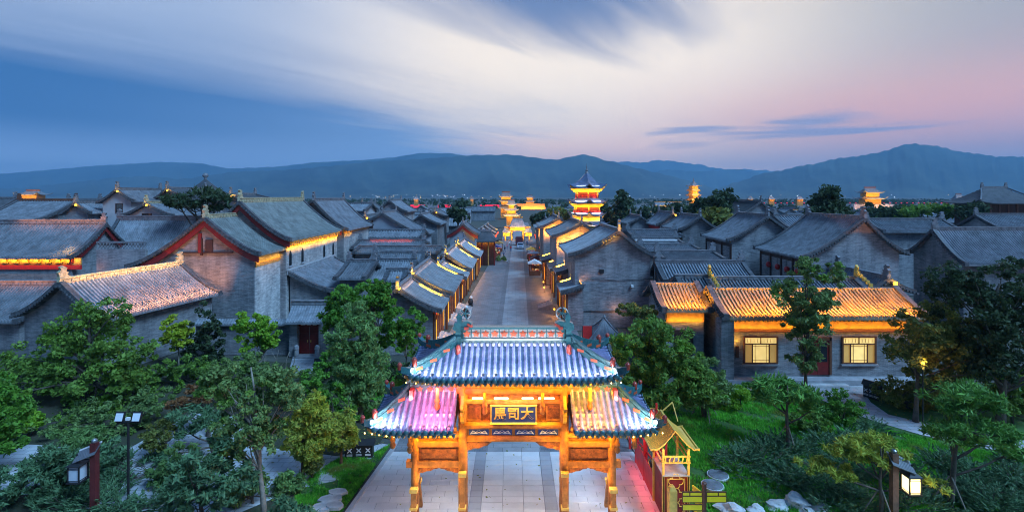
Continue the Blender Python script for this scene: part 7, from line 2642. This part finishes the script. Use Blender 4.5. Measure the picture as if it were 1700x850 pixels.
# rocks on the right lawn
def rock(label, px, py, sx_, sy_, sz_, seed):
    X, Y = GP(px, py)
    r_ = random.Random(seed)
    import bmesh
    bm = bmesh.new()
    bmesh.ops.create_icosphere(bm, subdivisions=3, radius=1)
    ph = [r_.uniform(0, 6) for _ in range(9)]
    for v in bm.verts:
        n = v.co.normalized()
        k = 1 + .16 * math.sin(3 * n.x + ph[0]) * math.sin(4 * n.y + ph[1]) + .12 * math.sin(6 * n.z + 3 * n.x + ph[2]) + .06 * math.sin(11 * n.y + 7 * n.z + ph[3])
        # flat facets
        for q in range(3):
            d = Vector((math.cos(ph[4 + q]), math.sin(ph[4 + q]), .5)).normalized()
            if n.dot(d) > .75:
                k *= .86
        v.co = Vector((n.x * sx_ * k, n.y * sy_ * k, max(-.15, n.z * sz_ * k)))
    me = bpy.data.meshes.new('rock')
    bm.to_mesh(me); bm.free()
    me.materials.append(M.palestone)
    o = obj('rock', me, None, (X, Y, .08))
    o.rotation_euler = (0, 0, r_.uniform(-.4, .4))
    return tag(o, label, 'rock', 'pale rocks at the edge of the right lawn')


rock('tall pale rock right of the flat rocks', 1318, 838, .62, .42, .5, 1)
rock('flat pale rock left of the tall rock', 1290, 842, .55, .4, .28, 2)
rock('wide pale rock beside the direction post', 1216, 852, .75, .5, .38, 3)
rock('small pale rock between the wide rock and the flat rock', 1256, 850, .45, .32, .26, 4)
rock('low pale rock at the very bottom edge', 1342, 852, .4, .3, .2, 5)
for lab, px, py in (('round dark stepping stone nearest the red booth', 1183, 808), ('round dark stepping stone farther up the lawn', 1192, 791), ('round dark stepping stone right of the tall rock', 1352, 842)):
    X, Y = GP(px, py)
    t = thing('stepping_stone', lab, 'stepping stone', (X, Y, 0), group='round stepping stones on the right lawn')
    mb = MB(); mb.lathe([(.5, 0), (.5, .15), (.46, .17)], n=20); mb.build('disc', M.ridge, t)
    mb = MB(); mb.lathe([(.56, 0), (.56, .12), (.505, .13), (.505, .0)], n=20); mb.build('rim', M.palestone, t)

# kiosk and red banner behind the arch, notice panel on the left
X, Y = PX(1003, 47), 47
k_ = thing('kiosk', 'small square kiosk with pyramid tile roof behind the right side of the arch', 'kiosk', (X, Y, 0))
ze_, za = PZ(557, 47), PZ(528, 47)
mb = MB()
n = 20
P = []
for t_ in np.linspace(0, 1, 6):
    row = []
    h_ = 1.55 * (1 - t_)
    for i in range(41):
        u = i / 10
        sd, f = int(u) % 4, (u % 1)
        cs = [(-1, -1), (1, -1), (1, 1), (-1, 1), (-1, -1)]
        a, b = cs[sd], cs[sd + 1]
        row.append((h_ * (a[0] + (b[0] - a[0]) * f), h_ * (a[1] + (b[1] - a[1]) * f), ze_ + (za - ze_) * (t_ ** 1.2) + (.05 if i % 2 else 0) * (1 - t_)))
    P.append(row)
mb.grid(np.array(P)); mb.build('roof', M.tile, k_)
mb = MB()
for a, b in ((-1, -1), (1, -1), (1, 1), (-1, 1)):
    ridge_curve(mb, [(a * 1.58, b * 1.58, ze_ + .02), (a * .8, b * .8, ze_ + (za - ze_) * .42), (0, 0, za)], .1, .1)
mb.lathe([(.1, 0), (.16, .12), (.05, .3)], (0, 0, za), 8); mb.build('hip_ridge', M.ridge, k_)
mb = MB(); mb.bb(-1.05, 1.05, -1.05, 1.05, 0, ze_ - .1); mb.build('wall', M.darkwood, k_)
for x in (-.6, .5):
    mb = MB(); mb.bb(x - .35, x + .35, -1.1, -1.052, .9, 1.75); mb.build('window', M.lantern_off, k_)
bn = thing('red_banner', 'red banner board beside the kiosk', 'banner', (PX(975, 46), 46, 0))
mb = MB(); mb.bb(-.42, .42, -.03, .03, .5, PZ(541, 46)); mb.build('board', M.redbright, bn)
mb = MB(); mb.tube([(-.42, 0, 0), (-.42, 0, PZ(541, 46))], .04, 6); mb.tube([(.42, 0, 0), (.42, 0, PZ(541, 46))], .04, 6); mb.build('stand', M.black, bn)
mb = MB(); mb.lathe([(.14, 0), (.2, .1), (.14, .2)], (0, -.05, 1.9), 8); mb.build('emblem', M.gold, bn)
ib = thing('info_panel', 'pale blue information panel on the end wall of the nearest west shop', 'panel', (PX(707, 48.5), 48.5, 0))
M.paleblue = plain('pale_blue_print', (0.35, 0.52, 0.70), 0.5, 0.1, 2.0)
mb = MB(); mb.bb(-.36, .36, -.03, .03, PZ(577, 48.5), PZ(560, 48.5)); mb.build('panel', M.paleblue, ib)
mb = MB()
for i in range(3):
    for j in range(2):
        mb.bb(-.27 + j * .29, -.04 + j * .29, -.04, -.032, PZ(575, 48.5) + i * .3, PZ(575, 48.5) + i * .3 + .17)
mb.build('print_block', M.white, ib)
mb = MB(); mb.tube([(-.3, 0, 0), (-.3, 0, PZ(577, 48.5))], .04, 6); mb.tube([(.3, 0, 0), (.3, 0, PZ(577, 48.5))], .04, 6); mb.build('leg', M.metal, ib)

# ------------------------------------------------------------------ vehicles, parasol and people far down the street
def car(label, X, Y, rz=0.0):
    t = thing('car', label, 'car', (X, Y, 0), rz)
    W = .9
    side = [(-2.2, .35), (-2.2, .95), (-1.9, 1.05), (-1.1, 1.12), (-.45, 1.62), (1.2, 1.68), (1.95, 1.1), (2.2, 1.0), (2.2, .35)]
    mb = MB(); mb.prism(side, 'x', -W, W)
    mb.v = [(x * (1 - .16 * max(0, (z - 1.05) / .6)), y, z) for x, y, z in mb.v]
    M.carpaint = plain('pale_blue_car_paint', (0.32, 0.40, 0.50), 0.25, 0.05, 1.0, coat=.6)
    mb.build('body', M.carpaint, t)
    for (y0, z0, y1, z1) in ((-1.12, 1.13, -.5, 1.58), (1.28, 1.60, 1.92, 1.15)):
        q = MB()
        n_ = -1 if y0 < 0 else 1
        q.add([(-.76, y0 + n_ * .015, z0 + .02), (.76, y0 + n_ * .015, z0 + .02), (.68, y1 + n_ * .015, z1 + .02), (-.68, y1 + n_ * .015, z1 + .02), (-.76, y0, z0), (.76, y0, z0), (.68, y1, z1), (-.68, y1, z1)],
              [(0, 1, 2, 3), (4, 7, 6, 5), (0, 4, 5, 1), (1, 5, 6, 2), (2, 6, 7, 3), (3, 7, 4, 0)])
        q.build('windscreen', M.glass, t)
    for x in (-.86, .86):
        for y in (-1.4, 1.4):
            q = MB()
            pts = [(.33 * math.cos(a), .33 * math.sin(a)) for a in np.linspace(0, 2 * math.pi, 15)[:-1]]
            q.prism([(y + u, .33 + w) for u, w in pts], 'x', x - .1, x + .1); wh = q.build('wheel', M.black, t)
            q = MB(); q.prism([(y + u * .6, .33 + w * .6) for u, w in pts], 'x', x - .115, x + .115); q.build('rim', M.metal, wh)
    for x in (-.65, .65):
        q = MB(); q.bb(x - .2, x + .2, -2.24, -2.2, .68, .86); q.build('headlight', M.floodface, t)
    q = MB(); q.bb(-.3, .3, -2.23, -2.2, .45, .58); q.build('number_plate', M.white, t)
    q = MB(); q.bb(-.85, .85, -2.26, -2.19, .33, .5) if False else q.bb(-.4, .4, -2.235, -2.2, .62, .72); q.build('grille', M.black, t)
    return t


X, Y = GP(864, 414)
car('pale car driving towards the arch on the street', X, Y + 2.2)
vn = thing('covered_cart', 'dark red covered vehicle behind the pale car', 'vehicle', (X - .2, Y + 10, 0))
M.maroon = plain('maroon_canvas', (0.10, 0.018, 0.03), 0.7, 0.3, 2.0)
mb = MB(); mb.prism([(-1.1, .6), (1.1, .6), (1.15, 2.2), (.7, 2.6), (-.7, 2.6), (-1.15, 2.2)], 'y', 0, 3.6); mb.build('canopy', M.maroon, vn)
for x in (-.95, .95):
    for y in (.6, 3.0):
        q = MB(); q.prism([(y + .4 * math.cos(a), .4 + .4 * math.sin(a)) for a in np.linspace(0, 2 * math.pi, 13)[:-1]], 'x', x - .08, x + .08); q.build('wheel', M.black, vn)
mb = MB(); mb.bb(-1.0, 1.0, -.4, 3.6, .45, .6); mb.build('deck', M.darkwood, vn)

X, Y = GP(882, 440)
ps = thing('parasol', 'white street parasol on a dark pole in front of the east shops', 'parasol', (X + .6, Y, 0))
mb = MB(); mb.lathe([(1.5, 0), (1.45, .06), (.8, .32), (.05, .5)], (0, 0, 2.55), 8); mb.build('canopy', M.white, ps)
mb = MB(); mb.tube([(0, 0, 0), (0, 0, 3.1)], .04, 6); mb.build('pole', M.black, ps)
mb = MB(); mb.lathe([(.32, 0), (.32, .1), (.08, .16)], (0, 0, 0), 10); mb.build('foot', M.black, ps)


for lab, x, y, mt, wr in (('market stall with a red awning right of the street', 4.6, 112, M.redbright, 60), ('market stall with a dark cloth awning near the parasol', 4.9, 104, M.maroon, 60),
                      ('market stall with a white awning beside the fourth pent roof', 4.3, 97, M.white, 50), ('market stall with a gold awning near the far gate', 4.6, 122, M.gold, 70),
                      ('market stall with a blue awning left of the street', -3.9, 127, M.blueboard, 60), ('market stall with an ochre awning left of the street', -3.6, 138, M.ochre, 70)):
    st = thing('market_stall', lab, 'stall', (x, y, 0), group='market stalls down the street')
    mb = MB()
    for a in (-1.0, 1.0):
        for b in (-1.2, 1.2):
            mb.bb(a - .05, a + .05, b - .05, b + .05, 0, 2.4)
    mb.build('frame', M.brownwood, st)
    mb = MB(); mb.prism([(-1.3, 2.25), (1.3, 2.25), (0, 2.9)], 'y', -1.5, 1.5); mb.build('awning', mt, st)
    mb = MB(); mb.bb(-.95, .95, -1.15, 1.15, 0, .9); mb.build('counter', M.brownwood, st)
    for k in range(5):
        mb = MB(); mb.box((random.uniform(-.7, .7), -.9 + k * .45, 1.02), (.4, .35, .22)); mb.build('goods', (M.redbright, M.gold, M.white, M.ochre, M.orange)[k], st)
    bulb(st, (0, -1.0, 2.0), wr, (1, .5, .1))


def person(label, X, Y, rz, h, top, bottom, stride=.18, seed=0):
    """one continuous skinned figure with clothes as colour zones and hair as a child"""
    t = thing('person', label, 'person', (X, Y, 0), rz, group='people strolling on the far street')
    k = h / 1.75
    J = dict(pel=(0, 0, .95), ch=(0, 0, 1.32), nk=(0, 0, 1.5), hd=(0, -.01, 1.6), hd2=(0, -.01, 1.72),
             sl=(-.19, 0, 1.42), el=(-.26, .03, 1.14), wl=(-.25, -.06, .90), hl=(-.25, -.09, .80), sr=(.19, 0, 1.42), er=(.26, -.03, 1.14), wr=(.25, .05, .90), hr=(.25, .06, .80),
             tl=(-.10, 0, .88), kl=(-.11, -stride * .5, .5), al=(-.11, -stride, .09), fl=(-.11, -stride - .16, .04), tr=(.10, 0, .88), kr=(.11, stride * .3, .5), ar=(.11, stride, .1), fr=(.11, stride - .14, .04))
    E = [('pel', 'ch'), ('ch', 'nk'), ('nk', 'hd'), ('hd', 'hd2'), ('ch', 'sl'), ('sl', 'el'), ('el', 'wl'), ('wl', 'hl'), ('ch', 'sr'), ('sr', 'er'), ('er', 'wr'), ('wr', 'hr'),
         ('pel', 'tl'), ('tl', 'kl'), ('kl', 'al'), ('al', 'fl'), ('pel', 'tr'), ('tr', 'kr'), ('kr', 'ar'), ('ar', 'fr')]
    Rd = dict(pel=.15, ch=.16, nk=.06, hd=.095, hd2=.085, sl=.075, el=.05, wl=.035, hl=.04, sr=.075, er=.05, wr=.035, hr=.04, tl=.09, kl=.065, al=.045, fl=.04, tr=.09, kr=.065, ar=.045, fr=.04)
    names = list(J)
    me = bpy.data.meshes.new('body')
    me.from_pydata([Vector(J[n]) * k for n in names], [(names.index(a), names.index(b)) for a, b in E], [])
    o = bpy.data.objects.new('body_cage', me); COL.objects.link(o)
    m = o.modifiers.new('skin', 'SKIN')
    sv = me.skin_vertices[0].data
    for i, n in enumerate(names):
        sv[i].radius = (Rd[n] * k, Rd[n] * k * .8)
        sv[i].use_root = n == 'pel'
    s_ = o.modifiers.new('sub', 'SUBSURF'); s_.levels = 1; s_.render_levels = 1
    dg = bpy.context.evaluated_depsgraph_get(); dg.update()
    bm = bpy.data.meshes.new_from_object(o.evaluated_get(dg))
    bpy.data.objects.remove(o)
    skin, trou = plain('skin_tone', (.42, .27, .2), .6, .05), None
    bm.materials.clear()
    for mt in (top, bottom, M_SKIN, M.black):
        bm.materials.append(mt)
    for p in bm.polygons:
        z = p.center.z / k
        x = abs(p.center.x) / k
        p.material_index = 3 if z < .12 else (2 if (z > 1.49 or (z < .92 and x > .2)) else (1 if z < .97 else 0))
        p.use_smooth = True
    obj('body', bm, t)
    hb = MB(); hb.lathe([(.09 * k, 0), (.108 * k, .06 * k), (.10 * k, .13 * k), (.05 * k, .17 * k)], (0, .015 * k, 1.63 * k), 10); hb.build('hair', M.black, t, True)
    return t


M_SKIN = plain('skin', (.42, .27, .20), .6, .08)
cols = {'red': M.redbright, 'white': M.white, 'dark': M.black, 'blue': plain('blue_cloth', (.06, .10, .22), .8, .2), 'pink': plain('pink_cloth', (.5, .18, .24), .8, .2), 'grey': plain('grey_cloth', (.2, .2, .22), .8, .2)}
for i, (lab, px, py, rz, tp_, bt_) in enumerate((
        ('person in a red top beside the parasol', 879, 436, .3, 'red', 'dark'),
        ('person in a white top near the lit stalls, right of the car', 884, 424, 3.0, 'white', 'blue'),
        ('person in a pink top walking behind the parasol', 880, 418, .5, 'pink', 'dark'),
        ('person in dark clothes at the foot of the parasol row', 892, 445, 3.3, 'dark', 'grey'),
        ('person in a blue top right of the covered vehicle', 875, 409, 0, 'blue', 'dark'),
        ('person in a white top left of the covered vehicle', 846, 409, 3.1, 'white', 'grey'),
        ('person in a pink top by the market stall', 842, 414, .2, 'pink', 'blue'),
        ('person in dark clothes by the market stall', 838, 419, 2.8, 'dark', 'blue'),
        ('person in a red top beneath the far street gate', 858, 402, .1, 'red', 'grey'),
        ('person in grey clothes between the far gate and the cart', 870, 404, 3.2, 'grey', 'dark'),
        ('person in a blue top walking near the stone planter', 836, 428, .4, 'blue', 'dark'),
        ('person in a white top behind the stone planter', 829, 424, 2.9, 'white', 'dark'),
        ('person in a red top left of the pale car', 848, 418, 3.3, 'red', 'blue'),
        ('person in grey clothes in front of the east pent roofs', 901, 452, .2, 'grey', 'blue'),
        ('person in a pink top in front of the second east pent roof', 909, 462, 3.0, 'pink', 'dark'),
)):
    X, Y = GP(px, py)
    person(lab, X, Y, rz, 1.62 + .04 * (i % 5), cols[tp_], cols[bt_], .1 + .05 * (i % 3))

strip(bt, (-.9, -1.2, 3.0), (.9, -1.2, 3.0), .06, (0, 1, .15), 45, (1, .6, .15), 'booth_light')

# fallen leaves on the lawns, the forecourt edges and the paths
rgl = np.random.default_rng(21)
L_ = []
for (x0, x1, y0, y1, n_) in ((7.6, 22, 21, 38, 1500), (-22, -7.4, 21, 36, 1300), (-7, 7, 22, 34, 160), (16, 30, 33, 40, 350)):
    L_.append(np.stack([rgl.uniform(x0, x1, n_), rgl.uniform(y0, y1, n_), np.full(n_, .05) + rgl.uniform(0, .06, n_) * (1 if n_ > 200 else .2)], axis=1))
L_ = np.concatenate(L_)
V = leaf_quads(rgl, L_, np.full(len(L_), .01), 1, .075, 1.5, .9)
tag(obj('fallen_leaves', np_mesh('fallen_leaves', V, 4, LEAF['olive'])), 'fallen yellow brown leaves scattered over lawns and paving', 'leaves', kind='stuff')
